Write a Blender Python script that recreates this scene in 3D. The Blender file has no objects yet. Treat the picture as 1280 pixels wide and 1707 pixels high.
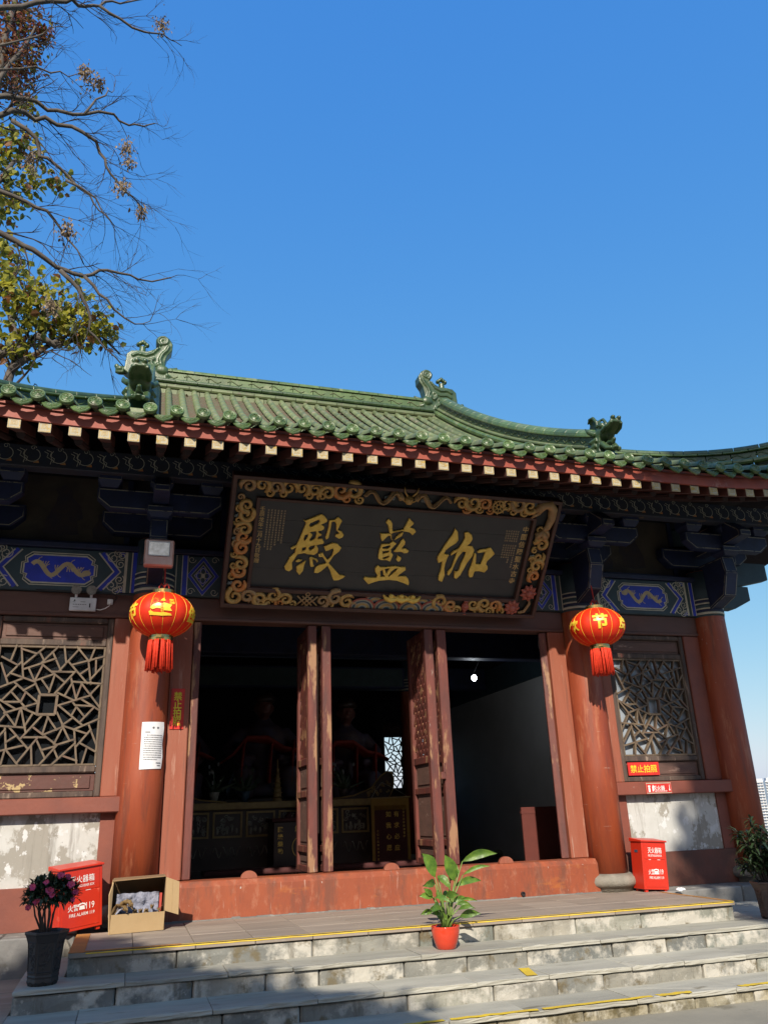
import bpy, bmesh, math, random
from mathutils import Vector, Matrix, noise
from mathutils.geometry import tessellate_polygon
from math import sin, cos, pi, radians, sqrt, atan2

sc = bpy.context.scene
col = sc.collection
rnd = random.Random(11)

# ------------------------------------------------------------------ camera, sky, sun, exposure
cam_d = bpy.data.cameras.new('camera')
cam = bpy.data.objects.new('camera', cam_d)
col.objects.link(cam)
cam_d.sensor_fit = 'HORIZONTAL'
cam_d.sensor_width = 36.0
cam_d.lens = 36.0 * 1330.0 / 1280.0
cam_d.clip_start = 0.05
cam_d.clip_end = 6000.0
_yaw, _pit, _rol = 0.30553, 0.36314, -0.03742
_f = Vector((sin(_yaw) * cos(_pit), cos(_yaw) * cos(_pit), sin(_pit)))
_r0 = Vector((cos(_yaw), -sin(_yaw), 0))
_u0 = _r0.cross(_f)
_r = _r0 * cos(_rol) + _u0 * sin(_rol)
_u = _u0 * cos(_rol) - _r0 * sin(_rol)
cm = Matrix(((_r.x, _u.x, -_f.x, -2.791), (_r.y, _u.y, -_f.y, -9.1), (_r.z, _u.z, -_f.z, 0.915), (0, 0, 0, 1)))
cam.matrix_world = cm
sc.camera = cam
sc.render.resolution_x, sc.render.resolution_y = 767, 1024

SUN = Vector((0.37, 1.0, -0.72)).normalized()
SUN_EL = math.asin(-SUN.z)
SUN_ROT = atan2(-SUN.x, -SUN.y)
w = bpy.data.worlds.new('World')
sc.world = w
w.use_nodes = True
nt = w.node_tree
bg = nt.nodes['Background']
sky = nt.nodes.new('ShaderNodeTexSky')
sky.sky_type = 'NISHITA'
sky.sun_disc = False
sky.sun_elevation = SUN_EL
sky.sun_rotation = SUN_ROT
sky.altitude = 100
sky.air_density = 1.0
sky.dust_density = 1.0
sky.ozone_density = 3.0
# the camera's rendering of a clear winter sky: one colour response for the whole dome
sep = nt.nodes.new('ShaderNodeSeparateColor')
com = nt.nodes.new('ShaderNodeCombineColor')
nt.links.new(sky.outputs[0], sep.inputs[0])
for ch, (pw, gn) in enumerate(((1.09, 1.08), (0.60, 2.52), (0.17, 6.3))):
    a = nt.nodes.new('ShaderNodeMath'); a.operation = 'POWER'; a.inputs[1].default_value = pw
    m_ = nt.nodes.new('ShaderNodeMath'); m_.operation = 'MULTIPLY'; m_.inputs[1].default_value = gn
    nt.links.new(sep.outputs[ch], a.inputs[0]); nt.links.new(a.outputs[0], m_.inputs[0]); nt.links.new(m_.outputs[0], com.inputs[ch])
nt.links.new(com.outputs[0], bg.inputs[0])
bg.inputs[1].default_value = 0.079
sun_d = bpy.data.lights.new('sun', 'SUN')
sun_d.energy = 5.0
sun_d.angle = radians(0.55)
sun_d.color = (1.0, 0.91, 0.77)
sun = bpy.data.objects.new('sun', sun_d)
col.objects.link(sun)
sun.location = (-8, -20, 16)
sun.rotation_euler = SUN.to_track_quat('-Z', 'Y').to_euler()
sc.view_settings.view_transform = 'Standard'
sc.view_settings.look = 'None'
sc.view_settings.exposure = 0.35
sc.view_settings.gamma = 1.0
sc.view_settings.use_curve_mapping = False
sc.render.engine = 'CYCLES'
sc.cycles.use_denoising = True
sc.cycles.max_bounces = 6
sc.cycles.caustics_reflective = False
sc.cycles.caustics_refractive = False

# ------------------------------------------------------------------ materials
MATS = {}
ALB = 0.78


def mat(name, c, c2=None, rough=0.6, scale=5.0, detail=6.0, bump=0.0, bscale=40.0, metal=0.0, spec=0.5,
        patch=None, patch2=None, stretch=(1, 1, 1), rand=0.0, transl=0.0, lo=0.35, hi=0.65, coat=0.0, randcol=None, alb=None, streak=()):
    """procedural surface: two-tone noise, optional peeling patches (colour, noise scale, threshold, softness)"""
    k_ = ALB if alb is None else alb
    c = tuple(v * k_ for v in c)
    c2 = tuple(v * k_ for v in c2) if c2 else None
    patch = ((tuple(v * k_ for v in patch[0]),) + patch[1:]) if patch else None
    patch2 = ((tuple(v * k_ for v in patch2[0]),) + patch2[1:]) if patch2 else None
    m = bpy.data.materials.new(name)
    m.use_nodes = True
    t = m.node_tree
    N, L = t.nodes, t.links
    b = N['Principled BSDF']
    tc = N.new('ShaderNodeTexCoord')
    oi = N.new('ShaderNodeObjectInfo')
    mul = N.new('ShaderNodeMath'); mul.operation = 'MULTIPLY'; mul.inputs[1].default_value = 37.0
    L.new(oi.outputs['Random'], mul.inputs[0])
    add = N.new('ShaderNodeVectorMath'); add.operation = 'ADD'
    L.new(tc.outputs['Object'], add.inputs[0]); L.new(mul.outputs[0], add.inputs[1])
    mp = N.new('ShaderNodeMapping')
    mp.inputs['Scale'].default_value = stretch
    L.new(add.outputs[0], mp.inputs[0])

    def nz(s, d=detail, r=0.6):
        n = N.new('ShaderNodeTexNoise')
        n.inputs['Scale'].default_value = s
        n.inputs['Detail'].default_value = d
        n.inputs['Roughness'].default_value = r
        L.new(mp.outputs[0], n.inputs['Vector'])
        return n.outputs['Fac']

    def ramp(fac, a, bb):
        r = N.new('ShaderNodeMapRange')
        r.inputs['From Min'].default_value = a
        r.inputs['From Max'].default_value = bb
        L.new(fac, r.inputs['Value'])
        return r.outputs[0]

    def mix(fac, A, B):
        x = N.new('ShaderNodeMix'); x.data_type = 'RGBA'
        L.new(fac, x.inputs[0])
        for sck, v in ((x.inputs[6], A), (x.inputs[7], B)):
            if isinstance(v, tuple):
                sck.default_value = (*v, 1)
            else:
                L.new(v, sck)
        return x.outputs[2]
    if c2 is None:
        c2 = tuple(v * 0.72 for v in c)
    base = mix(ramp(nz(scale), lo, hi), c, c2)
    if randcol:
        rr = N.new('ShaderNodeValToRGB')
        rr.color_ramp.elements[0].color = (*randcol[0], 1)
        rr.color_ramp.elements[1].color = (*randcol[-1], 1)
        for k, cc in enumerate(randcol[1:-1]):
            e = rr.color_ramp.elements.new((k + 1) / (len(randcol) - 1)); e.color = (*cc, 1)
        L.new(oi.outputs['Random'], rr.inputs[0])
        x = N.new('ShaderNodeMix'); x.data_type = 'RGBA'; x.blend_type = 'MULTIPLY'; x.inputs[0].default_value = 1
        L.new(base, x.inputs[6]); L.new(rr.outputs[0], x.inputs[7])
        base = x.outputs[2]
    for p in (patch, patch2):
        if p:
            base = mix(ramp(nz(p[1], 8, 0.65), p[2], p[2] + p[3]), base, p[0])
    for (sc_, st_, th, sf, amt) in streak:
        # runs, scuffs and scratches: strongly stretched noise laid over the paint
        mp2 = N.new('ShaderNodeMapping'); mp2.inputs['Scale'].default_value = st_
        L.new(add.outputs[0], mp2.inputs[0])
        n2 = N.new('ShaderNodeTexNoise'); n2.inputs['Scale'].default_value = 1.0; n2.inputs['Detail'].default_value = 7; n2.inputs['Roughness'].default_value = .7
        L.new(mp2.outputs[0], n2.inputs['Vector'])
        mk = ramp(n2.outputs['Fac'], th, th + sf)
        ml_ = N.new('ShaderNodeMath'); ml_.operation = 'MULTIPLY'; ml_.inputs[1].default_value = amt
        L.new(mk, ml_.inputs[0])
        base = mix(ml_.outputs[0], base, tuple(v * k_ for v in sc_))
    if rand:
        hs = N.new('ShaderNodeHueSaturation')
        vr = ramp(oi.outputs['Random'], 0, 1)
        mr = N.new('ShaderNodeMapRange')
        mr.inputs['To Min'].default_value = 1 - rand; mr.inputs['To Max'].default_value = 1 + rand
        L.new(oi.outputs['Random'], mr.inputs['Value']); L.new(mr.outputs[0], hs.inputs['Value'])
        L.new(base, hs.inputs['Color'])
        base = hs.outputs[0]
    L.new(base, b.inputs['Base Color'])
    rr2 = N.new('ShaderNodeMapRange')
    rr2.inputs['To Min'].default_value = max(0.03, rough - 0.12); rr2.inputs['To Max'].default_value = min(1, rough + 0.12)
    L.new(nz(scale * 3.1), rr2.inputs['Value']); L.new(rr2.outputs[0], b.inputs['Roughness'])
    b.inputs['Metallic'].default_value = metal
    b.inputs['Specular IOR Level'].default_value = spec
    b.inputs['Coat Weight'].default_value = coat
    if bump:
        bp = N.new('ShaderNodeBump')
        bp.inputs['Strength'].default_value = min(1, bump)
        bp.inputs['Distance'].default_value = 0.012
        L.new(nz(bscale, 5), bp.inputs['Height']); L.new(bp.outputs[0], b.inputs['Normal'])
    if transl:
        tr = N.new('ShaderNodeBsdfTranslucent')
        L.new(base, tr.inputs[0])
        ms = N.new('ShaderNodeMixShader'); ms.inputs[0].default_value = transl
        L.new(b.outputs[0], ms.inputs[1]); L.new(tr.outputs[0], ms.inputs[2])
        L.new(ms.outputs[0], N['Material Output'].inputs[0])
    MATS[name] = m
    return m


WH = (0.62, 0.58, 0.53)
mat('red', (0.41, 0.082, 0.026), (0.27, 0.052, 0.022), rough=.55, scale=2.2, bump=.16, bscale=26, patch=((0.43, 0.135, 0.065), 4.5, .55, .10), patch2=(WH, 13, .705, .015), stretch=(2.2, 2.2, .4), streak=[((.13, .05, .035), (9, 9, .7), .54, .12, .55), ((.55, .36, .28), (3, 3, 26), .66, .03, .5), ((.55, .30, .2), (40, 40, 3), .66, .05, .4)])
mat('red_post', (0.33, 0.085, 0.042), (0.36, 0.115, 0.065), rough=.6, scale=3, bump=.16, bscale=24, patch=((0.46, 0.215, 0.15), 5, .57, .08), patch2=(WH, 9, .715, .02), stretch=(2.5, 2.5, .3), streak=[((.12, .05, .035), (14, 14, .6), .55, .12, .5), ((.55, .40, .32), (40, 40, 1.2), .63, .05, .55)])
mat('red_threshold', (0.39, 0.092, 0.034), (0.29, 0.068, 0.03), rough=.6, scale=1.8, bump=.15, bscale=22, patch=((0.41, 0.14, 0.075), 6.5, .54, .1), patch2=(WH, 16, .70, .02), stretch=(1.6, 1, .8), streak=[((.14, .06, .04), (5, 5, 1.2), .52, .12, .6), ((.60, .42, .34), (30, 10, 2), .62, .06, .5), ((.52, .16, .03), (2, 2, 6), .60, .1, .5)])
mat('red_dado', (0.17, 0.055, 0.035), (0.10, 0.045, 0.032), rough=.7, scale=2.5, bump=.2, bscale=20, patch=((0.26, 0.10, 0.06), 1.5, .55, .12), patch2=((.35, .33, .3), 8, .72, .03))
mat('red_sill', (0.27, 0.075, 0.045), (0.21, 0.06, 0.04), rough=.6, scale=3, bump=.15, bscale=25, patch=(WH, 3.6, .69, .015))
mat('brown_lintel', (0.15, 0.062, 0.044), (0.10, 0.045, 0.036), rough=.6, scale=3, bump=.12, bscale=18, patch=((.2, .1, .075), 2, .58, .12), stretch=(.4, 1, 1))
mat('worn_wood', (0.12, 0.08, 0.06), (0.06, 0.04, 0.034), rough=.72, scale=4, bump=.3, bscale=30, patch=((0.34, 0.25, 0.19), 5, .58, .12), patch2=((.26, .09, .06), 1.6, .60, .08), stretch=(3, 3, .5))
mat('lattice_wood', (0.20, 0.145, 0.092), (0.11, 0.075, 0.05), rough=.7, scale=9, bump=.2, bscale=60, patch=((.17, .10, .07), 2.2, .55, .12))
mat('panel_gold', (0.13, 0.045, 0.035), (0.10, 0.04, 0.03), rough=.65, scale=4, bump=.2, bscale=25, patch=((0.50, 0.36, 0.17), 4.5, .56, .012))
mat('panel_wood', (0.17, 0.085, 0.065), (0.12, 0.065, 0.05), rough=.7, scale=5, bump=.25, bscale=30, patch=((0.36, 0.23, 0.18), 6, .60, .06), stretch=(.5, 1, 2))
mat('door_wood', (0.19, 0.048, 0.034), (0.11, 0.036, 0.03), rough=.6, scale=5, bump=.3, bscale=34, patch=((0.36, 0.19, 0.10), 3.4, .55, .05), patch2=((.46, .40, .33), 7, .68, .03), stretch=(2, 2, .4))
mat('whitewash', (0.66, 0.655, 0.63), (0.52, 0.51, 0.48), rough=.85, scale=3, bump=.25, bscale=18, patch=((0.37, 0.345, 0.30), 3.2, .495, .035), patch2=((.72, .72, .72), 9, .585, .02), stretch=(1, 1, .75), streak=[((.24, .22, .19), (9, 9, .8), .56, .10, .6), ((.16, .15, .14), (22, 22, 22), .66, .02, .7)])
mat('stone', (0.36, 0.345, 0.305), (0.25, 0.245, 0.225), rough=.85, scale=3.5, bump=.5, bscale=22, patch=((0.56, 0.53, 0.46), 3.4, .47, .10), patch2=((.17, .14, .085), 5.5, .57, .09), randcol=[(.46, .52, .57), (1.15, 1.1, 1.0), (.62, .67, .70), (1.25, 1.2, 1.1), (.75, .83, .80)], streak=[((.12, .105, .075), (9, 9, 2.5), .56, .10, .6), ((.62, .60, .54), (16, 16, 16), .62, .04, .5)])
mat('stone_moss', (0.42, 0.39, 0.31), (0.30, 0.27, 0.20), rough=.9, scale=4, bump=.7, bscale=26, patch=((0.56, 0.53, 0.45), 4.5, .50, .08), patch2=((.13, .105, .05), 4.0, .50, .10), randcol=[(.85, .85, .8), (1.15, 1.1, 1.0)], streak=[((.10, .085, .05), (7, 7, 3), .52, .10, .7)])
mat('slab', (0.49, 0.47, 0.395), (0.37, 0.355, 0.30), rough=.8, scale=2.4, bump=.3, bscale=16, patch=((0.22, 0.20, 0.15), 5, .60, .1), stretch=(.5, 2.0, 1), rand=.14)
mat('tile_floor', (0.40, 0.33, 0.265), (0.31, 0.255, 0.21), rough=.75, scale=2.6, bump=.25, bscale=14, patch=((0.40, 0.35, 0.30), 4, .58, .08), stretch=(.5, 2.4, 1), rand=.09)
mat('plinth_stone', (0.28, 0.27, 0.25), (0.17, 0.165, 0.16), rough=.85, scale=3, bump=.4, bscale=20, patch=((0.48, 0.46, 0.42), 4, .58, .08), patch2=((.10, .085, .06), 3, .62, .1), rand=.15)
mat('drum_stone', (0.33, 0.30, 0.25), (0.22, 0.20, 0.165), rough=.85, scale=7, bump=.6, bscale=40)
mat('cement', (0.36, 0.33, 0.26), (0.27, 0.25, 0.20), rough=.9, scale=1.2, bump=.3, bscale=18, patch=((.2, .18, .13), 2.5, .6, .1))
mat('yellow_paint', (0.72, 0.51, 0.03), (0.55, 0.38, 0.04), rough=.6, scale=8, bump=.2, bscale=40, patch=((.35, .30, .22), 14, .66, .03), alb=1.0)
mat('orange_paint', (0.52, 0.25, 0.06), (0.42, 0.2, 0.06), rough=.65, scale=8, bump=.2)
mat('glaze', (0.115, 0.185, 0.055), (0.07, 0.125, 0.038), rough=.40, scale=9, bump=.18, bscale=45, patch=((0.20, 0.235, 0.115), 3.2, .55, .12), patch2=((.10, .085, .055), 6, .62, .08), rand=.22, spec=.6)
mat('glaze_dark', (0.062, 0.115, 0.042), (0.035, 0.07, 0.028), rough=.40, scale=8, bump=.25, bscale=40, patch=((0.13, 0.165, 0.09), 3, .57, .12), patch2=((.07, .06, .045), 7, .62, .08), rand=.14, spec=.6)
mat('glaze_pale', (0.165, 0.205, 0.092), (0.115, 0.155, 0.065), rough=.5, scale=6, bump=.18, bscale=35, patch=((.23, .22, .14), 4, .56, .12), patch2=((.13, .105, .07), 9, .60, .06), rand=.22)
mat('pan_tile', (0.12, 0.13, 0.07), (0.12, 0.10, 0.065), rough=.75, scale=9, bump=.6, bscale=35, patch=((0.14, 0.10, 0.065), 14, .50, .06), rand=.1)
mat('fascia', (0.40, 0.085, 0.05), (0.34, 0.07, 0.045), rough=.6, scale=3, bump=.1, patch=((.48, .22, .17), 3, .64, .06))
mat('rafter_end', (0.55, 0.50, 0.36), (0.44, 0.41, 0.33), rough=.75, scale=14, bump=.3, bscale=40, patch=((.50, .33, .07), 22, .56, .05))
mat('gilt', (0.55, 0.36, 0.07), (0.42, 0.27, 0.06), rough=.5, scale=20, bump=.2)
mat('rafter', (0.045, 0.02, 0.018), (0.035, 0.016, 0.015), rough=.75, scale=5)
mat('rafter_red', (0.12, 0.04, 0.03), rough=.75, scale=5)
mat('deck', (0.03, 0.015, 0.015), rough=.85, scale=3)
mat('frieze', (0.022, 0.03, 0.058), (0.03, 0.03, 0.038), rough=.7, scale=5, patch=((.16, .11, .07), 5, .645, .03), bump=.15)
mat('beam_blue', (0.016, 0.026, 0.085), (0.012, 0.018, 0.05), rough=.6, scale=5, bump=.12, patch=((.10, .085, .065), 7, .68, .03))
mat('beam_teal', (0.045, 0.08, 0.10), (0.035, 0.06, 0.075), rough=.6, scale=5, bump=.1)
mat('paint_blue', (0.026, 0.055, 0.66), (0.02, 0.042, 0.46), rough=.5, scale=9)
mat('paint_white', (0.48, 0.47, 0.40), (0.36, 0.35, 0.30), rough=.6, scale=12)
mat('paint_line', (0.72, 0.67, 0.52), (0.55, 0.5, 0.4), rough=.6, scale=12)
mat('paint_dragon', (0.70, 0.54, 0.30), (0.55, 0.43, 0.25), rough=.55, scale=14)
mat('paint_green', (0.05, 0.085, 0.085), rough=.6)
mat('mural', (0.10, 0.08, 0.055), (0.05, 0.038, 0.034), rough=.75, scale=2.2, bump=.1, patch=((.14, .115, .075), 2.5, .58, .1))
mat('gilt_dim', (0.36, 0.33, 0.25), (0.26, 0.24, 0.19), rough=.6, scale=12, patch=((.05, .05, .06), 9, .52, .06))
mat('mural_figure', (0.035, 0.032, 0.045), (0.06, 0.04, 0.035), rough=.7, scale=7)
mat('black_lacquer', (0.032, 0.031, 0.036), (0.045, 0.042, 0.046), rough=.42, scale=3, bump=.08, bscale=9)
mat('frame_black', (0.012, 0.011, 0.012), rough=.6)
mat('frame_brown', (0.10, 0.042, 0.030), (0.07, 0.03, 0.024), rough=.55, scale=6)
mat('gold_leaf', (0.85, 0.58, 0.13), (0.70, 0.44, 0.08), rough=.34, scale=14, bump=.3, bscale=50, metal=.35, patch=((.06, .035, .02), 12, .70, .02), alb=1.0)
mat('carve_gold', (0.70, 0.44, 0.14), (0.5, 0.29, 0.09), rough=.5, scale=14, bump=.15, metal=.15)
mat('carve_orange', (0.75, 0.26, 0.06), (0.6, 0.32, 0.12), rough=.5, scale=12)
mat('carve_brown', (0.40, 0.23, 0.10), (0.5, 0.32, 0.15), rough=.5, scale=12)
mat('carve_grey', (0.32, 0.36, 0.35), (0.2, 0.23, 0.24), rough=.55, scale=16)
mat('carve_red', (0.55, 0.15, 0.10), (0.42, 0.10, 0.07), rough=.5, scale=12)
mat('carve_blue', (0.06, 0.12, 0.18), rough=.5)
mat('carve_cream', (0.50, 0.44, 0.33), rough=.5)
mat('inscription', (0.95, 0.62, 0.25), rough=.5)
mat('inscription_dim', (0.60, 0.44, 0.26), rough=.5)
mat('lantern_cloth', (0.84, 0.045, 0.010), (0.80, 0.035, 0.008), rough=.55, scale=6, transl=.3, alb=1.0)
mat('lantern_gold', (0.85, 0.62, 0.05), (0.8, 0.52, 0.04), rough=.35, scale=10, spec=.6, alb=1.0)
mat('brass', (0.70, 0.52, 0.18), (0.55, 0.4, 0.14), rough=.22, metal=.9, scale=5)
mat('tassel', (0.80, 0.05, 0.012), (0.62, 0.03, 0.01), rough=.7, scale=30, transl=.15, alb=1.0)
mat('rope', (0.5, 0.03, 0.02), rough=.7)
mat('fire_red', (0.55, 0.03, 0.012), (0.48, 0.026, 0.012), rough=.34, scale=2.5, bump=.06, bscale=6, patch=((.62, .10, .06), 6, .62, .1), alb=1.0)
mat('fire_dark', (0.30, 0.02, 0.01), rough=.5)
mat('sign_red', (0.62, 0.03, 0.02), rough=.4, alb=1.0)
mat('sign_yellow', (0.85, 0.72, 0.03), rough=.5, alb=1.0)
mat('white_paint', (0.82, 0.81, 0.78), (0.74, 0.73, 0.70), rough=.5, alb=1.0)
mat('paper', (0.80, 0.80, 0.82), (0.76, 0.76, 0.78), rough=.8, bump=.1, bscale=8, alb=1.0)
mat('ink', (0.22, 0.22, 0.24), rough=.8)
mat('grey_plastic', (0.92, 0.93, 0.95), rough=.4)
mat('dark_plastic', (0.03, 0.03, 0.035), rough=.4)
mat('lamp_lens', (0.75, 0.70, 0.64), (0.5, 0.46, 0.4), rough=.12, scale=30, metal=.6)
mat('film', (0.55, 0.26, 0.21), (0.7, 0.45, 0.38), rough=.15, scale=5, spec=.7)  # clear film tinted with the red lantern's reflection
mat('cardboard', (0.52, 0.36, 0.185), (0.47, 0.32, 0.16), rough=.85, scale=4, bump=.12, bscale=30)
mat('cardboard_in', (0.36, 0.225, 0.115), rough=.9, scale=4)
mat('fleece', (0.36, 0.37, 0.46), (0.20, 0.21, 0.28), rough=1, scale=30, bump=1, bscale=60)
mat('dry_leaf', (0.34, 0.22, 0.085), (0.19, 0.115, 0.05), rough=.75, scale=18, bump=.3, transl=.1)
mat('clay_dark', (0.028, 0.024, 0.024), (0.04, 0.034, 0.032), rough=.5, scale=9, bump=.2, bscale=40)
mat('clay_brown', (0.10, 0.062, 0.05), (0.075, 0.05, 0.042), rough=.55, scale=9, bump=.2, bscale=40)
mat('soil', (0.03, 0.022, 0.016), rough=1, bump=.6)
mat('pot_red', (0.62, 0.055, 0.02), (0.56, 0.045, 0.018), rough=.16, scale=3, spec=.6, coat=.3, alb=1.0)
mat('leaf_bright', (0.16, 0.28, 0.035), (0.06, 0.14, 0.02), rough=.42, scale=14, bump=.25, bscale=50, transl=.22, stretch=(1, 1, 1), rand=.2, alb=1.0)
mat('stem_green', (0.20, 0.30, 0.06), (0.15, 0.24, 0.05), rough=.45, scale=12)
mat('leaf_dark', (0.055, 0.085, 0.04), (0.035, 0.06, 0.028), rough=.45, scale=9, transl=.12)
mat('leaf_mid', (0.05, 0.085, 0.034), (0.034, 0.06, 0.026), rough=.4, scale=9, transl=.12)
mat('petal', (0.75, 0.13, 0.26), (0.62, 0.09, 0.18), rough=.6, scale=9, transl=.2, alb=1.0)
mat('bark', (0.135, 0.115, 0.095), (0.085, 0.072, 0.062), rough=.9, scale=8, bump=.4)
mat('twig', (0.045, 0.035, 0.032), (0.065, 0.05, 0.042), rough=.85, scale=4)
mat('leaf_yellow', (0.56, 0.50, 0.05), (0.32, 0.34, 0.05), rough=.55, scale=1.1, transl=.5)
mat('leaf_olive', (0.24, 0.26, 0.05), (0.12, 0.15, 0.04), rough=.55, scale=1.1, transl=.45)
mat('leaf_rust', (0.34, 0.16, 0.06), (0.24, 0.10, 0.04), rough=.6, scale=1.1, transl=.45)
mat('leaf_crimson', (0.28, 0.08, 0.06), rough=.6, transl=.45)
mat('seed', (0.46, 0.35, 0.22), (0.14, 0.09, 0.05), rough=.7, scale=5, transl=.25)
mat('grass_hill', (0.06, 0.085, 0.035), (0.10, 0.10, 0.06), rough=.95, scale=.02)
mat('tower_white', (0.74, 0.75, 0.77), (0.68, 0.70, 0.73), rough=.8, scale=.05)
mat('tower_glass', (0.20, 0.28, 0.38), (0.15, 0.22, 0.32), rough=.3, scale=.3)
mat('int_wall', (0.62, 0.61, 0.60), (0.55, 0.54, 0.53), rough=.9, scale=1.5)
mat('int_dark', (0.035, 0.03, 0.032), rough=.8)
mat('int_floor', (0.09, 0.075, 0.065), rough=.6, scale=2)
mat('altar_gold', (0.50, 0.34, 0.12), (0.36, 0.23, 0.09), rough=.5, scale=9, metal=.2)
mat('altar_wood', (0.06, 0.03, 0.022), rough=.4)
mat('altar_relief', (0.55, 0.51, 0.42), (0.32, 0.29, 0.22), rough=.5, scale=12)
mat('maroon', (0.085, 0.018, 0.018), (0.065, 0.015, 0.015), rough=.8, scale=4)
mat('banner_gold', (0.42, 0.25, 0.03), (0.36, 0.2, 0.03), rough=.6, scale=8)
mat('robe', (0.12, 0.10, 0.17), (0.14, 0.08, 0.08), rough=.55, scale=4)
mat('skin_clay', (0.30, 0.11, 0.08), rough=.4)
mat('sash', (0.55, 0.07, 0.045), (0.45, 0.055, 0.035), rough=.7, scale=5)
mat('porcelain', (0.45, 0.47, 0.47), rough=.15)
mat('screen_red', (0.17, 0.04, 0.03), (0.14, 0.035, 0.028), rough=.6, scale=3)
gl = bpy.data.materials.new('pane_glass')
gl.use_nodes = True
_b = gl.node_tree.nodes['Principled BSDF']
_b.inputs['Base Color'].default_value = (0.012, 0.014, 0.017, 1)
_b.inputs['Roughness'].default_value = 0.1
_b.inputs['Specular IOR Level'].default_value = 0.55
MATS['pane_glass'] = gl
mat('pane_film', (0.30, 0.34, 0.39), (0.25, 0.29, 0.34), rough=.25, scale=3, alb=1)
em = bpy.data.materials.new('bulb_glow')
em.use_nodes = True
_b = em.node_tree.nodes['Principled BSDF']
_b.inputs['Emission Color'].default_value = (0.85, 0.95, 1, 1)
_b.inputs['Emission Strength'].default_value = 14
MATS['bulb_glow'] = em


# ------------------------------------------------------------------ builders
def P3(O, U, V, u, v):
    return (O[0] + U[0] * u + V[0] * v, O[1] + U[1] * u + V[1] * v, O[2] + U[2] * u + V[2] * v)


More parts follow.
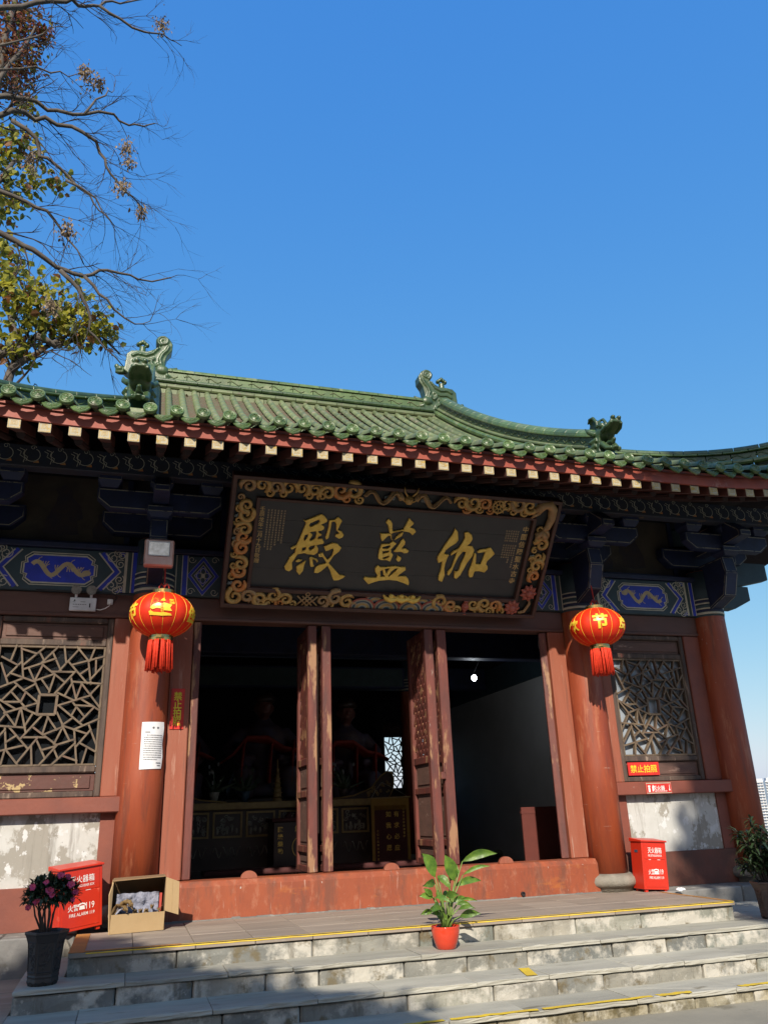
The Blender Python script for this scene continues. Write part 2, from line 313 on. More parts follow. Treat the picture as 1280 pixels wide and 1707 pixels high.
class MB:
    def __init__(s):
        s.v = []; s.f = []; s.m = []

    def add(s, vs, fs, mi=0):
        o = len(s.v)
        s.v += [tuple(p) for p in vs]
        s.f += [tuple(i + o for i in f) for f in fs]
        s.m += [mi] * len(fs)
        return s

    def b(s, x0, x1, y0, y1, z0, z1, mi=0):
        vs = [(x, y, z) for z in (z0, z1) for y in (y0, y1) for x in (x0, x1)]
        return s.add(vs, [(0, 2, 3, 1), (4, 5, 7, 6), (0, 1, 5, 4), (2, 6, 7, 3), (0, 4, 6, 2), (1, 3, 7, 5)], mi)

    def bar(s, p, q, wd, h, up=(0, 0, 1), mi=0):
        p, q, up = Vector(p), Vector(q), Vector(up)
        d = (q - p).normalized()
        sd = d.cross(up)
        if sd.length < 1e-5:
            sd = d.cross(Vector((1, 0, 0)))
        sd.normalize(); u2 = sd.cross(d)
        vs = [e + sd * (a * wd / 2) + u2 * (c * h / 2) for e in (p, q) for a, c in ((-1, -1), (1, -1), (1, 1), (-1, 1))]
        return s.add(vs, [(0, 1, 2, 3), (7, 6, 5, 4), (0, 4, 5, 1), (1, 5, 6, 2), (2, 6, 7, 3), (3, 7, 4, 0)], mi)

    def tube(s, pts, r, n=6, mi=0, flat=1.0, nrm=None):
        pts = [Vector(p) for p in pts]
        k = len(pts)
        rs = r if isinstance(r, (list, tuple)) else [r] * k
        vs = []
        ref = Vector(nrm) if nrm is not None else None
        prev = None
        for i, p in enumerate(pts):
            d = (pts[min(i + 1, k - 1)] - pts[max(i - 1, 0)])
            if d.length < 1e-9:
                d = Vector((0, 0, 1))
            d.normalize()
            a = ref if ref is not None else (prev if prev is not None else (Vector((0, 0, 1)) if abs(d.z) < .9 else Vector((1, 0, 0))))
            s1 = d.cross(a)
            if s1.length < 1e-6:
                s1 = d.cross(Vector((.3, 1, .2)))
            s1.normalize()
            s2 = s1.cross(d).normalized()
            if ref is None:
                prev = s2
            for j in range(n):
                t = 2 * pi * j / n
                vs.append(p + s1 * (cos(t) * rs[i]) + s2 * (sin(t) * rs[i] * flat))
        fs = [(i * n + j, i * n + (j + 1) % n, (i + 1) * n + (j + 1) % n, (i + 1) * n + j) for i in range(k - 1) for j in range(n)]
        fs += [tuple(range(n - 1, -1, -1)), tuple((k - 1) * n + j for j in range(n))]
        return s.add(vs, fs, mi)

    def lathe(s, prof, c=(0, 0, 0), n=24, mi=0, a0=0, a1=2 * pi, ax=(1, 1)):
        full = abs(a1 - a0 - 2 * pi) < 1e-6
        nn = n if full else n + 1
        vs = [(c[0] + r * cos(a0 + (a1 - a0) * j / n) * ax[0], c[1] + r * sin(a0 + (a1 - a0) * j / n) * ax[1], c[2] + z) for r, z in prof for j in range(nn)]
        fs = []
        for i in range(len(prof) - 1):
            for j in range(n):
                j2 = (j + 1) % nn if full else j + 1
                fs.append((i * nn + j, i * nn + j2, (i + 1) * nn + j2, (i + 1) * nn + j))
        if full:
            if prof[0][0] > 1e-4: fs.append(tuple(range(nn - 1, -1, -1)))
            if prof[-1][0] > 1e-4: fs.append(tuple((len(prof) - 1) * nn + j for j in range(nn)))
        return s.add(vs, fs, mi)

    def blob(s, c, r, n=10, mi=0, rot=None):
        vs = []; fs = []
        m = max(5, n // 2 + 1)
        R_ = rot if rot is not None else Matrix.Identity(3)
        for i in range(m + 1):
            t = pi * i / m
            for j in range(n):
                p = 2 * pi * j / n
                q = R_ @ Vector((r[0] * sin(t) * cos(p), r[1] * sin(t) * sin(p), r[2] * cos(t)))
                vs.append((c[0] + q.x, c[1] + q.y, c[2] + q.z))
        for i in range(m):
            for j in range(n):
                fs.append((i * n + j, (i + 1) * n + j, (i + 1) * n + (j + 1) % n, i * n + (j + 1) % n))
        return s.add(vs, fs, mi)

    def prism(s, rings, O, U, V, d0, d1, mi=0):
        """rings: outer then holes, (u,v) pairs; extruded along U x V from d0 to d1"""
        if not isinstance(rings[0][0], (tuple, list)):
            rings = [rings]
        O, U, V = Vector(O), Vector(U), Vector(V)
        Nn = U.cross(V).normalized()
        flat = [p for r in rings for p in r]
        k = len(flat)
        vs = [O + U * p[0] + V * p[1] + Nn * d for d in (d0, d1) for p in flat]
        tris = tessellate_polygon([[Vector((p[0], p[1], 0)) for p in r] for r in rings])
        fs = []
        for t in tris:
            a, b_, c = [flat[i] for i in t]
            ccw = (b_[0] - a[0]) * (c[1] - a[1]) - (b_[1] - a[1]) * (c[0] - a[0]) > 0
            t = t if ccw else t[::-1]
            fs.append(tuple(i + k for i in t)); fs.append(tuple(t[::-1]))
        o = 0
        for ri, r in enumerate(rings):
            ar = sum(r[i][0] * r[(i + 1) % len(r)][1] - r[(i + 1) % len(r)][0] * r[i][1] for i in range(len(r)))
            pos = (ar > 0) == (ri == 0)
            n = len(r)
            for i in range(n):
                a, b_ = o + i, o + (i + 1) % n
                fs.append((a, b_, b_ + k, a + k) if pos else (b_, a, a + k, b_ + k))
            o += n
        return s.add(vs, fs, mi)

    def ribbon(s, pts, wd, O, U, V, d=0.0, mi=0, closed=False):
        """flat painted line in the plane O,U,V"""
        O, U, V = Vector(O), Vector(U), Vector(V)
        Nn = U.cross(V).normalized()
        k = len(pts)
        L_, R_ = [], []
        for i in range(k):
            if closed:
                a, c = pts[i - 1], pts[(i + 1) % k]
            else:
                a, c = pts[max(i - 1, 0)], pts[min(i + 1, k - 1)]
            dx, dy = c[0] - a[0], c[1] - a[1]
            l = sqrt(dx * dx + dy * dy) or 1
            nx, ny = -dy / l * wd / 2, dx / l * wd / 2
            L_.append((pts[i][0] + nx, pts[i][1] + ny)); R_.append((pts[i][0] - nx, pts[i][1] - ny))
        vs = [O + U * p[0] + V * p[1] + Nn * d for p in L_ + R_]
        fs = []
        for i in range(k if closed else k - 1):
            j = (i + 1) % k
            fs.append((i, k + i, k + j, j))
        return s.add(vs, fs, mi)

    def poly(s, pts, O, U, V, d=0.0, mi=0):
        O, U, V = Vector(O), Vector(U), Vector(V)
        Nn = U.cross(V).normalized()
        ar = sum(pts[i][0] * pts[(i + 1) % len(pts)][1] - pts[(i + 1) % len(pts)][0] * pts[i][1] for i in range(len(pts)))
        if ar < 0: pts = pts[::-1]
        return s.add([O + U * p[0] + V * p[1] + Nn * d for p in pts], [tuple(range(len(pts)))], mi)

    def mesh(s, name):
        me = bpy.data.meshes.new(name)
        me.from_pydata(s.v, [], s.f)
        me.update()
        return me

    def build(s, name, mats, parent=None, smooth=False, bevel=0.0, loc=None, remesh=0, seg=1):
        me = s.mesh(name)
        ms = [mats] if isinstance(mats, str) else mats
        for m in ms: me.materials.append(MATS[m])
        if len(ms) > 1: me.polygons.foreach_set('material_index', s.m)
        if smooth: me.polygons.foreach_set('use_smooth', [True] * len(me.polygons))
        o = link(name, me, parent, loc)
        if remesh:
            md = o.modifiers.new('remesh', 'REMESH'); md.mode = 'VOXEL'; md.voxel_size = remesh; md.use_smooth_shade = True
            md = o.modifiers.new('smooth', 'SMOOTH'); md.iterations = 2; md.factor = .5
        if bevel:
            md = o.modifiers.new('bevel', 'BEVEL'); md.width = bevel; md.segments = seg; md.limit_method = 'ANGLE'; md.angle_limit = radians(40)
        return o


def link(name, me, parent=None, loc=None):
    o = bpy.data.objects.new(name, me)
    col.objects.link(o)
    if parent is not None:
        o.parent = parent
        if parent.type == 'EMPTY':
            o.matrix_parent_inverse = Matrix.LocRotScale(parent.location, parent.rotation_euler, None).inverted()
    if loc is not None: o.location = loc
    return o


def tag(o, label, cat=None, group=None, kind=None):
    if label: o['label'] = label
    if cat: o['category'] = cat
    if group: o['group'] = group
    if kind: o['kind'] = kind
    return o


def thing(name, label, cat, loc=(0, 0, 0), group=None):
    o = bpy.data.objects.new(name, None)
    o.empty_display_size = .2
    col.objects.link(o)
    o.location = loc
    return tag(o, label, cat, group)


def text_geo(body, size=1.0, fat=0.0, vertical=False, spacing=1.0):
    c = bpy.data.curves.new('txt', 'FONT')
    c.body = '\n'.join(body) if vertical else body
    c.size = size
    c.align_x = 'CENTER'; c.align_y = 'CENTER'
    c.offset = fat
    c.space_line = spacing if vertical else 1.0
    if not vertical: c.space_character = spacing
    c.resolution_u = 3
    o = bpy.data.objects.new('txt', c)
    col.objects.link(o)
    dg = bpy.context.evaluated_depsgraph_get()
    me = bpy.data.meshes.new_from_object(o.evaluated_get(dg))
    vs = [(v.co.x, v.co.y) for v in me.vertices]
    fs = [tuple(p.vertices) for p in me.polygons]
    bpy.data.objects.remove(o); bpy.data.curves.remove(c); bpy.data.meshes.remove(me)
    # centre on the real bounds
    if vs:
        cx = (min(v[0] for v in vs) + max(v[0] for v in vs)) / 2; cy = (min(v[1] for v in vs) + max(v[1] for v in vs)) / 2
        vs = [(v[0] - cx, v[1] - cy) for v in vs]
    return vs, fs


def put_text(mb, body, size, O, U, V, d, fat=0.0, vertical=False, spacing=1.0, mi=0, fit=None, slant=0.0):
    vs, fs = text_geo(body, size, fat, vertical, spacing)
    O, U, V = Vector(O), Vector(U), Vector(V)
    Nn = U.cross(V).normalized()
    sx = sy = 1
    if fit and vs:
        wx = max(v[0] for v in vs) - min(v[0] for v in vs); wy = max(v[1] for v in vs) - min(v[1] for v in vs)
        sx = fit[0] / wx if fit[0] else 1; sy = fit[1] / wy if fit[1] else sx
        if not fit[0]: sx = sy
    mb.add([O + U * (v[0] * sx + slant * v[1] * sy) + V * (v[1] * sy) + Nn * d for v in vs], fs, mi)


X3, Y3, Z3 = (1, 0, 0), (0, 1, 0), (0, 0, 1)
NY = (0, -1, 0)


def spiral(turns, r0, r1, n=18, a0=0.0, sgn=1):
    return [((r0 + (r1 - r0) * i / n) * cos(a0 + sgn * 2 * pi * turns * i / n), (r0 + (r1 - r0) * i / n) * sin(a0 + sgn * 2 * pi * turns * i / n)) for i in range(n + 1)]

# ------------------------------------------------------------------ ground and hill
def ground_h(x, y):
    dx = max(0, abs(x + 1) - 12.5); dy = max(0, abs(y - 3) - 26)
    d = sqrt(dx * dx + dy * dy)
    t = min(1, d / 130.0)
    return -0.565 - 62 * (t * t * (3 - 2 * t)) - (0.8 * noise.noise((x * .08, y * .08, 0)) if d > 3 else 0)


g = MB()
rings = [0, 2, 4, 6, 8, 10, 12, 14, 17, 20, 24, 28, 33, 40, 50, 62, 76, 95, 120, 150, 200, 300, 500, 900, 1600, 3000, 5000]
NA = 72
gv = [(-1, 3, ground_h(-1, 3))]
for r in rings[1:]:
    for j in range(NA):
        a = 2 * pi * j / NA
        x, y = -1 + r * cos(a), 3 + r * sin(a)
        gv.append((x, y, ground_h(x, y)))
gf = [(0, 1 + j, 1 + (j + 1) % NA) for j in range(NA)]
for i in range(len(rings) - 2):
    for j in range(NA):
        a, b_ = 1 + i * NA + j, 1 + i * NA + (j + 1) % NA
        gf.append((a, a + NA, b_ + NA, b_))
g.add(gv, gf)
go = g.build('ground', ['cement', 'grass_hill'], smooth=True)
go['kind'] = 'structure'
for p in go.data.polygons:
    c = p.center
    p.material_index = 0 if max(abs(c.x + 1) - 12.5, abs(c.y - 3) - 26) < 1.5 else 1

# ------------------------------------------------------------------ stone steps
stairs = thing('stone_steps', 'weathered stone steps and paved landing below the temple doorway', 'steps', (0, -2.2, -0.565))
STEP = [(0.0, -1.73, -3.15, 3.0), (-0.162, -2.13, -3.48, 4.4), (-0.313, -2.56, -7.5, 7.5), (-0.455, -2.97, -7.5, 7.5)]


def rough_box(x0, x1, y0, y1, z0, z1, j=.006, nx=4):
    """a hewn block: front face subdivided and jittered"""
    m = MB()
    xs = [x0 + (x1 - x0) * i / nx for i in range(nx + 1)]
    zs = [z0, z0 + (z1 - z0) * .35, z0 + (z1 - z0) * .7, z1]
    def q(a): return rnd.uniform(-a, a)
    fr = [[(x + (q(j) if 0 < i < nx else 0), y0 + q(j), z + (q(j) if 0 < k else 0)) for i, x in enumerate(xs)] for k, z in enumerate(zs)]
    vs = [p for row in fr for p in row]
    W = nx + 1
    fs = [(k * W + i, k * W + i + 1, (k + 1) * W + i + 1, (k + 1) * W + i) for k in range(3) for i in range(nx)]
    o = len(vs)
    vs += [(x0, y1, z0), (x1, y1, z0), (x1, y1, z1), (x0, y1, z1)]
    top = [3 * W + i for i in range(W)]; bot = [i for i in range(W)]
    fs += [tuple(top) + (o + 2, o + 3), tuple(reversed(bot)) + (o, o + 1), (o + 1, o, o + 3, o + 2)]
    fs += [tuple(k * W for k in (0, 1, 2, 3)) + (o + 3, o), tuple(k * W + nx for k in (3, 2, 1, 0)) + (o + 1, o + 2)]
    return m.add(vs, fs)


zn = [s[0] for s in STEP[1:]] + [-0.565]
ye = [-0.52] + [s[1] for s in STEP[:3]]
for i, (zt, yf, xl, xr) in enumerate(STEP):
    x = xl
    lo_ = max(xl, -5.2); hi_ = min(xr, 5.6)
    x = lo_
    while x < hi_ - .02:
        L_ = rnd.choice([.42, .55, .7, .82, .95, 1.1])
        if hi_ - x - L_ < .3: L_ = hi_ - x
        dy = rnd.uniform(-.008, .008); dz = rnd.uniform(-.006, .002)
        rough_box(x + .004, x + L_ - .004, yf + .012 + dy, yf + .36, zn[i] - .06, zt - .036 + dz).build('stone_block', 'stone_moss' if i == 3 else 'stone', stairs, bevel=.012)
        x += L_
    if i > 0:
        x = lo_ - rnd.random() * .3
        while x < hi_:
            L_ = rnd.choice([.5, .62, .75, .9, 1.05])
            a, b_ = max(x, lo_), min(x + L_, hi_)
            if b_ - a > .05:
                yn = yf - rnd.uniform(-.004, .016)
                m = rough_box(a + .002, b_ - .002, yn, ye[i] + .05, zt - .034, zt + rnd.uniform(-.004, .001), .0045, 9)
                m.build('tread_slab', 'slab', stairs, bevel=.006)
            x += L_
        if hi_ > 5:
            for a, b_ in ((xl, lo_), (hi_, xr)):
                MB().b(a, b_, yf, ye[i] + .05, zn[i] - .06, zt).build('tread_slab', 'slab', stairs, bevel=.006)
# solid masonry behind the blocks and the two side terraces
core = MB()
core.b(-3.12, 2.97, -1.40, -.50, -.62, -.045)
core.b(-3.45, 4.38, -1.80, -.50, -.63, -.205)
core.build('masonry_core', 'plinth_stone', stairs)
for a, b_ in ((-7.5, -3.49), (4.41, 7.5)):
    k = 0
    x = a
    while x < b_ - .05:
        L_ = min(.6, b_ - x)
        for y0, y1 in ((-2.52, -1.85), (-1.84, -1.18), (-1.17, -.51)):
            MB().b(x + .003, x + L_ - .003, y0, y1 - .003, -.6, -.313 + rnd.uniform(-.003, .002)).build('floor_tile', 'tile_floor', stairs, bevel=.004)
        x += L_
    # side face of the second step
for (zt, xl, yb) in ((-.036, -3.15, -1.37), (-.2, -3.48, -1.77)):
    MB().b(xl, xl + .3, yb, -.52, zt - .2, zt).build('stone_block', 'stone', stairs, bevel=.012)
MB().b(2.7, 3.0, -1.37, -.52, -.3, -.036).build('stone_block', 'stone', stairs, bevel=.012)
for a, b_ in ((-3.48, -3.16), (3.01, 4.4)):
    MB().b(a, b_, -1.73 + .05, -.52, -.3, -.162).build('tread_slab', 'slab', stairs, bevel=.006)
x = -3.15
while x < 2.99:
    L_ = min(.48, 3.0 - x)
    for y0, y1, off in ((-1.745, -1.16, 0), (-1.155, -.62, .0), (-.615, -.1, 0)):
        if y1 > -.3 and not (-3.1 < x < 2.9): y1 = -.51
        MB().b(x + .0025, x + L_ - .0025, y0, y1 - .004, -.034, rnd.uniform(-.0015, .0015)).build('floor_tile', 'tile_floor', stairs, bevel=.003)
    x += L_
st = MB()
n = 60
pts = [(-3.03 + 6.03 * i / n, -1.724 + .006 * noise.noise((i * .7, 3, 0))) for i in range(n + 1)]
st.ribbon(pts, .034, (0, 0, 0), X3, Y3, .0045)
st.build('yellow_stripe', 'yellow_paint', stairs)
st = MB().ribbon([(-3.02 + 6 * i / n, -.005 + .004 * noise.noise((i * .9, 9, 0))) for i in range(n + 1)], .009, (0, -1.7485, 0), X3, Z3, .0)
st.build('yellow_stripe', 'yellow_paint', stairs)
MB().b(-3.148, -3.03, -1.74, -.56, .001, .005).b(-3.03, -2.3, -1.744, -1.70, .006, .0085).build('orange_stripe', 'orange_paint', stairs)
MB().b(2.955, 2.998, -1.70, -.56, .001, .005).build('orange_stripe', 'orange_paint', stairs)
for a, b_ in ((-1.5, -.55), (-.5, .18), (.22, 1.15), (1.2, 1.5), (1.95, 2.35), (3.3, 3.7)):
    k = 14
    st = MB().ribbon([(a + (b_ - a) * i / k, -2.955 + .02 * noise.noise((i * .8, a * 3, 5))) for i in range(k + 1)], .062 * rnd.uniform(.75, 1.1), (0, 0, -.4505), X3, Y3)
    st.build('yellow_stripe', 'yellow_paint', stairs)
MB().ribbon([(.36, -2.54), (.44, -2.22)], .09, (0, 0, -.309), X3, Y3).build('yellow_stripe', 'yellow_paint', stairs)

# ------------------------------------------------------------------ the hall
hall = thing('temple_hall', 'red timber temple hall with green glazed tile roof above stone steps', 'temple', (0, 4, 0))


def part(mb, name, m, parent=None, **k):
    return mb.build(name, m, parent or hall, **k)


# plinth
for a, b_ in ((-6.3, -3.16), (3.01, 6.3)):
    x = a
    while x < b_ - .02:
        L_ = rnd.choice([.7, .9, 1.1])
        if b_ - x - L_ < .35: L_ = b_ - x
        rough_box(x + .003, x + L_ - .003, -.5, -.05, -.62, -.002, .004).build('kerb_stone', 'plinth_stone', hall, bevel=.012)
        x += L_
part(MB().b(-5.2, 5.2, -.05, 11.2, -.62, .0).b(-3.15, 3.0, -.5, -.04, -.62, -.05), 'platform', 'int_floor')
part(MB().b(-6.3, 6.3, -.04, .0, -.62, -.004), 'platform_edge', 'plinth_stone')
COLX = (-4.73, -2.68, 2.68, 4.73)


def make_column(x, y=0.0, r=.228):
    o = part(MB().lathe([(r * 1.0, .14), (r * 1.0, 1.4), (r * .985, 2.4), (r * .95, 3.35), (r * .9, 3.95)], (x, y, 0), 40), 'column', 'red', smooth=True)
    part(MB().lathe([(.27, -.002), (.275, .045), (.30, .05), (.335, .075), (.345, .11), (.33, .15), (.295, .178), (.262, .185), (.25, .19), (.2, .19)], (x, y, 0), 40), 'column_base', 'drum_stone', o, smooth=True)
    part(MB().lathe([(r * .958 + .002, 3.30), (r * .93 + .002, 3.94)], (x, y, 0), 32), 'column_head', 'beam_teal', o, smooth=True)
    rr = r * .955 + .004
    bnd = MB()
    for k, (z0, z1, mi) in enumerate([(3.33, 3.36, 1), (3.36, 3.40, 0), (3.40, 3.42, 1), (3.42, 3.47, 2), (3.47, 3.49, 1), (3.49, 3.53, 0), (3.53, 3.545, 1)]):
        bnd.lathe([(rr + .004, z0), (rr + .004, z1 - .001)], (x, y, 0), 32, mi)
    part(bnd, 'painted_band', ['beam_blue', 'paint_line', 'beam_teal'], o, smooth=True)
    return o


for x in COLX: make_column(x)
for x in (-4.73, 4.73):
    for y in (3.5, 7.0, 10.4): make_column(x, y)

# door frame
part(MB().prism([(-.17, -.03), (-.17, .305), (-.125, .36), (.12, .36), (.12, -.03)], (-2.46, 0, 0), Y3, Z3, 0, 4.92), 'threshold', 'red_threshold', bevel=.008)
for x in (-1.55, -.02, 1.33):
    part(MB().lathe([(.001, 0), (.075, 0), (.075, .03), (.001, .03)], (0, 0, 0), 20, a0=0, a1=pi), 'door_stop', 'red_post', loc=None) if False else None
    d = MB().prism([(.085 * cos(pi * i / 12), .07 * sin(pi * i / 12)) for i in range(13)], (x, -.075, .36), X3, Z3, 0, .05)
    part(d, 'door_stop', 'red_post', bevel=.004)
ml = MB()
for i in range(60):
    x = -2.46 + 4.92 * i / 60
    h = .012 + .02 * max(0, noise.noise((i * .6, 2, 7)))
    ml.b(x, x + .0825, -.178 - .006 * rnd.random(), -.165, -.002, h)
tag(part(ml, 'mortar_line', 'plinth_stone'), None, kind='stuff')
dp = MB().lathe([(.001, .012), (.016, .012), (.016, .03), (.023, .03), (.023, 0)], (0, 0, 0), 16)
o = part(dp, 'drain_pipe', 'dark_plastic'); o.rotation_euler = (pi / 2, 0, 0); o.location = (1.469, -.168, .045)
for s in (-1, 1):
    a, b_ = sorted((s * 2.224, s * 2.455))
    part(MB().b(a, b_, 0, .16, .36, 3.05), 'door_jamb', 'red_post', bevel=.012)
part(MB().b(-2.455, 2.455, 0, .2, 3.05, 3.315).b(-2.455, 2.455, -.012, .0, 3.05, 3.085), 'lintel', 'brown_lintel', bevel=.008)
# high board joining lintel and beams
LAT = [[-364,605,-400,463],[-316,605,-264,280],[-303,577,-170,535],[-83,605,-276,412],[-484,488,-337,411],[-297,443,-423,287],[-488,417,-403,217],[-263,271,-515,159],[43,605,-104,430],[-86,415,-146,251],[-104,428,-262,368],[-129,544,-84,469],[-218,373,-77,107],[28,480,-104,428],[0,547,95,360],[111,605,141,446],[259,589,79,351],[243,605,365,464],[420,605,381,473],[511,512,207,420],[440,488,448,352],[515,412,404,270],[365,459,408,226],[170,447,369,230],[13,345,240,344],[-100,424,145,236],[247,353,69,125],[300,327,372,382],[-387,322,-149,237],[-146,246,32,319],[42,306,6,138],[-77,256,5,147],[224,241,510,222],[203,290,280,52],[222,224,163,100],[319,220,275,61],[319,220,515,-21],[498,213,418,115],[94,121,243,52],[115,-5,415,97],[325,61,513,-52],[281,-5,442,-13],[240,35,376,-122],[460,-30,339,-174],[284,-31,250,-104],[120,-14,363,-208],[173,-203,261,-135],[513,-148,289,-251],[107,-87,178,-216],[178,-216,409,-294],[425,-200,515,-401],[447,-260,325,-421],[175,-224,249,-356],[290,-263,341,-588],[298,-353,132,-406],[172,-233,110,-389],[167,-229,3,-300],[21,-121,-14,-291],[22,-130,112,-250],[-118,-223,132,-406],[-41,-113,-213,-336],[-198,-327,11,-329],[-57,-333,-221,-571],[-63,-358,28,-525],[0,-454,121,-418],[133,-414,-12,-599],[113,-452,153,-531],[303,-399,108,-597],[200,-515,335,-563],[360,-391,508,-473],[427,-447,395,-593],[-107,-424,-84,-597],[-342,-222,-142,-436],[-193,-231,-515,-206],[-377,-226,-341,-450],[-267,-314,-347,-372],[-181,-407,-515,-486],[-337,-454,-214,-599],[-354,-470,-372,-584],[-254,-53,-283,-214],[-242,-53,-176,-277],[-129,-87,-188,-206],[-232,-36,-79,-104],[-283,-214,-515,77],[-394,-83,-88,20],[-299,-45,-515,82],[-396,28,-263,28],[-356,127,-204,-32],[-339,227,-88,20],[-316,196,-438,49],[-225,115,-253,41],[-237,149,-146,207],[-392,-104,-515,-285],[-380,-259,-515,-441]]


def ext(p, q, k=.016):
    p, q = Vector(p), Vector(q)
    return p + (p - q).normalized() * k


def make_window(cx, sgn_y=1, y0=.0, back=False):
    y = lambda t: y0 + sgn_y * t
    def bb(m, x0, x1, ya, yb, z0, z1, mi=0):
        ya, yb = sorted((y(ya), y(yb)))
        return m.b(cx + x0, cx + x1, ya, yb, z0, z1, mi)
    fr = MB()
    for x0, x1 in ((-.60, -.535), (.535, .60)): bb(fr, x0, x1, .02, .11, 1.19, 3.05)
    bb(fr, -.535, .535, .02, .11, 2.985, 3.05); bb(fr, -.535, .535, .02, .11, 1.19, 1.25)
    for z0, z1 in ((1.43, 1.498), (2.732, 2.805)): bb(fr, -.535, .535, .025, .105, z0, z1)
    o = part(fr, 'window', 'worn_wood', bevel=.012)
    lb = MB()
    for x0, x1, z0, z1 in ((-.535, -.512, 1.498, 2.732), (.512, .535, 1.498, 2.732), (-.512, .512, 1.498, 1.52), (-.512, .512, 2.71, 2.732)): bb(lb, x0, x1, .035, .085, z0, z1)
    part(lb, 'lattice_border', 'lattice_wood', o, bevel=.004)
    for i, a in enumerate(LAT):
        yo = y(.052 + .0007 * (i * 7 % 13))        # halved joints: each bar a little proud or shy of the next
        p = (cx + a[0] / 1000, yo, 2.115 + a[1] / 1000); q = (cx + a[2] / 1000, yo, 2.115 + a[3] / 1000)
        part(MB().bar(ext(p, q), ext(q, p), .0185, .048, up=(0, 1, 0)), 'lattice_bar', 'lattice_wood', o)
    sq = [(-.085, .11), (.09, .11), (.085, -.09), (-.09, -.09)]
    for i in range(4):
        p, q = sq[i], sq[(i + 1) % 4]
        part(MB().bar((cx + p[0], y(.0505 + .0006 * i), 2.105 + p[1]), (cx + q[0], y(.0505 + .0006 * i), 2.105 + q[1]), .026, .05, up=(0, 1, 0)), 'lattice_bar', 'lattice_wood', o)
    bd = MB(); bb(bd, -.535, .535, .06, .09, 2.805, 2.985); bb(bd, -.49, .49, .045, .06, 2.835, 2.955)
    part(bd, 'top_board', 'panel_wood', o, bevel=.006)
    bd = MB(); bb(bd, -.535, .535, .06, .09, 1.25, 1.43); bb(bd, -.49, .49, .048, .06, 1.275, 1.405)
    part(bd, 'bottom_board', 'panel_gold' if cx < 0 else 'panel_wood', o, bevel=.006)
    if not back:
        pn = MB(); bb(pn, -.52, .52, .108, .112, 1.51, 2.72)
        part(pn, 'pane', 'pane_glass' if cx < 0 else 'pane_film', o)
    return o


for s in (-1, 1):
    def bx(x0, x1, y0, y1, z0, z1, m=None):
        a, b_ = sorted((s * x0, s * x1))
        return (m or MB()).b(a, b_, y0, y1, z0, z1)
    part(bx(2.72, 4.70, -.035, .25, -.02, .38), 'dado', 'red_dado' if s > 0 else 'red_sill', bevel=.006)
    part(bx(3.047, 4.356, .012, .25, .38, 1.035), 'whitewashed_panel', 'whitewash')
    part(bx(2.78, 3.047, -.01, .24, .38, 1.035), 'wall_post', 'red_sill')
    part(bx(4.356, 4.62, -.01, .24, .38, 1.035), 'wall_post', 'red_sill')
    part(bx(2.84, 4.555, -.12, .24, 1.036, 1.187), 'sill_beam', 'red_sill', bevel=.01)
    part(bx(2.78, 3.07, -.0, .2, 1.188, 3.05), 'window_post', 'red_post', bevel=.01)
    part(bx(4.27, 4.62, -.0, .2, 1.188, 3.05), 'window_post', 'red_post' if s < 0 else 'red_sill', bevel=.01)
    part(bx(2.78, 4.62, -.006, .2, 3.051, 3.315, bx(2.9, 4.55, -.018, -.006, 3.052, 3.09)), 'lintel', 'brown_lintel', bevel=.008)
    make_window(s * 3.67)


# painted beams above the lintels
def scroll_set(m, u0, u1, v0, v1, O, mi):
    """ruyi scrolls painted in the end fields"""
    for (cu, cv, r, sg) in ((u0 + .09, v0 + .09, .085, 1), (u0 + .09, v1 - .09, .085, -1), (u0 + .22, (v0 + v1) / 2, .08, 1), (u0 + .06, (v0 + v1) / 2, .05, -1)):
        if cu + r < u1 + .03:
            m.ribbon([(cu + p[0], cv + p[1]) for p in spiral(1.6, r, .012, 22, 0, sg)], .008, O, X3, Z3, 0, mi)
            m.ribbon([(cu + (r + .018) * cos(t * .5), cv + (r + .018) * sin(t * .5) * sg) for t in range(0, 9)], .006, O, X3, Z3, 0, mi)


def dragon(m, cu, cv, w_, h_, O, mi):
    body = [(cu - w_ / 2 + w_ * i / 40, cv + h_ * .36 * sin(i / 40 * 3.6 * pi + .6) * (1 - .3 * i / 40)) for i in range(41)]
    m.ribbon(body, .048, O, X3, Z3, 0, mi)
    hx, hy = body[-1] if cu < 0 else body[0]
    m.poly([(hx + .05 * cos(t), hy + .035 * sin(t)) for t in [k * pi / 4 for k in range(8)]], O, X3, Z3, .0006, mi)
    for i in range(3, 40, 3):
        a, b_ = body[i], body[i + 1]
        sg = 1 if i % 2 else -1
        m.ribbon([a, (a[0] + .025, a[1] + sg * .04), (a[0] + .05, a[1] + sg * .055)], .008, O, X3, Z3, .0006, mi)
    for i in (9, 18, 27, 35):
        a = body[i]
        sg = -1 if a[1] > cv else 1
        for dx in (-.03, 0, .03):
            m.ribbon([a, (a[0] + dx * .6, a[1] + sg * .05), (a[0] + dx + .01, a[1] + sg * .085)], .009, O, X3, Z3, .0012, mi)


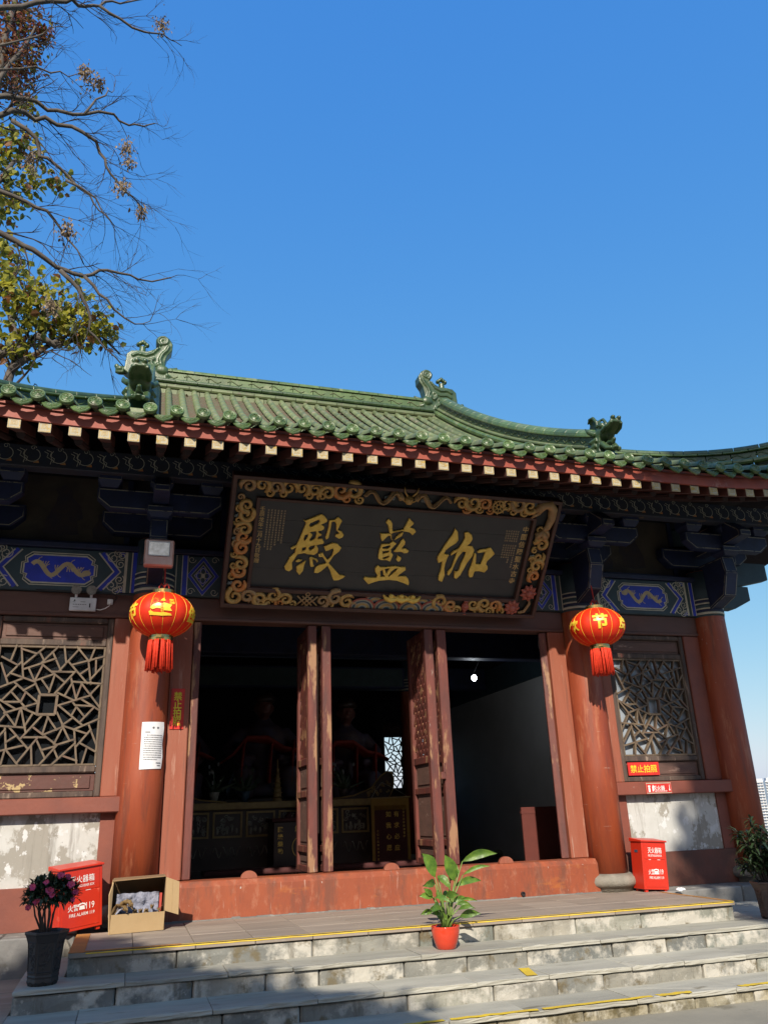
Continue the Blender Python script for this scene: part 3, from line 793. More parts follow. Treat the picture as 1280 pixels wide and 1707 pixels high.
Z0, Z1 = 3.317, 3.80
for s in (-1, 1):
    a, b_ = sorted((s * 2.86, s * 4.52))
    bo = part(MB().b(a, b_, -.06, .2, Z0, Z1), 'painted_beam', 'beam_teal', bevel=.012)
    O = (0, -.0635, 0)
    cx = (a + b_) / 2; cz = (Z0 + Z1) / 2
    h = .21
    f = MB()
    # blue field bands (chevrons)
    for sg in (-1, 1):
        f.ribbon([(cx + sg * .43, cz + h), (cx + sg * .60, cz), (cx + sg * .43, cz - h)], .052, O, X3, Z3, 0, 0)
        f.ribbon([(cx + sg * .395, cz + h), (cx + sg * .565, cz), (cx + sg * .395, cz - h)], .017, O, X3, Z3, .001, 1)
        f.ribbon([(cx + sg * .468, cz + h), (cx + sg * .638, cz), (cx + sg * .468, cz - h)], .017, O, X3, Z3, .001, 1)
    # cartouche
    def cart(k):
        p = []
        w2, h2 = .355 + k, .15 + k
        for q, (sx, sz) in enumerate(((1, 1), (-1, 1), (-1, -1), (1, -1))):
            c_ = [(w2, h2 * .35), (w2 * .9, h2 * .42), (w2 * .93, h2 * .7), (w2 * .75, h2)]
            if q % 2: c_ = c_[::-1]
            p += [(cx + sx * u, cz + sz * v) for u, v in c_]
        return p
    f.poly(cart(.0), O, X3, Z3, .0, 0)
    f.ribbon(cart(.008), .017, O, X3, Z3, .001, 1, closed=True)
    f.ribbon(cart(.032), .011, O, X3, Z3, .001, 1, closed=True)
    # end stripes
    for k, (u, w_, mi) in enumerate(((.69, .03, 1), (.725, .035, 2), (.755, .012, 1), (.79, .05, 0), (.815, .01, 1))):
        for sg in (-1, 1):
            f.ribbon([(cx + sg * u, cz - .235), (cx + sg * u, cz + .235)], w_, O, X3, Z3, .0004 * k, mi)
    for sg in (-1, 1):
        for sz in (-1, 1):
            for (du, dv, r) in ((.55, .16, .07), (.63, .09, .055), (.645, .19, .045), (.60, .21, .05)):
                f.ribbon([(cx + sg * du + p[0], cz + sz * dv + p[1]) for p in spiral(1.5, r, .012, 20, 1.0, sg * sz)], .0095, O, X3, Z3, .0022, 1)
            f.poly([(cx + sg * .60, cz + sz * .235), (cx + sg * .67, cz + sz * .235), (cx + sg * .67, cz + sz * .17)], O, X3, Z3, .0015, 0)
    part(f, 'painted_pattern', ['paint_blue', 'paint_line', 'paint_green'], bo)
    f = MB()
    dragon(f, cx, cz, .56, .22, (0, -.066, 0), 0)
    tag(part(f, 'painted_dragon', 'paint_dragon', bo), 'gold dragon painted on blue cartouche')
bo = part(MB().b(-2.5, 2.5, -.06, .2, Z0, Z1), 'painted_beam', 'beam_teal', bevel=.012)
O = (0, -.0635, 0)
cz = (Z0 + Z1) / 2
for sg in (-1, 1):
    f = MB()
    cu = sg * 2.15
    for k, (R_, mi, w_) in enumerate(((.225, 1, .01), (.20, 0, .045), (.17, 1, .008), (.15, 2, .03), (.125, 1, .008), (.10, 0, .03))):
        f.ribbon([(cu + R_ * .78, cz), (cu, cz + R_ * 1.03), (cu - R_ * .78, cz), (cu, cz - R_ * 1.03)], w_, O, X3, Z3, .0004 * k, mi, closed=True)
    for a in range(4):
        t = a * pi / 2
        f.ribbon([(cu + .045 * cos(t) + .03 * cos(q * pi / 5), cz + .055 * sin(t) + .035 * sin(q * pi / 5)) for q in range(10)], .006, O, X3, Z3, .003, 1, closed=True)
    f.poly([(cu + .022 * cos(q * pi / 5), cz + .026 * sin(q * pi / 5)) for q in range(10)], O, X3, Z3, .0035, 1)
    for u, w_, mi in ((2.355, .05, 0), (2.325, .01, 1), (2.385, .01, 1), (2.42, .03, 2), (2.45, .012, 1)):
        f.ribbon([(sg * u, cz - .235), (sg * u, cz + .235)], w_, O, X3, Z3, .001, mi)
    for sz in (-1, 1):
        for sx in (-1, 1):
            f.poly([(cu + sx * .17, cz + sz * .235), (cu + sx * .02, cz + sz * .235), (cu + sx * .17, cz + sz * .05)], O, X3, Z3, .0, 0) if False else None
            f.ribbon([(cu + sx * .13 + p[0], cz + sz * .19 + p[1]) for p in spiral(1.2, .045, .012, 14, 0, sx * sz)], .007, O, X3, Z3, .0, 1)
    part(f, 'painted_pattern', ['paint_blue', 'paint_line', 'paint_green'], bo)
# plate beam and murals between the bracket sets
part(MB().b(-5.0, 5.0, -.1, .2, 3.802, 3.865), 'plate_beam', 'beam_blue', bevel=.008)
for i, (a, b_) in enumerate(((-4.36, -3.05), (3.05, 4.36), (-1.9, -.1), (.1, 1.9))):
    mo = part(MB().b(a, b_, .09, .12, 3.866, 4.72), 'mural_board', 'mural')
    cx = (a + b_) / 2
    f = MB()
    O = (0, .0885, 0)
    sg = -1 if i == 1 else 1
    # robed figure and a smaller attendant, age-darkened
    f.poly([(cx + sg * u, v) for u, v in ((-.05, 4.0), (-.22, 4.03), (-.2, 4.2), (-.12, 4.38), (-.1, 4.5), (-.14, 4.56), (-.04, 4.62), (.05, 4.55), (.06, 4.46), (.16, 4.36), (.19, 4.22), (.13, 4.18), (.16, 4.02))], O, X3, Z3, 0, 0)
    f.poly([(cx + sg * (u + .42), v) for u, v in ((-.1, 3.98), (-.12, 4.1), (-.06, 4.2), (-.07, 4.27), (0, 4.32), (.06, 4.26), (.05, 4.18), (.12, 4.08), (.1, 3.97))], O, X3, Z3, 0, 0)
    part(f, 'mural_figure', 'mural_figure', mo)
    tr = MB()
    for (x0, x1, z0, z1) in ((a - .06, a, 3.866, 4.72), (b_, b_ + .06, 3.866, 4.72), (a - .06, b_ + .06, 3.866, 3.93)): tr.b(x0, x1, .06, .12, z0, z1)
    part(tr, 'mural_frame', 'beam_blue', mo)
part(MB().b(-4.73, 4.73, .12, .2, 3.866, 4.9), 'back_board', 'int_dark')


# bracket sets
def hexhead(cx, w_, prof, name='beam_head', O0=0.0, mt=('beam_blue', 'paint_line', 'paint_blue')):
    m = MB().prism(prof, (cx - w_ / 2, O0, 0), Y3, Z3, 0, w_)
    o = part(m, name, mt[0], bevel=.006)
    # gilt outline along both side faces and the nose
    f = MB()
    for sx in (-1, 1):
        U = (0, -sx * -1, 0)
        pts = [(p[0], p[1]) for p in prof]
        cxm = sum(p[0] for p in pts) / len(pts); czm = sum(p[1] for p in pts) / len(pts)
        ins = [(cxm + (p[0] - cxm) * .93, czm + (p[1] - czm) * .93) for p in pts]
        f.ribbon(ins, .012, (cx + sx * (w_ / 2 + .0015), O0, 0), Y3, Z3, 0, 0, closed=True)
    for i in range(1, len(prof) - 1):
        p, q = Vector((0, O0 + prof[i][0], prof[i][1])), Vector((0, O0 + prof[i + 1][0], prof[i + 1][1]))
        if prof[i + 1][1] < prof[i][1] - .03 and prof[i][0] < -.3:
            V = (q - p); l = V.length; V.normalize()
            N_ = Vector(X3).cross(V)
            sgn = -1 if N_.y > 0 else 1
            cc = (p + q) / 2 + N_ * sgn * .002
            a_, b2 = w_ / 2 - .012, l / 2 - .012
            f.ribbon([(a_, b2), (-a_, b2), (-a_, -b2), (a_, -b2)], .01, (cx, cc.y, cc.z), X3, V, 0, 0, closed=True)
    part(f, 'gilt_line', 'gilt_dim', o)
    return o


def dou(cx, cy, z0, w_=.24, h=.17, name='bearing_block'):
    a, b_ = w_ / 2, w_ / 2 * .68
    vs = []
    for (hw, z) in ((b_, z0), (a, z0 + h * .45), (a, z0 + h)):
        vs += [(cx - hw, cy - hw, z), (cx + hw, cy - hw, z), (cx + hw, cy + hw, z), (cx - hw, cy + hw, z)]
    fs = [(3, 2, 1, 0), (8, 9, 10, 11)] + [(k * 4 + i, k * 4 + (i + 1) % 4, k * 4 + 4 + (i + 1) % 4, k * 4 + 4 + i) for k in (0, 1) for i in range(4)]
    o = part(MB().add(vs, fs), name, 'beam_blue', bevel=.004)
    f = MB()
    yy = cy - a - .002
    f.ribbon([(cx - a + .01, z0 + h - .01), (cx + a - .01, z0 + h - .01), (cx + a - .01, z0 + h * .48), (cx - a + .01, z0 + h * .48)], .008, (0, yy, 0), X3, Z3, 0, 0, closed=True)
    part(f, 'gilt_line', 'gilt_dim', o)
    return o


def arm(cx, cy, z0, z1, hw, th=.12):
    pr_ = [(-hw, z1), (-hw, z0 + (z1 - z0) * .5), (-hw + .13, z0), (hw - .13, z0), (hw, z0 + (z1 - z0) * .5), (hw, z1)]
    o = part(MB().prism(pr_, (cx, cy + th / 2, 0), X3, Z3, 0, th), 'bracket_arm', 'beam_blue', bevel=.006)
    f = MB()
    ins = [(u * .97, z0 + (z - z0) * .86 + .015) for u, z in pr_]
    f.ribbon(ins, .011, (cx, cy - th / 2 - .002, 0), X3, Z3, 0, 0, closed=True)
    mid = (z0 + z1) / 2
    pz = [(u, z0 - .001) for u in (-hw + .13, hw - .13)]
    f.ribbon([(-hw + .15, 0), (hw - .15, 0)], .012, (cx, cy - th / 2 + .01, z0 - .002), X3, (0, -1, 0), 0, 0) if False else None
    part(f, 'gilt_line', 'gilt_dim', o)
    return o


NOSE = [(.0, 4.02), (-.60, 4.02), (-.635, 3.80), (-.52, 3.50), (.0, 3.32)]
for cx in COLX:
    hexhead(cx, .19, NOSE)
    dou(cx, -.58, 4.02, .27, .12)
    arm(cx, -.60, 4.09, 4.32, .66)
    arm(cx, -.0, 4.02, 4.28, .62, .14)
    hexhead(cx, .17, [(.1, 4.50), (-.72, 4.50), (-1.02, 4.27), (-1.02, 4.19), (-.62, 4.16), (.1, 4.16)], 'cantilever_nose')
    for dx in (-.54, 0, .54): dou(cx + dx, -.60, 4.325, .25, .16)
for cx in (0.0,):
    dou(cx, -.58, 4.02, .27, .12); arm(cx, -.60, 4.09, 4.32, .66)
    hexhead(cx, .17, [(.1, 4.50), (-.72, 4.50), (-1.02, 4.27), (-1.02, 4.19), (-.62, 4.16), (.1, 4.16)], 'cantilever_nose')
    for dx in (-.54, .54): dou(cx + dx, -.60, 4.325, .25, .16)
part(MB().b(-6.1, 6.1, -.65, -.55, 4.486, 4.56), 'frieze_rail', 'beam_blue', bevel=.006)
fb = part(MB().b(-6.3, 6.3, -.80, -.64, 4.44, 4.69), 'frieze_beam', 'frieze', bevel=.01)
f = MB()
x = -6.1
while x < 6.1:
    f.ribbon([(x + p[0], 4.575 + p[1]) for p in spiral(.8, .085, .07, 16, 2.4)], .006, (0, -.8025, 0), X3, Z3, 0, 0)
    f.ribbon([(x + p[0], 4.655 + p[1]) for p in spiral(1.2, .03, .008, 12, 0)], .005, (0, -.8025, 0), X3, Z3, 0, 0)
    f.ribbon([(x + .11, 4.62), (x + .15, 4.60), (x + .14, 4.56), (x + .19, 4.53), (x + .18, 4.48)], .006, (0, -.8025, 0), X3, Z3, 0, 0)
    f.ribbon([(x + .13, 4.64), (x + .18, 4.62), (x + .17, 4.575), (x + .215, 4.545), (x + .205, 4.50)], .006, (0, -.8025, 0), X3, Z3, 0, 0)
    f.poly([(x + .01, 4.485), (x + .07, 4.485), (x + .06, 4.515)], (0, -.8025, 0), X3, Z3, 0, 1)
    x += .262
part(f, 'painted_scrolls', ['paint_line', 'carve_orange'], fb)
# corner: beam ends running out past the end columns and the diagonal hip beams
for s in (-1, 1):
    part(MB().prism([(0, 3.40), (.34, 3.40), (.62, 3.56), (.62, 3.60), (.3, 3.62), (0, 3.62)] if False else [(0, 3.47), (.38, 3.47), (.66, 3.60), (.66, 3.80), (0, 3.80)], (s * 4.86, .09, 0), (s, 0, 0), Z3, -.09, .09), 'beam_end', 'beam_teal', bevel=.008)
    part(MB().prism([(0, 3.87), (.55, 3.80), (1.1, 3.92), (1.1, 4.16), (0, 4.16)], (s * 4.80, .07, 0), (s, 0, 0), Z3, -.07, .07), 'beam_end', 'beam_teal', bevel=.008)
    part(MB().bar((s * 4.5, .2, 4.50), (s * 6.78, -2.05, 4.52), .17, .26), 'hip_beam', 'beam_teal', bevel=.01)
    part(MB().b(*sorted((s * 5.36, s * 5.50)), -.7, 11.0, 4.40, 4.66), 'frieze_beam', 'frieze')
    for y in (0., 3.5, 7, 10.4):
        arm(s * 5.1, y, 4.1, 4.32, .45)

# ------------------------------------------------------------------ roof
EX, EY = 6.9, -2.15
def prof(y): t = y - EY; return 4.545 + .385 * t + .0280 * t * t
def lift(x, y):
    a = max(0, abs(x) - 3.1) / 3.8
    return .95 * a ** 2.5 * max(0, 1 - (y - EY) / 4.2)
def rz(x, y): return prof(y) + lift(x, y)
def hip_y(x): return 5.0 if abs(x) < 3.02 else EY + (EX - abs(x))


deck = MB()
ys = [-2.10 + i * .35 for i in range(21)] + [5.2]
for xa, xb, full in ((-EX, -3.02, 0), (-3.02, 3.02, 1), (3.02, EX, 0)):
    nx = 12
    vs = []
    for y in ys:
        for i in range(nx + 1):
            x = xa + (xb - xa) * i / nx
            yy = y if full else min(y, EY + EX - abs(x))
            vs.append((x, yy, rz(x, yy) - .115))
    W = nx + 1
    deck.add(vs, [(j * W + i, j * W + i + 1, (j + 1) * W + i + 1, (j + 1) * W + i) for j in range(len(ys) - 1) for i in range(nx)])
# rear and side slopes
def prof_side(d): return 4.43 + .385 * d + .028 * d * d
for s in (-1, 1):
    sv = []
    K = 9
    for k in range(K):
        d = 3.93 * k / (K - 1)
        x = s * (EX - d); z = prof_side(d) + (0)
        for y in [EY + d + (14.6 - 2 * d - 0) * q / 8 for q in range(9)]: sv.append((x, y, z + lift(s * (EX - d), -2.15 + abs(0)) * (max(0, 1 - min(abs(y - EY), abs(12.45 - y)) / 4) ** 2)))
    deck.add(sv, [(k * 9 + q, k * 9 + q + 1, (k + 1) * 9 + q + 1, (k + 1) * 9 + q) for k in range(K - 1) for q in range(8)])
    # gable wall
    deck.add([(s * 2.99, 1.2, 5.6), (s * 2.99, 9.2, 5.6), (s * 2.99, 9.2, 6.5), (s * 2.99, 5.2, 8.9), (s * 2.99, 1.2, 6.2)], [(0, 1, 2, 3, 4)])
bv = []
for j in range(12):
    y = 5.2 + 7.25 * j / 11
    d = 12.45 - y
    hw = 3.02 if d > 3.88 else EX - d
    for i in range(9): bv.append((-hw + 2 * hw * i / 8, y, prof_side(d)))
deck.add(bv, [(j * 9 + i, j * 9 + i + 1, (j + 1) * 9 + i + 1, (j + 1) * 9 + i) for j in range(11) for i in range(8)])
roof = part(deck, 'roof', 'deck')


def rp(mb, name, m, **k): return mb.build(name, m, roof, **k)


# fascia board
fa = MB()
xs2 = [-EX + .23 * i for i in range(61)]
fv = []
for x in xs2:
    l = lift(x, EY)
    fv += [(x, -2.075, 4.333 + l), (x, -2.08, 4.49 + l), (x, -2.04, 4.49 + l), (x, -2.04, 4.335 + l)]
fa.add(fv, [(i * 4 + a, (i + 1) * 4 + a, (i + 1) * 4 + (a + 1) % 4, i * 4 + (a + 1) % 4) for i in range(60) for a in range(4)])
rp(fa, 'eave_board', 'fascia')
# rafters: flying rafters with painted square ends above round ones
fly = MB().bar((0, 0, 0), (0, .95, .37), .102, .098).mesh('flying_rafter')
low = MB().tube([(0, 0, 0), (0, 1.85, .72)], .042, 8).mesh('eave_rafter')
endm = MB().b(-.053, .053, -.012, 0, -.052, .052).mesh('rafter_end')
gm = MB()
for p in ([(-.046, .045), (.046, .045), (.046, -.045), (-.046, -.045)],):
    gm.ribbon(p, .008, (0, -.0135, 0), X3, Z3, 0, 0, closed=True)
for p in ([(-.024, -.024), (-.024, .024), (.024, .024), (.024, -.016), (-.014, -.016), (-.014, .012), (.013, .012), (.013, -.005), (-.002, -.005)],):
    gm.ribbon(p, .006, (0, -.0135, 0), X3, Z3)
gmm = gm.mesh('rafter_mark')
for me, m in ((fly, 'rafter_red'), (low, 'rafter'), (endm, 'rafter_end'), (gmm, 'gilt')): me.materials.append(MATS[m])
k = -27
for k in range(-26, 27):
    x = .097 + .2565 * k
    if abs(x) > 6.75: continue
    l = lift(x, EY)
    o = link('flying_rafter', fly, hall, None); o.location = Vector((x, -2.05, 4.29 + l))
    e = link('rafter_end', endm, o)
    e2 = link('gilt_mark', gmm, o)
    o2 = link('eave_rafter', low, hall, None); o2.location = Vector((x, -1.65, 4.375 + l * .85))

# tiles
PIT = .2435
disc = MB()
nd = 22
# round end tile: rim and raised boss, tilted up like the photograph's
dn = Vector((0, -.93, .37)).normalized()
du = Vector((1, 0, 0)); dv = dn.cross(du) * -1
dv = Vector((0, .37, .93)).normalized()
def dpt(r, a, h): return tuple(du * (r * cos(a)) + dv * (r * sin(a)) + dn * h)
prof_d = [(.064, -.03), (.066, .004), (.060, .010), (.054, .010), (.051, .003), (.030, .003), (.026, .009), (.0, .011)]
dvs = [dpt(r, 2 * pi * j / nd, h) for r, h in prof_d for j in range(nd)]
disc.add(dvs, [(i * nd + j, i * nd + (j + 1) % nd, (i + 1) * nd + (j + 1) % nd, (i + 1) * nd + j) for i in range(len(prof_d) - 1) for j in range(nd)])
for k in range(8):
    a = k * pi / 4
    disc.blob(dpt(.041, a, .005), (.006, .006, .006), 6)
disc.tube([dpt(.016 * cos(t * .7), .0, .012) if False else dpt(.006 + .0018 * t, t * .9, .011) for t in range(10)], .0035, 4)
disc = disc.mesh('eave_disc')
drip = MB()
dr = [(-.10, .035), (-.085, -.005), (-.055, -.045), (-.02, -.062), (0, -.078), (.02, -.062), (.055, -.045), (.085, -.005), (.10, .035), (.05, .012), (0, .004), (-.05, .012)]
U_ = Vector(X3); V_ = Vector((0, .42, .91)).normalized()
drip.prism(dr, (0, 0, 0), U_, V_, -.012, .008)
drip.ribbon([(p[0] * .86, p[1] * .82 - .003) for p in dr], .007, (0, 0, 0), U_, V_, .0105, 0, closed=True)
for sg in (-1, 1):
    drip.tube([Vector(P3((0, 0, 0), U_, V_, sg * (.02 + q[0]), -.02 + q[1])) + U_.cross(V_) * .009 for q in spiral(1.1, .022, .004, 9, 0, sg)], .004, 4)
drip.tube([Vector(P3((0, 0, 0), U_, V_, 0, -.06 + .05 * q / 5)) + U_.cross(V_) * .009 for q in range(6)], .005, 4)
drip = drip.mesh('drip_tile')
for me in (disc, drip):
    me.materials.append(MATS['glaze']); me.polygons.foreach_set('use_smooth', [True] * len(me.polygons))


def tube_row(x):
    m = MB()
    ye_ = hip_y(x)
    y = EY - .02
    R_ = .061
    nA = 8
    vs = []; fs = []
    while y < ye_ - .02:
        y2 = min(y + .33, ye_)
        for (yy, r) in ((y, R_), (y + .03, R_), (y2 - .001, R_ - .005)):
            z = rz(x, yy) - .008
            for j in range(nA + 1):
                a = pi * j / nA
                vs.append((x + r * cos(a), yy - .36 * r * sin(a) * .8, z + r * sin(a) * .95))
        y = y2
    rows = len(vs) // (nA + 1)
    W = nA + 1
    fs = [(i * W + j, i * W + j + 1, (i + 1) * W + j + 1, (i + 1) * W + j) for i in range(rows - 1) for j in range(nA)]
    return m.add(vs, fs)


def pan_row(x):
    m = MB()
    ye_ = min(hip_y(x - PIT / 2), hip_y(x + PIT / 2))
    y = EY + .02
    vs = []
    while y < ye_:
        y2 = min(y + .17, ye_)
        for yy, h in ((y, .022), (y2, .0)):
            for q in (-1, -.5, 0, .5, 1):
                vs.append((x + q * .09, yy, rz(x, yy) - .052 + h - .022 * (1 - q * q)))
        y = y2
    rows = len(vs) // 5
    return m.add(vs, [(i * 5 + j, i * 5 + j + 1, (i + 1) * 5 + j + 1, (i + 1) * 5 + j) for i in range(rows - 1) for j in range(4)])


for k in range(-27, 29):
    x = .071 + PIT * k
    if abs(x) > EX - .05: continue
    rp(tube_row(x), 'roof_tube', 'glaze_pale', smooth=True)
    o = link('eave_disc', disc, roof); o.location = (x, EY - .045, 4.542 + lift(x, EY)); o.rotation_euler = (rnd.uniform(-.05, .05), rnd.uniform(-.3, .3), rnd.uniform(-.06, .06))
    x2 = x + PIT / 2
    if abs(x2) > EX - .1: continue
    rp(pan_row(x2), 'pan_row', 'pan_tile')
    o = link('drip_tile', drip, roof); o.location = (x2, EY - .028, 4.470 + lift(x2, EY)); o.rotation_euler = (rnd.uniform(-.05, .05), rnd.uniform(-.05, .05), rnd.uniform(-.05, .05))


# ridges: courses of glazed pieces with open joints
def sweep(path, prof2, gap, piece, name, mat_, off=0.0):
    """path: list of (point, side, up); prof2: closed (side, up) outline; cut into pieces of given length"""
    pts = [Vector(p[0]) for p in path]
    cum = [0]
    for a, b_ in zip(pts, pts[1:]): cum.append(cum[-1] + (b_ - a).length)
    tot = cum[-1]
    def at(d):
        d = max(0, min(tot, d))
        i = 0
        while i < len(cum) - 2 and cum[i + 1] < d: i += 1
        t = (d - cum[i]) / max(1e-6, cum[i + 1] - cum[i])
        return (pts[i].lerp(pts[i + 1], t), Vector(path[i][1]).lerp(Vector(path[i + 1][1]), t).normalized(), Vector(path[i][2]).lerp(Vector(path[i + 1][2]), t).normalized())
    d = -off
    n = len(prof2)
    while d < tot - .02:
        a, b_ = max(0, d + gap), min(tot, d + piece - gap)
        d += piece
        if b_ - a < .03: continue
        vs = []
        for dd in (a, (a + b_) / 2, b_):
            p, sd, up = at(dd)
            vs += [p + sd * q[0] + up * q[1] for q in prof2]
        fs = [(i * n + j, i * n + (j + 1) % n, (i + 1) * n + (j + 1) % n, (i + 1) * n + j) for i in (0, 1) for j in range(n)]
        fs += [tuple(range(n - 1, -1, -1)), tuple(2 * n + j for j in range(n))]
        rp(MB().add(vs, fs), name, mat_, smooth=False, bevel=.004)


def rnd_prof(w_, h0, h1, k=5):
    """half-round moulding outline, both sides"""
    R_ = (h1 - h0) / 2; c = (h0 + h1) / 2
    right = [(w_ - R_ + R_ * cos(-pi / 2 + pi * i / k), c + R_ * sin(-pi / 2 + pi * i / k)) for i in range(k + 1)]
    left = [(-u, v) for u, v in reversed(right)]
    return right + left
def box_prof(w_, h0, h1): return [(w_, h0), (w_, h1), (-w_, h1), (-w_, h0)]
def cap_prof(w_, h0, h1): return [(w_, h0)] + [(w_ * cos(pi * i / 8), h0 + .02 + (h1 - h0 - .02) * sin(pi * i / 8)) for i in range(9)] + [(-w_, h0)]


RYC = 5.2
main = [((-2.86 + 5.72 * i / 10, RYC, 8.66), (0, -1, 0), (0, 0, 1)) for i in range(11)]
for pf, pc, off, m in ((box_prof(.19, -.12, .10), .42, 0, 'glaze_pale'), (rnd_prof(.235, .10, .21), .42, .2, 'glaze_pale'), (box_prof(.16, .21, .245), 1.2, .1, 'glaze_dark'),
                       (rnd_prof(.21, .245, .34), .42, .05, 'glaze_dark'), (box_prof(.12, .34, .52), .42, .25, 'glaze'), (cap_prof(.15, .52, .63), .42, .12, 'glaze')):
    sweep(main, pf, .004, pc, 'ridge_tile', m, off)
rel = MB()
for i in range(14):
    cx = -2.75 + .42 * i
    rel.tube([(cx + .30 * t / 12, RYC - .122, 9.09 + .035 * sin(t / 12 * 2 * pi)) for t in range(13)], .012, 5)
    for q in (-1, 1): rel.blob((cx + .15 + q * .08, RYC - .122, 9.09 - q * .035), (.02, .012, .02), 6)
tag(rp(rel, 'ridge_relief', 'glaze_pale', smooth=True), None, kind='stuff')
for s in (-1, 1):
    path = []
    for i in range(25):
        y = 4.95 - 5.5 * i / 24
        sl = .385 + .056 * (y - EY)
        up = Vector((0, -sl, 1)).normalized()
        path.append(((s * 3.0, y, prof(y)), (s, 0, 0), tuple(up)))
    for pf, pc, off, m in ((rnd_prof(.24, -.02, .08), .25, 0, 'glaze_pale'), (rnd_prof(.19, .085, .195), .25, .1, 'glaze'), (rnd_prof(.15, .20, .255), .34, .2, 'glaze_pale'),
                           (box_prof(.10, .255, .37), .34, .05, 'glaze_dark'), (cap_prof(.13, .37, .49), .34, .15, 'glaze')):
        sweep(path, pf, .004, pc, 'ridge_tile', m, off)
    rel = MB()
    for i in range(1, 23):
        p, sd, up = Vector(path[i][0]), Vector(path[i][1]), Vector(path[i][2])
        dd = (Vector(path[i + 1][0]) - p)
        for q in (-1, 1):
            rel.tube([p + dd * (t / 8 * .8) + up * (.312 + .03 * sin(t / 8 * 2 * pi)) + sd * q * .102 for t in range(9)], .009, 4)
    tag(rp(rel, 'ridge_relief', 'glaze_pale', smooth=True), None, kind='stuff')
    # hip ridge to the eave corner
    path = []
    for i in range(17):
        t = 3.55 * i / 16
        x, y = s * (3.25 + t), 1.5 - t
        path.append(((x, y, rz(x, y) - .03 + .45 * (i / 16) ** 4), (s * .707, .707, 0), (0, 0, 1)))
    for pf, pc, off, m in ((rnd_prof(.17, .0, .09), .27, 0, 'glaze'), (box_prof(.08, .09, .20), .34, .1, 'glaze_dark'), (rnd_prof(.12, .20, .235), .34, .2, 'glaze'), (cap_prof(.11, .235, .32), .34, .05, 'glaze_dark')):
        sweep(path, pf, .004, pc, 'ridge_tile', m, off)
    rel = MB()
    for i in range(16):
        p = Vector(path[i][0]); dd = Vector(path[i + 1][0]) - p
        for q in (-1, 1):
            sd = Vector(path[i][1]) * q
            rel.tube([p + dd * (t / 8 * .8) + Vector((0, 0, .145 + .028 * sin(t / 8 * 2 * pi))) + sd * .082 for t in range(9)], .009, 4)
    tag(rp(rel, 'ridge_relief', 'glaze', smooth=True), None, kind='stuff')


# ridge-end dragon fish: outline traced in the ridge plane, then carved detail
def ridge_beast(s):
    Bx, Bz = 2.55, 9.02
    O = (s * Bx, RYC, Bz); U = (s, 0, 0)
    out = [(.13, .14), (.16, .34), (.12, .52), (.04, .64), (.03, .78), (.10, .90), (.20, .96), (.31, .93), (.36, .85), (.34, .77), (.28, .74), (.30, .68), (.42, .60), (.50, .56), (.66, .56), (.80, .54), (.88, .46), (.90, .2), (.92, .10), (.72, -.05), (.55, -.12), (.2, -.10), (.08, -.05), (.06, .02)]
    m = MB()
    sd = 1 if s > 0 else 1
    m.prism(out, O, U, Z3, -.13, .13)
    def pt(u, v, d): return (O[0] + s * u, O[1] + d, O[2] + v)
    for d in (-.14, .14):
        m.tube([pt(.21 + q[0], .83 + q[1], d) for q in spiral(1.9, .115, .012, 26, -1.2, 1)], [.028 - .0006 * i for i in range(27)], 6)
        m.tube([pt(*q, d) for q in ((.10, .72), (.14, .62), (.22, .52), (.26, .40), (.22, .28))], .03, 6)
        m.tube([pt(*q, d) for q in ((.30, .66), (.40, .52), (.52, .46), (.68, .48), (.78, .42))], .026, 6)
        m.tube([pt(*q, d) for q in ((.36, .40), (.50, .34), (.66, .36), (.76, .30))], .024, 6)
        m.tube([pt(*q, d) for q in ((.40, .06), (.52, .16), (.60, .12), (.70, .24), (.76, .18))], .028, 6)
        for i in range(4):
            for j in range(3): m.blob(pt(.48 + .07 * i + .035 * (j % 2), .10 + .07 * j, d), (.035, .03, .035), 8)
        # head at the foot, biting the ridge
        m.blob(pt(.20, .18, d * .9), (.13, .06, .10), 10)
        m.blob(pt(.28, .28, d), (.05, .04, .045), 8)
        m.tube([pt(.06, .20, d * .7), pt(-.03, .23, d * .6), pt(-.08, .29, d * .5)], [.055, .045, .02], 7)
        m.tube([pt(.12, .07, d * .8), pt(.02, .05, d * .7), pt(-.02, .09, d * .6)], [.05, .035, .02], 7)
        m.tube([pt(.34, .22, d), pt(.42, .30, d), pt(.40, .38, d)], [.04, .03, .012], 6)
        m.tube([pt(.36, .02, d), pt(.44, -.04, d), pt(.52, .02, d)], [.04, .03, .012], 6)
    # sword hilt on the back
    m.tube([pt(.60, .54, 0), pt(.60, .72, 0)], [.075, .06], 8)
    for a in range(-2, 3): m.blob(pt(.60 + .045 * a, .76 + .035 * (2 - abs(a)), 0), (.04, .06, .05), 8)
    # little beast on the gable side
    m.blob(pt(.98, .16, 0), (.10, .09, .07), 8); m.blob(pt(1.05, .22, 0), (.05, .06, .05), 8)
    m.tube([pt(.88, .12, 0), pt(1.0, .10, 0), pt(1.07, .10, 0)], [.07, .06, .03], 7)
    o = rp(m, 'ridge_beast', 'glaze_dark', remesh=.0135)
    return o


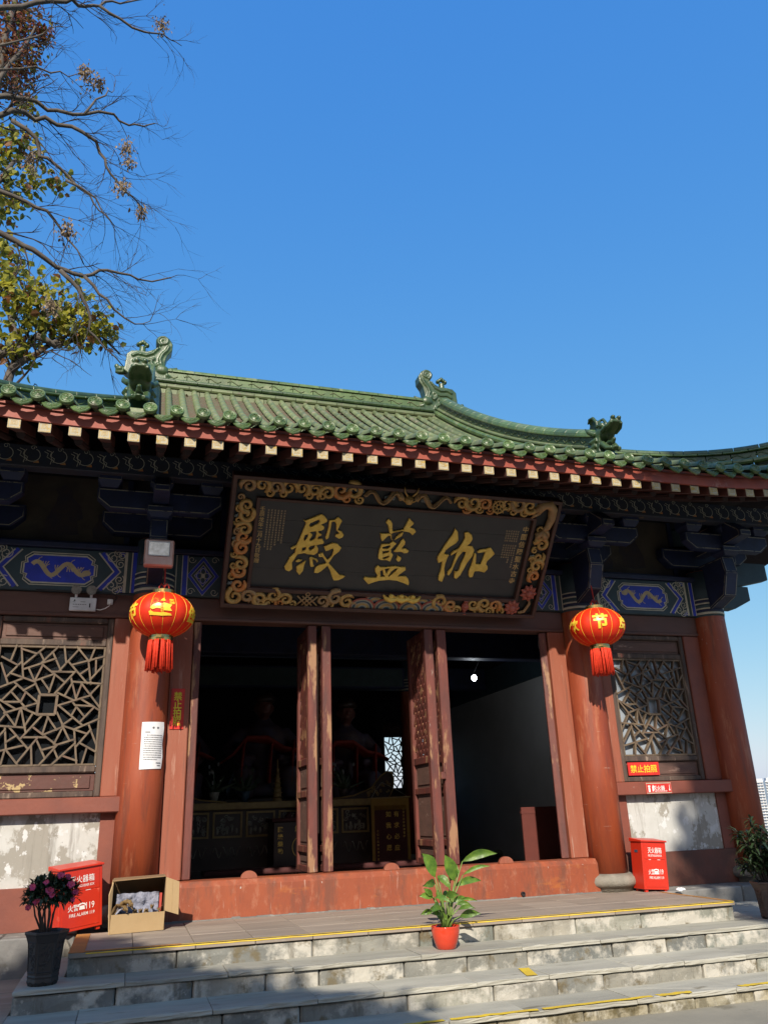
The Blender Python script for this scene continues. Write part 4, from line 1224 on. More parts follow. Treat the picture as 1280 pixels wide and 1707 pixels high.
def slope_beast(s):
    """open-mouthed horned dragon head closing the sloping ridge, facing the front"""
    m = MB()
    O = Vector((s * 3.0, -.70, prof(-.70) + .02))
    def pt(a, b_, c): return tuple(O + Vector((a, b_, c)))
    m.prism([(.24, -.06), (.25, .2), (.15, .40), (-.02, .48), (-.08, .40), (-.04, .2), (-.10, -.08)], O + Vector((-.12, 0, 0)), (0, 1, 0), Z3, 0, .24)     # body and neck
    m.blob(pt(0, -.03, .42), (.135, .16, .115), 12)
    # upper jaw, flared and lifted
    m.tube([pt(0, -.10, .42), pt(0, -.24, .45), pt(0, -.34, .50)], [.12, .105, .08], 9, flat=.45)
    for q in (-1, 1):
        m.tube([pt(q * .10, -.14, .41), pt(q * .10, -.26, .43), pt(q * .07, -.34, .47)], [.035, .03, .025], 6)
        m.blob(pt(q * .045, -.34, .53), (.035, .04, .03), 7)
        m.blob(pt(q * .085, -.13, .50), (.045, .05, .045), 8)
        m.tube([pt(q * .06, -.10, .55), pt(q * .11, -.02, .53)], [.03, .02], 6)
        # horns
        m.tube([pt(q * .06, .0, .50), pt(q * .075, .0, .62), pt(q * .08, .06, .71), pt(q * .08, .15, .73), pt(q * .08, .20, .68)], [.03, .027, .024, .02, .012], 6)
        # ears and mane
        m.tube([pt(q * .12, .0, .42), pt(q * .18, .06, .48), pt(q * .19, .12, .56)], [.045, .035, .01], 6)
        for k in range(4):
            m.tube([pt(q * .12, -.02 + .03 * k, .34 - .07 * k), pt(q * .17, .06 + .03 * k, .32 - .08 * k), pt(q * .15, .15 + .02 * k, .36 - .08 * k)], [.04, .03, .01], 6)
        # lower jaw sides
        m.tube([pt(q * .09, -.08, .26), pt(q * .085, -.18, .15), pt(q * .05, -.25, .13)], [.045, .035, .03], 7)
        m.tube([pt(q * .10, -.04, .12), pt(q * .10, -.12, .02), pt(q * .04, -.14, -.02)], [.05, .04, .03], 7)
    m.tube([pt(0, -.08, .22), pt(0, -.2, .13), pt(0, -.27, .15)], [.06, .05, .03], 8, flat=.5)
    m.tube([pt(0, -.10, .27), pt(0, -.20, .24), pt(0, -.25, .28)], [.04, .035, .025], 7)
    # crest at the back of the head
    m.prism([(.02, .42), (.12, .40), (.22, .46), (.24, .62), (.16, .74), (.10, .70), (.06, .56)], O + Vector((-.05, 0, 0)), (0, 1, 0), Z3, 0, .10)
    return rp(m, 'slope_beast', 'glaze_dark', remesh=.011)


for s in (-1, 1):
    ridge_beast(s); slope_beast(s)
# saddle stone under the slope beasts
for s in (-1, 1):
    rp(MB().b(*sorted((s * 2.84, s * 3.16)), -.96, -.55, prof(-.75) - .1, prof(-.75) + .03), 'saddle_tile', 'glaze_pale', bevel=.01)
# dead leaves caught on the tiles
lf = MB()
for i in range(70):
    x, y = rnd.uniform(-2.7, 2.7), rnd.uniform(.5, 4.9)
    c = Vector((x, y, rz(x, y) + .0))
    a = rnd.uniform(0, 6.28)
    d1 = Vector((cos(a), sin(a), .5 * rnd.uniform(-1, 1))) * rnd.uniform(.03, .06); d2 = Vector((-sin(a), cos(a), .5)) * .03
    lf.add([c - d1, c + d2, c + d1, c - d2], [(0, 1, 2, 3)])
tag(rp(lf, 'fallen_leaves', 'dry_leaf'), None, kind='stuff')

# ------------------------------------------------------------------ doors
def door_leaf(x0, x1, y0=.03, y1=.76):
    """a leaf standing open, square to the front; x0..x1 is its thickness"""
    xm = (x0 + x1) / 2
    m = MB()
    m.b(x0, x1, y0, y0 + .085, .365, 3.045)
    o = part(m, 'door_leaf', 'door_wood', bevel=.008)
    part(MB().b(x0 + .01, x1 - .01, y1 - .085, y1, .365, 3.045), 'stile', 'door_wood', o, bevel=.008)
    t0, t1 = xm - .032, xm + .032
    for z0, z1 in ((.365, .43), (.56, .63), (1.13, 1.20), (1.47, 1.55), (2.95, 3.045)):
        part(MB().b(t0 - .012, t1 + .012, y0 + .085, y1 - .085, z0, z1), 'rail', 'door_wood', o, bevel=.006)
    for z0, z1 in ((.43, .56), (.63, 1.13), (1.20, 1.47)):
        p = MB().b(xm - .012, xm + .012, y0 + .085, y1 - .085, z0, z1)
        p.b(xm - .022, xm + .022, y0 + .13, y1 - .13, z0 + .035, z1 - .035)
        part(p, 'panel', 'panel_wood', o, bevel=.004)
    # crossing lattice slats
    ya, yb, za, zb = y0 + .085, y1 - .085, 1.55, 2.95
    sp = .155
    for sg in (1, -1):
        c = -2.0
        while c < 5.0:
            # line z = c + sg*1.25*(y-ya)
            p = []
            for yy in (ya, yb): p.append((yy, c + sg * 1.25 * (yy - ya)))
            (y_a, z_a), (y_b, z_b) = p
            lo_, hi_ = min(z_a, z_b), max(z_a, z_b)
            if hi_ > za + .03 and lo_ < zb - .03:
                def cl(z): return ya + (z - c) / (sg * 1.25)
                if z_a < za: y_a, z_a = cl(za), za
                if z_a > zb: y_a, z_a = cl(zb), zb
                if z_b < za: y_b, z_b = cl(za), za
                if z_b > zb: y_b, z_b = cl(zb), zb
                part(MB().bar((xm + sg * .008, y_a, z_a), (xm + sg * .008, y_b, z_b), .028, .022, up=(1, 0, 0)), 'lattice_slat', 'door_wood', o)
            c += sp
    return o


for a, b_ in ((-2.215, -2.13), (-.905, -.80), (-.735, -.63), (.545, .655), (.71, .83)): door_leaf(a, b_)
o = door_leaf(2.115, 2.205)          # swung wide, past square
_h = Vector((2.16, .04, 0)); _R = Matrix.Rotation(radians(-27), 3, 'Z')
o.rotation_euler = (0, 0, radians(-27)); o.location = _h - _R @ _h
tag(o, 'weathered bare-edged door leaf swung wide open')
# rebate strips and the bolt on the open pair
for (x, z0, z1) in ((-.783, .75, 2.72), (.672, .75, 2.72)):
    part(MB().b(x - .015, x + .012, .10, .16, z0, z1), 'rebate_strip', 'worn_wood', bevel=.006)
part(MB().b(.655, .712, .0, .05, 1.28, 1.36).b(.69, .715, .0, .04, 1.34, 1.46), 'door_bolt', 'door_wood', bevel=.006)

# ------------------------------------------------------------------ name plaque, leaning forward over the door
PO = Vector((-.005, -.15, 3.22)); PU = Vector((1, 0, 0)); PV = Vector((0, -1.015, 1.17)).normalized(); PN = PU.cross(PV)
plaque = thing('name_plaque', 'black lacquer name board with three large gold characters and carved gilt frame', 'plaque', tuple(PO))
HW, HH = 1.945, 1.55
IW, IV0, IV1 = 1.66, .205, 1.30


def pp(mb, name, m, parent=None, **k): return mb.build(name, m, parent or plaque, **k)


bd = MB()
seams = [IV0 - .03, .47, .79, 1.06, IV1 + .03]
board = None
for a, b_ in zip(seams, seams[1:]):
    o = MB().prism([(-IW - .02, a + .0008), (IW + .02, a + .0008), (IW + .02, b_ - .0008), (-IW - .02, b_ - .0008)], PO, PU, PV, -.06, rnd.uniform(-.002, .001))
    pp(o, 'plank', 'black_lacquer', bevel=.001)
frame = MB()
outer = [(-HW, 0), (HW, 0), (HW, HH), (-HW, HH)]
inner = [(-IW, IV0), (IW, IV0), (IW, IV1), (-IW, IV1)]
frame.prism([outer, inner], PO, PU, PV, -.08, .012)
fo = pp(frame, 'carved_frame', 'frame_black')
mo = MB()
def ring(r0, r1, d0, d1): mo.prism([[(-HW + r0, r0), (HW - r0, r0), (HW - r0, HH - r0), (-HW + r0, HH - r0)], [(-HW + r1, r1), (HW - r1, r1), (HW - r1, HH - r1), (-HW + r1, HH - r1)]], PO, PU, PV, d0, d1)
ring(-.012, .034, -.09, .075)
mo.prism([[(-IW - .02, IV0 - .02), (IW + .02, IV0 - .02), (IW + .02, IV1 + .02), (-IW - .02, IV1 + .02)], [(-IW + .022, IV0 + .03), (IW - .022, IV0 + .03), (IW - .022, IV1 - .012), (-IW + .022, IV1 - .012)]], PO, PU, PV, -.02, .055)
pp(mo, 'frame_moulding', 'frame_brown', fo, bevel=.006)


def fp(u, v, d=.03): return tuple(PO + PU * u + PV * v + PN * d)


def scroll(u, v, R_, a0, sg, m, name='carved_scroll'):
    o = MB()
    pts = spiral(1.25, R_, R_ * .18, 20, a0, sg)
    tail = (pts[0][0] + R_ * .9 * cos(a0 - sg * 1.9), pts[0][1] + R_ * .9 * sin(a0 - sg * 1.9))
    mid = (pts[0][0] + R_ * .35 * cos(a0 - sg * 1.5), pts[0][1] + R_ * .35 * sin(a0 - sg * 1.5))
    path = [tail, mid] + pts
    rr = [.008, R_ * .34] + [R_ * (.40 - .012 * i) for i in range(21)]
    o.tube([fp(u + p[0], v + p[1], .034) for p in path], rr, 6, flat=1.1, nrm=PN)
    # incised second ridge
    p2 = [(p[0] * 1.17, p[1] * 1.17) for p in pts[:13]]
    o.tube([fp(u + p[0], v + p[1], .042) for p in p2], [R_ * .11] * 13, 5, nrm=PN)
    return pp(o, name, m, fo, smooth=True)


def cloud(u, v, R_):
    o = MB()
    for du, dv, k in ((0, 0, 1), (R_ * .9, -R_ * .15, .7), (-R_ * .85, -R_ * .1, .75)):
        o.tube([fp(u + du + p[0] * k, v + dv + p[1] * k, .03) for p in spiral(1.7, R_ * .62, R_ * .08, 18, rnd.uniform(0, 6), 1)], R_ * .15, 5, nrm=PN)
    return pp(o, 'carved_cloud', 'carve_grey', fo, smooth=True)


cg = ['carve_gold', 'carve_gold', 'carve_brown', 'carve_orange', 'carve_gold']
def band(us, vs, skip):
    for u, v, hor in us:
        if skip(u, v): continue
        sg = rnd.choice((-1, 1))
        off = rnd.uniform(-.03, .03)
        a = rnd.uniform(0, 6.28)
        if hor:
            scroll(u, v + .026 + off, rnd.uniform(.075, .098), a, sg, rnd.choice(cg))
            if rnd.random() < .85: scroll(u + .085, v - .05, rnd.uniform(.045, .06), a + 2, -sg, rnd.choice(cg))
            if rnd.random() < .5: cloud(u + .075, v + .055, .042)
        else:
            scroll(u + .025, v + off, rnd.uniform(.07, .088), a, sg, rnd.choice(cg))
            scroll(u - .05, v + .08, rnd.uniform(.035, .05), a + 2, -sg, rnd.choice(cg))
            if rnd.random() < .5: cloud(u - .05, v + .0, .036)


VT, VB, UL = (IV1 + HH) / 2 + .003, (IV0 + 0) / 2 - .0, (IW + HW) / 2
top = [(-1.78 + .145 * i, VT, True) for i in range(25)]
bot = [(-1.80 + .145 * i, VB, True) for i in range(25)]
side = [(s * UL, .28 + .135 * i, False) for s in (-1, 1) for i in range(8)]
band(top, 0, lambda u, v: abs(u - .03) < .52 or abs(u - 1.15) < .1 or u > 1.62)
band(bot, 0, lambda u, v: abs(u - .1) < .56 or abs(u + .97) < .12 or abs(u - 1.0) < .08 or u > 1.45)
band(side, 0, lambda u, v: (u > 0 and (v < .42 or v > 1.18)))
# twin dragons meeting at the top
for sg in (-1, 1):
    o = MB()
    pts = [(sg * (.08 + .44 * i / 30), VT + .075 * sin(i / 30 * 3.0 * pi) * (1 - .2 * i / 30)) for i in range(31)]
    o.tube([fp(.03 + p[0], p[1], .045 + .015 * cos(i * .6)) for i, p in enumerate(pts)], [.038 - .0007 * i for i in range(31)], 8, nrm=PN)
    for i in range(1, 30):
        p = pts[i]; o.blob(fp(.03 + p[0], p[1] + .0, .085), (.013, .013, .013), 5)
    o2 = pp(o, 'carved_dragon', 'carve_brown', fo, smooth=True)
    cloud(.03 + sg * .22, VT - .0, .05)
o = MB()
o.blob(fp(.03, VT - .0, .06), (.055, .05, .06), 10)
for sg in (-1, 1):
    o.tube([fp(.03 + sg * .03, VT + .05, .08), fp(.03 + sg * .07, VT + .10, .09), fp(.03 + sg * .085, VT + .16, .09)], [.013, .01, .004], 5)
    o.tube([fp(.03 + sg * .04, VT - .02, .08), fp(.03 + sg * .12, VT + .03, .09), fp(.03 + sg * .17, VT + .10, .08)], [.01, .008, .004], 5)
    o.blob(fp(.03 + sg * .022, VT + .015, .11), (.014, .014, .014), 6)
pp(o, 'dragon_face', 'carve_gold', fo, smooth=True)
# wheel, red carp corner
o = MB()
wc = (1.15, VT)
o.tube([fp(wc[0] + .075 * cos(t * pi / 12), wc[1] + .075 * sin(t * pi / 12), .05) for t in range(25)], .014, 6, nrm=PN)
o.tube([fp(wc[0] + .028 * cos(t * pi / 6), wc[1] + .028 * sin(t * pi / 6), .05) for t in range(13)], .011, 5, nrm=PN)
for k in range(8):
    t = k * pi / 4
    o.tube([fp(wc[0] + .02 * cos(t), wc[1] + .02 * sin(t), .05), fp(wc[0] + .10 * cos(t), wc[1] + .10 * sin(t), .05)], .009, 5)
pp(o, 'carved_wheel', 'carve_gold', fo, smooth=True)
o = MB()
cp = [(1.66, VT - .02), (1.72, VT + .06), (1.80, VT + .08), (1.86, VT + .02), (1.87, VT - .10), (1.84, VT - .22), (1.78, VT - .28)]
o.tube([fp(*p, .045) for p in cp], [.05, .06, .065, .06, .05, .04, .02], 8, nrm=PN)
for a in (-.06, .06): o.tube([fp(1.68, VT - .03, .05), fp(1.60, VT - .05 + a, .05)], [.04, .01], 6, nrm=PN)
o.tube([fp(1.79, VT - .27, .05), fp(1.73, VT - .34, .05)], [.03, .05], 6, nrm=PN); o.tube([fp(1.79, VT - .27, .05), fp(1.84, VT - .36, .05)], [.03, .045], 6, nrm=PN)
pp(o, 'carved_carp', 'carve_brown', fo, smooth=True)
# rainbow waves with ingots at the foot
for u, v, R_ in ((-.30, .035, .15), (.0, .035, .16), (.30, .035, .155), (.58, .035, .15), (-.14, .11, .14), (.44, .115, .14)):
    o = MB()
    for k, (q, mi) in enumerate(((1, 0), (.86, 1), (.72, 2), (.58, 1), (.44, 3), (.30, 1), (.16, 2))):
        o.tube([fp(u + R_ * q * cos(t * pi / 12), v + R_ * q * .8 * sin(t * pi / 12), .03 + .012 * (v < .1)) for t in range(13)], R_ * .075, 5, mi, nrm=PN)
    pp(o, 'carved_wave', ['carve_red', 'carve_cream', 'carve_blue', 'carve_gold'], fo, smooth=True)
for u, k in ((.02, 1), (.15, 1.1), (.29, 1)):
    o = MB()
    o.tube([fp(u - .10 * k, .235, .08), fp(u - .06 * k, .19, .09), fp(u, .178, .10), fp(u + .06 * k, .19, .09), fp(u + .10 * k, .235, .08)], [.008, .03, .042, .03, .008], 7, nrm=PN)
    o.blob(fp(u, .225, .09), (.035, .03, .03), 8)
    pp(o, 'carved_ingot', 'gold_leaf', fo, smooth=True)
# endless knot, coin, vase
o = MB()
for a in (-.06, 0, .06):
    o.tube([fp(-.97 + a - .06, VB - .06, .045), fp(-.97 + a + .06, VB + .06, .055)], .011, 5)
    o.tube([fp(-.97 + a - .06, VB + .06, .055), fp(-.97 + a + .06, VB - .06, .045)], .011, 5)
for t in (0, 1): o.tube([fp(-.97 + .025 * cos(q * pi / 6), VB + (.085 if t else -.085) + .02 * sin(q * pi / 6), .05) for q in range(13)], .009, 5, nrm=PN)
pp(o, 'carved_knot', 'carve_brown', fo, smooth=True)
o = MB()
for z0, z1, r0, r1 in ((-.09, -.06, .045, .02), (-.06, -.01, .02, .05), (-.01, .03, .05, .04), (.03, .06, .04, .02), (.06, .085, .02, .04)):
    o.tube([fp(1.0, VB + z0, .04), fp(1.0, VB + z1, .04)], [r0, r1], 10)
pp(o, 'carved_vase', 'carve_red', fo, smooth=True)
# two lotus flowers at the lower right corner
for u, v, R_ in ((1.62, VB + .02, .10), (1.80, VB + .23, .105)):
    o = MB()
    for k in range(9):
        t = k * 2 * pi / 9
        o.tube([fp(u + .03 * cos(t), v + .03 * sin(t), .05), fp(u + R_ * .7 * cos(t), v + R_ * .7 * sin(t), .055), fp(u + R_ * 1.1 * cos(t), v + R_ * 1.1 * sin(t), .05)], [.02, .034, .003], 6, nrm=PN)
    o.blob(fp(u, v, .065), (.05, .04, .05), 10)
    pp(o, 'carved_lotus', 'carve_red', fo, smooth=True)
o = MB().tube([fp(1.72, VB - .05, .04), fp(1.80, VB - .03, .045), fp(1.85, VB + .08, .045), fp(1.83, VB + .14, .04)], [.02, .02, .018, .012], 6, nrm=PN)
pp(o, 'carved_stem', 'carve_brown', fo, smooth=True)
# the three great characters (read from the right) and the side inscriptions
CH = {'dian':[[[(-1141,1083),(-1106,1082),(-944,1168),(-907,1151),(-865,1103),(-868,1077),(-927,1043),(-888,1020),(-885,994),(-913,970),(-951,964),(-940,939),(-907,930),(-905,911),(-941,894),(-944,864),(-896,875),(-865,832),(-872,809),(-907,803),(-947,789),(-920,745),(-921,700),(-959,667),(-1045,673),(-1074,683),(-1149,663),(-1176,601),(-1199,562),(-1185,480),(-1219,447),(-1263,464),(-1281,497),(-1254,559),(-1234,620),(-1185,676),(-1174,752),(-1212,719),(-1233,722),(-1235,740),(-1177,774),(-1152,850),(-1106,1030),(-1102,1053)],[(-1064,1026),(-1053,1049),(-963,1100),(-949,1078),(-963,1055),(-1047,1005)],[(-1046,942),(-978,958),(-967,929),(-973,869),(-1024,836),(-1037,850),(-1007,912)],[(-1104,853),(-1096,898),(-1063,919),(-1059,886),(-1087,832)],[(-1104,749),(-1063,759),(-1065,721),(-1105,704)],[(-1033,746),(-1016,773),(-961,788),(-970,750),(-1016,720)]],[[(-1094,408),(-1135,452),(-1143,512),(-1041,594),(-1054,533),(-1059,464)]],[[(-1166,579),(-1127,604),(-1084,599),(-1109,575),(-1143,565)]],[[(-1007,627),(-991,643),(-969,636),(-917,617),(-899,595),(-914,571),(-929,601),(-970,617),(-954,554),(-936,528),(-974,514),(-987,536)]],[[(-844,1101),(-782,1113),(-745,1149),(-692,1105),(-715,1044),(-728,991),(-684,979),(-649,936),(-659,905),(-698,884),(-752,910),(-739,941),(-700,944),(-745,986),(-756,1056),(-779,1091),(-812,1081),(-812,1007),(-815,955),(-820,887),(-845,863),(-860,892),(-849,945),(-840,1027)]],[[(-861,779),(-761,827),(-711,823),(-654,777),(-676,730),(-732,674),(-765,603),(-776,579),(-709,514),(-633,441),(-557,425),(-582,397),(-630,371),(-687,364),(-711,405),(-748,489),(-785,544),(-847,475),(-886,446),(-929,448),(-923,510),(-885,546),(-810,570),(-805,585),(-857,651),(-900,648),(-911,678),(-865,703),(-829,652),(-795,616),(-752,665),(-742,741),(-752,764),(-798,738),(-832,724)]]],'lan':[[[(-182,1118),(-160,1168),(-125,1148),(-102,1118),(-87,1035),(-72,1017),(42,1051),(63,1110),(91,1199),(122,1166),(162,1137),(118,1082),(171,1070),(203,1036),(167,985),(123,1018),(71,1027),(26,1030),(-69,1001),(-97,983),(-119,1001),(-143,1070),(-161,1101)]],[[(-229,990),(-209,982),(-120,991),(-87,981),(-79,933),(-58,902),(-86,919),(-100,964),(-130,955),(-186,884),(-208,918),(-217,956)]],[[(54,1016),(38,967),(-1,938),(-47,909),(-23,956),(24,1008)]],[[(-187,851),(-95,860),(-57,895),(-12,872),(-65,797),(-58,758),(-28,727),(-50,640),(-98,657),(-166,653),(-198,671),(-203,703),(-202,788)],[(-175,816),(-86,848),(-77,829),(-103,798),(-165,797)],[(-166,765),(-81,780),(-83,757),(-154,729)],[(-147,687),(-70,718),(-72,692),(-118,666),(-144,668)]],[[(62,939),(94,899),(94,866),(59,811),(115,818),(159,788),(145,761),(101,755),(67,769),(-21,761),(-23,774),(11,835),(42,908)]],[[(23,727),(83,694),(74,654),(51,640),(17,671),(30,691)]],[[(-186,583),(-157,561),(-82,566),(16,584),(107,576),(152,579),(161,543),(87,475),(78,454),(173,463),(210,434),(233,381),(232,347),(170,371),(74,400),(-29,405),(-141,389),(-201,366),(-265,336),(-332,399),(-318,426),(-266,419),(-179,424),(-171,454),(-207,499),(-214,545)],[(-149,515),(-120,530),(-104,471),(-74,446),(-130,436)],[(-98,545),(-36,555),(-54,514),(-67,480),(-81,506)],[(22,551),(65,561),(41,519),(-24,449),(-43,451),(-15,509)]]],'jia':[[[(669,1115),(716,1070),(745,962),(720,919),(666,880),(609,821),(600,779),(668,769),(654,733),(642,655),(641,591),(663,500),(646,409),(598,425),(587,481),(600,553),(596,680),(553,653),(527,697),(529,739),(575,854),(622,961),(657,1025),(672,1088)]],[[(803,1066),(846,1076),(901,1042),(923,988),(903,937),(869,900),(939,898),(973,851),(966,773),(916,678),(886,583),(865,518),(821,458),(790,471),(774,570),(795,550),(832,573),(837,652),(864,759),(873,816),(830,821),(789,748),(761,647),(740,547),(715,499),(692,508),(691,551),(729,603),(739,689),(761,817),(691,756),(685,784),(718,828),(768,852),(806,938),(821,995)]],[[(984,816),(1010,797),(1030,670),(1094,667),(1109,760),(1124,836),(1027,812),(1016,832),(1038,858),(1126,875),(1178,896),(1249,818),(1169,714),(1164,671),(1190,651),(1199,608),(1166,563),(1084,580),(1036,574),(1025,494),(984,488),(967,516),(959,573),(977,653),(981,731)]]]}
for key in ('jia', 'lan', 'dian'):
    for k, rings_ in enumerate(CH[key]):
        m = MB().prism([[(p[0] / 1000, p[1] / 1000) for p in r] for r in rings_], PO, PU, PV, -.004, .026)
        pp(m, 'gold_stroke', 'gold_leaf', bevel=.006)
ins = MB()
for i, chx in enumerate('中國信陽聖水古寺'):
    put_text(ins, chx, .085, fp(1.59 - .004 * i, 1.15 - .098 * i, 0), PU, PV, .003, .0012)
tag(pp(ins, 'inscription', 'inscription'), None, kind='stuff')
ins = MB()
for i, chx in enumerate('壬辰龙年二月十九日敬贈'):
    put_text(ins, chx, .062, fp(-1.60, 1.175 - .062 * i, 0), PU, PV, .003, .0006)
tag(pp(ins, 'inscription', 'inscription'), None, kind='stuff')
ins = MB()
def tiny(u, v, h):
    for q in range(4):
        a = rnd.uniform(-.012, .012); l = h * .36
        if q < 3: ins.ribbon([(u - l, v + (q - 1) * h * .3), (u + l, v + (q - 1) * h * .3 + a * .3)], .0042, PO, PU, PV, .003)
        else: ins.ribbon([(u + a, v + h * .4), (u + a * .5, v - h * .4)], .0042, PO, PU, PV, .003)
for c in range(6):
    for r in range(rnd.randint(11, 15) if c else 16):
        if r != 5: tiny(1.50 - .03 * c, 1.115 - .031 * r, .025)
for c in range(6):
    for r in range(rnd.randint(13, 17)):
        tiny(-1.53 + .036 * c, 1.165 - .029 * r, .024)
tag(pp(ins, 'small_inscription', 'inscription_dim'), None, kind='stuff')

# ------------------------------------------------------------------ lanterns
def lantern(cx, cy, cz, label, writing, top_z):
    t = thing('red_lantern', label, 'lantern', (cx, cy, cz), 'red lanterns hung before the columns')
    RX, RZ = .335, .232
    segs = 16
    m = MB()
    prf = []
    nn = 64
    vs = []; fs = []
    rows = 17
    for i in range(rows):
        a = -pi / 2 + .34 + (pi - .68) * i / (rows - 1)
        for j in range(nn):
            b_ = 2 * pi * j / nn
            k = 1 - .022 * (1 - abs(sin(segs * b_ / 2))) * cos(a)
            vs.append((cx + RX * cos(a) * k * cos(b_), cy + RX * cos(a) * k * sin(b_), cz + RZ * sin(a) * 1.03))
    fs = [(i * nn + j, i * nn + (j + 1) % nn, (i + 1) * nn + (j + 1) % nn, (i + 1) * nn + j) for i in range(rows - 1) for j in range(nn)]
    m.add(vs, fs).build('lantern_body', 'lantern_cloth', t, smooth=True)
    def sp(b_, a, off=.004): return (cx + (RX * cos(a) + off) * cos(b_), cy + (RX * cos(a) + off) * sin(b_), cz + RZ * 1.03 * sin(a))
    for j in range(segs):
        b_ = 2 * pi * j / segs
        MB().tube([sp(b_, -1.22 + 2.44 * i / 14, -.0045) for i in range(15)], .0024, 4).build('rib', 'lantern_gold', t, smooth=True)
    MB().lathe([(.09, .205), (.115, .205), (.115, .262), (.10, .264), (.09, .262)], (cx, cy, cz), 28).build('top_ring', 'brass', t, smooth=False, bevel=.003)
    MB().lathe([(.09, -.282), (.118, -.282), (.121, -.25), (.118, -.208), (.09, -.208)], (cx, cy, cz), 28).build('bottom_ring', 'brass', t, bevel=.003)
    ts = MB()
    for i in range(150):
        r = .115 * sqrt(rnd.random()) if i > 70 else .116
        b_ = rnd.uniform(0, 6.283)
        x, y = r * cos(b_), r * sin(b_)
        L_ = rnd.uniform(.275, .315)
        k = 1.10 + rnd.uniform(-.03, .05)
        ts.tube([(cx + x, cy + y, cz - .275), (cx + x * 1.05, cy + y * 1.05, cz - .33), (cx + x * k + rnd.uniform(-.006, .006), cy + y * k, cz - .275 - L_)], [.0095, .009, .0065], 5)
    tag(ts.build('tassel', 'tassel', t, smooth=True), None, kind='stuff')
    MB().tube([(cx, cy, cz + .24), (cx + .004, cy, cz + .33), (cx, cy + .02, top_z)], .008, 6).build('cord', 'rope', t)
    kn = MB()
    for q in (-1, 1): kn.tube([(cx, cy, cz + .30), (cx + q * .03, cy - .01, cz + .34), (cx + q * .05, cy - .01, cz + .30), (cx + q * .045, cy, cz + .25)], .009, 5)
    kn.build('bow', 'rope', t, smooth=True)

    def wrap(body, ang, v0, h, fat=.03, wscale=1.0):
        vs_, fs_ = text_geo(body, 1.0, fat)
        bm = bmesh.new()
        bv_ = [bm.verts.new((v[0], v[1], 0)) for v in vs_]
        for f_ in fs_:
            try: bm.faces.new([bv_[i] for i in f_])
            except ValueError: pass
        bmesh.ops.triangulate(bm, faces=bm.faces)
        for _ in range(2):
            ed = [e for e in bm.edges if e.calc_length() > .12]
            if ed: bmesh.ops.subdivide_edges(bm, edges=ed, cuts=1)
            bmesh.ops.triangulate(bm, faces=bm.faces)
        bm.verts.index_update()
        o = MB()
        pv = []
        for v in bm.verts:
            a = math.asin(max(-.95, min(.95, (v0 + v.co.y * h) / (RZ * 1.03))))
            pv.append(sp(ang + v.co.x * h * wscale / (RX * cos(a)), a, .005))
        o.add(pv, [tuple(v.index for v in f_.verts) for f_ in bm.faces])
        bm.free()
        o.build('writing', 'lantern_gold', t)

    def shape(pts_, ang, h):
        # flat picture wrapped on the cloth: fan of a small polygon
        o = MB()
        bm = bmesh.new()
        f_ = bm.faces.new([bm.verts.new((p[0], p[1], 0)) for p in pts_])
        bmesh.ops.triangulate(bm, faces=bm.faces)
        for _ in range(3):
            ed = [e for e in bm.edges if e.calc_length() > .04]
            if ed: bmesh.ops.subdivide_edges(bm, edges=ed, cuts=1)
            bmesh.ops.triangulate(bm, faces=bm.faces)
        bm.verts.index_update()
        pv = []
        for v in bm.verts:
            a = math.asin(max(-.95, min(.95, v.co.y / (RZ * 1.03))))
            pv.append(sp(ang + v.co.x / (RX * cos(a)), a, .005))
        o.add(pv, [tuple(v.index for v in q.verts) for q in bm.faces])
        bm.free()
        return o.build('printed_picture', 'lantern_gold', t)
    for wr in writing:
        if wr[0] == 'pic':
            A = wr[1]
            shape([(-.12, .0), (-.09, .035), (-.04, .05), (-.012, .045), (-.012, -.012), (-.05, -.004), (-.09, -.02)], A, 1)
            shape([(.012, .055), (.05, .045), (.10, .035), (.08, .0), (.10, -.032), (.02, -.03), (.012, .0)], A, 1)
            shape([(-.02, .075), (.0, .1), (.02, .11), (.02, .095), (.035, .08), (.02, .07)], A, 1)
            shape([(-.13, -.035), (-.11, -.028), (-.08, -.045), (-.02, -.05), (.03, -.048), (.09, -.058), (.10, -.075), (.0, -.082), (-.12, -.072)], A, 1)
            for k in range(12):
                q = k * pi / 6
                shape([(-.07 + .012 * cos(q), .075 + .012 * sin(q)), (-.07 + .036 * cos(q - .05), .075 + .036 * sin(q - .05)), (-.07 + .036 * cos(q + .05), .075 + .036 * sin(q + .05))], A, 1)
            for k in range(2): wrap('恭贺新春'[k * 2], A + .26 + .08 * k, .085, .03, .02); wrap('恭贺新春'[k * 2 + 1], A + .26 + .08 * k, .055, .03, .02)
            for k, chx in enumerate('欢度佳节'): wrap(chx, A + .0, .034 - .024 * k, .022, .02)
        else:
            wrap(*wr)
    return t


AV = -pi / 2     # towards the front
lantern(-2.585, -.60, 2.955, 'red cloth lantern printed with a gold city picture, before the notice column', [('pic', AV - .05), ('节', AV - 1.12, .0, .17, .035), ('佳', AV + 1.1, -.02, .17, .035)], 3.52)
lantern(2.585, -.60, 2.985, 'red cloth lantern printed with the gold character for festival', [('节', AV - .42, .012, .185, .04), ('欢', AV - 1.5, .0, .15, .03), ('度', AV + .55, -.0, .15, .03)], 3.52)

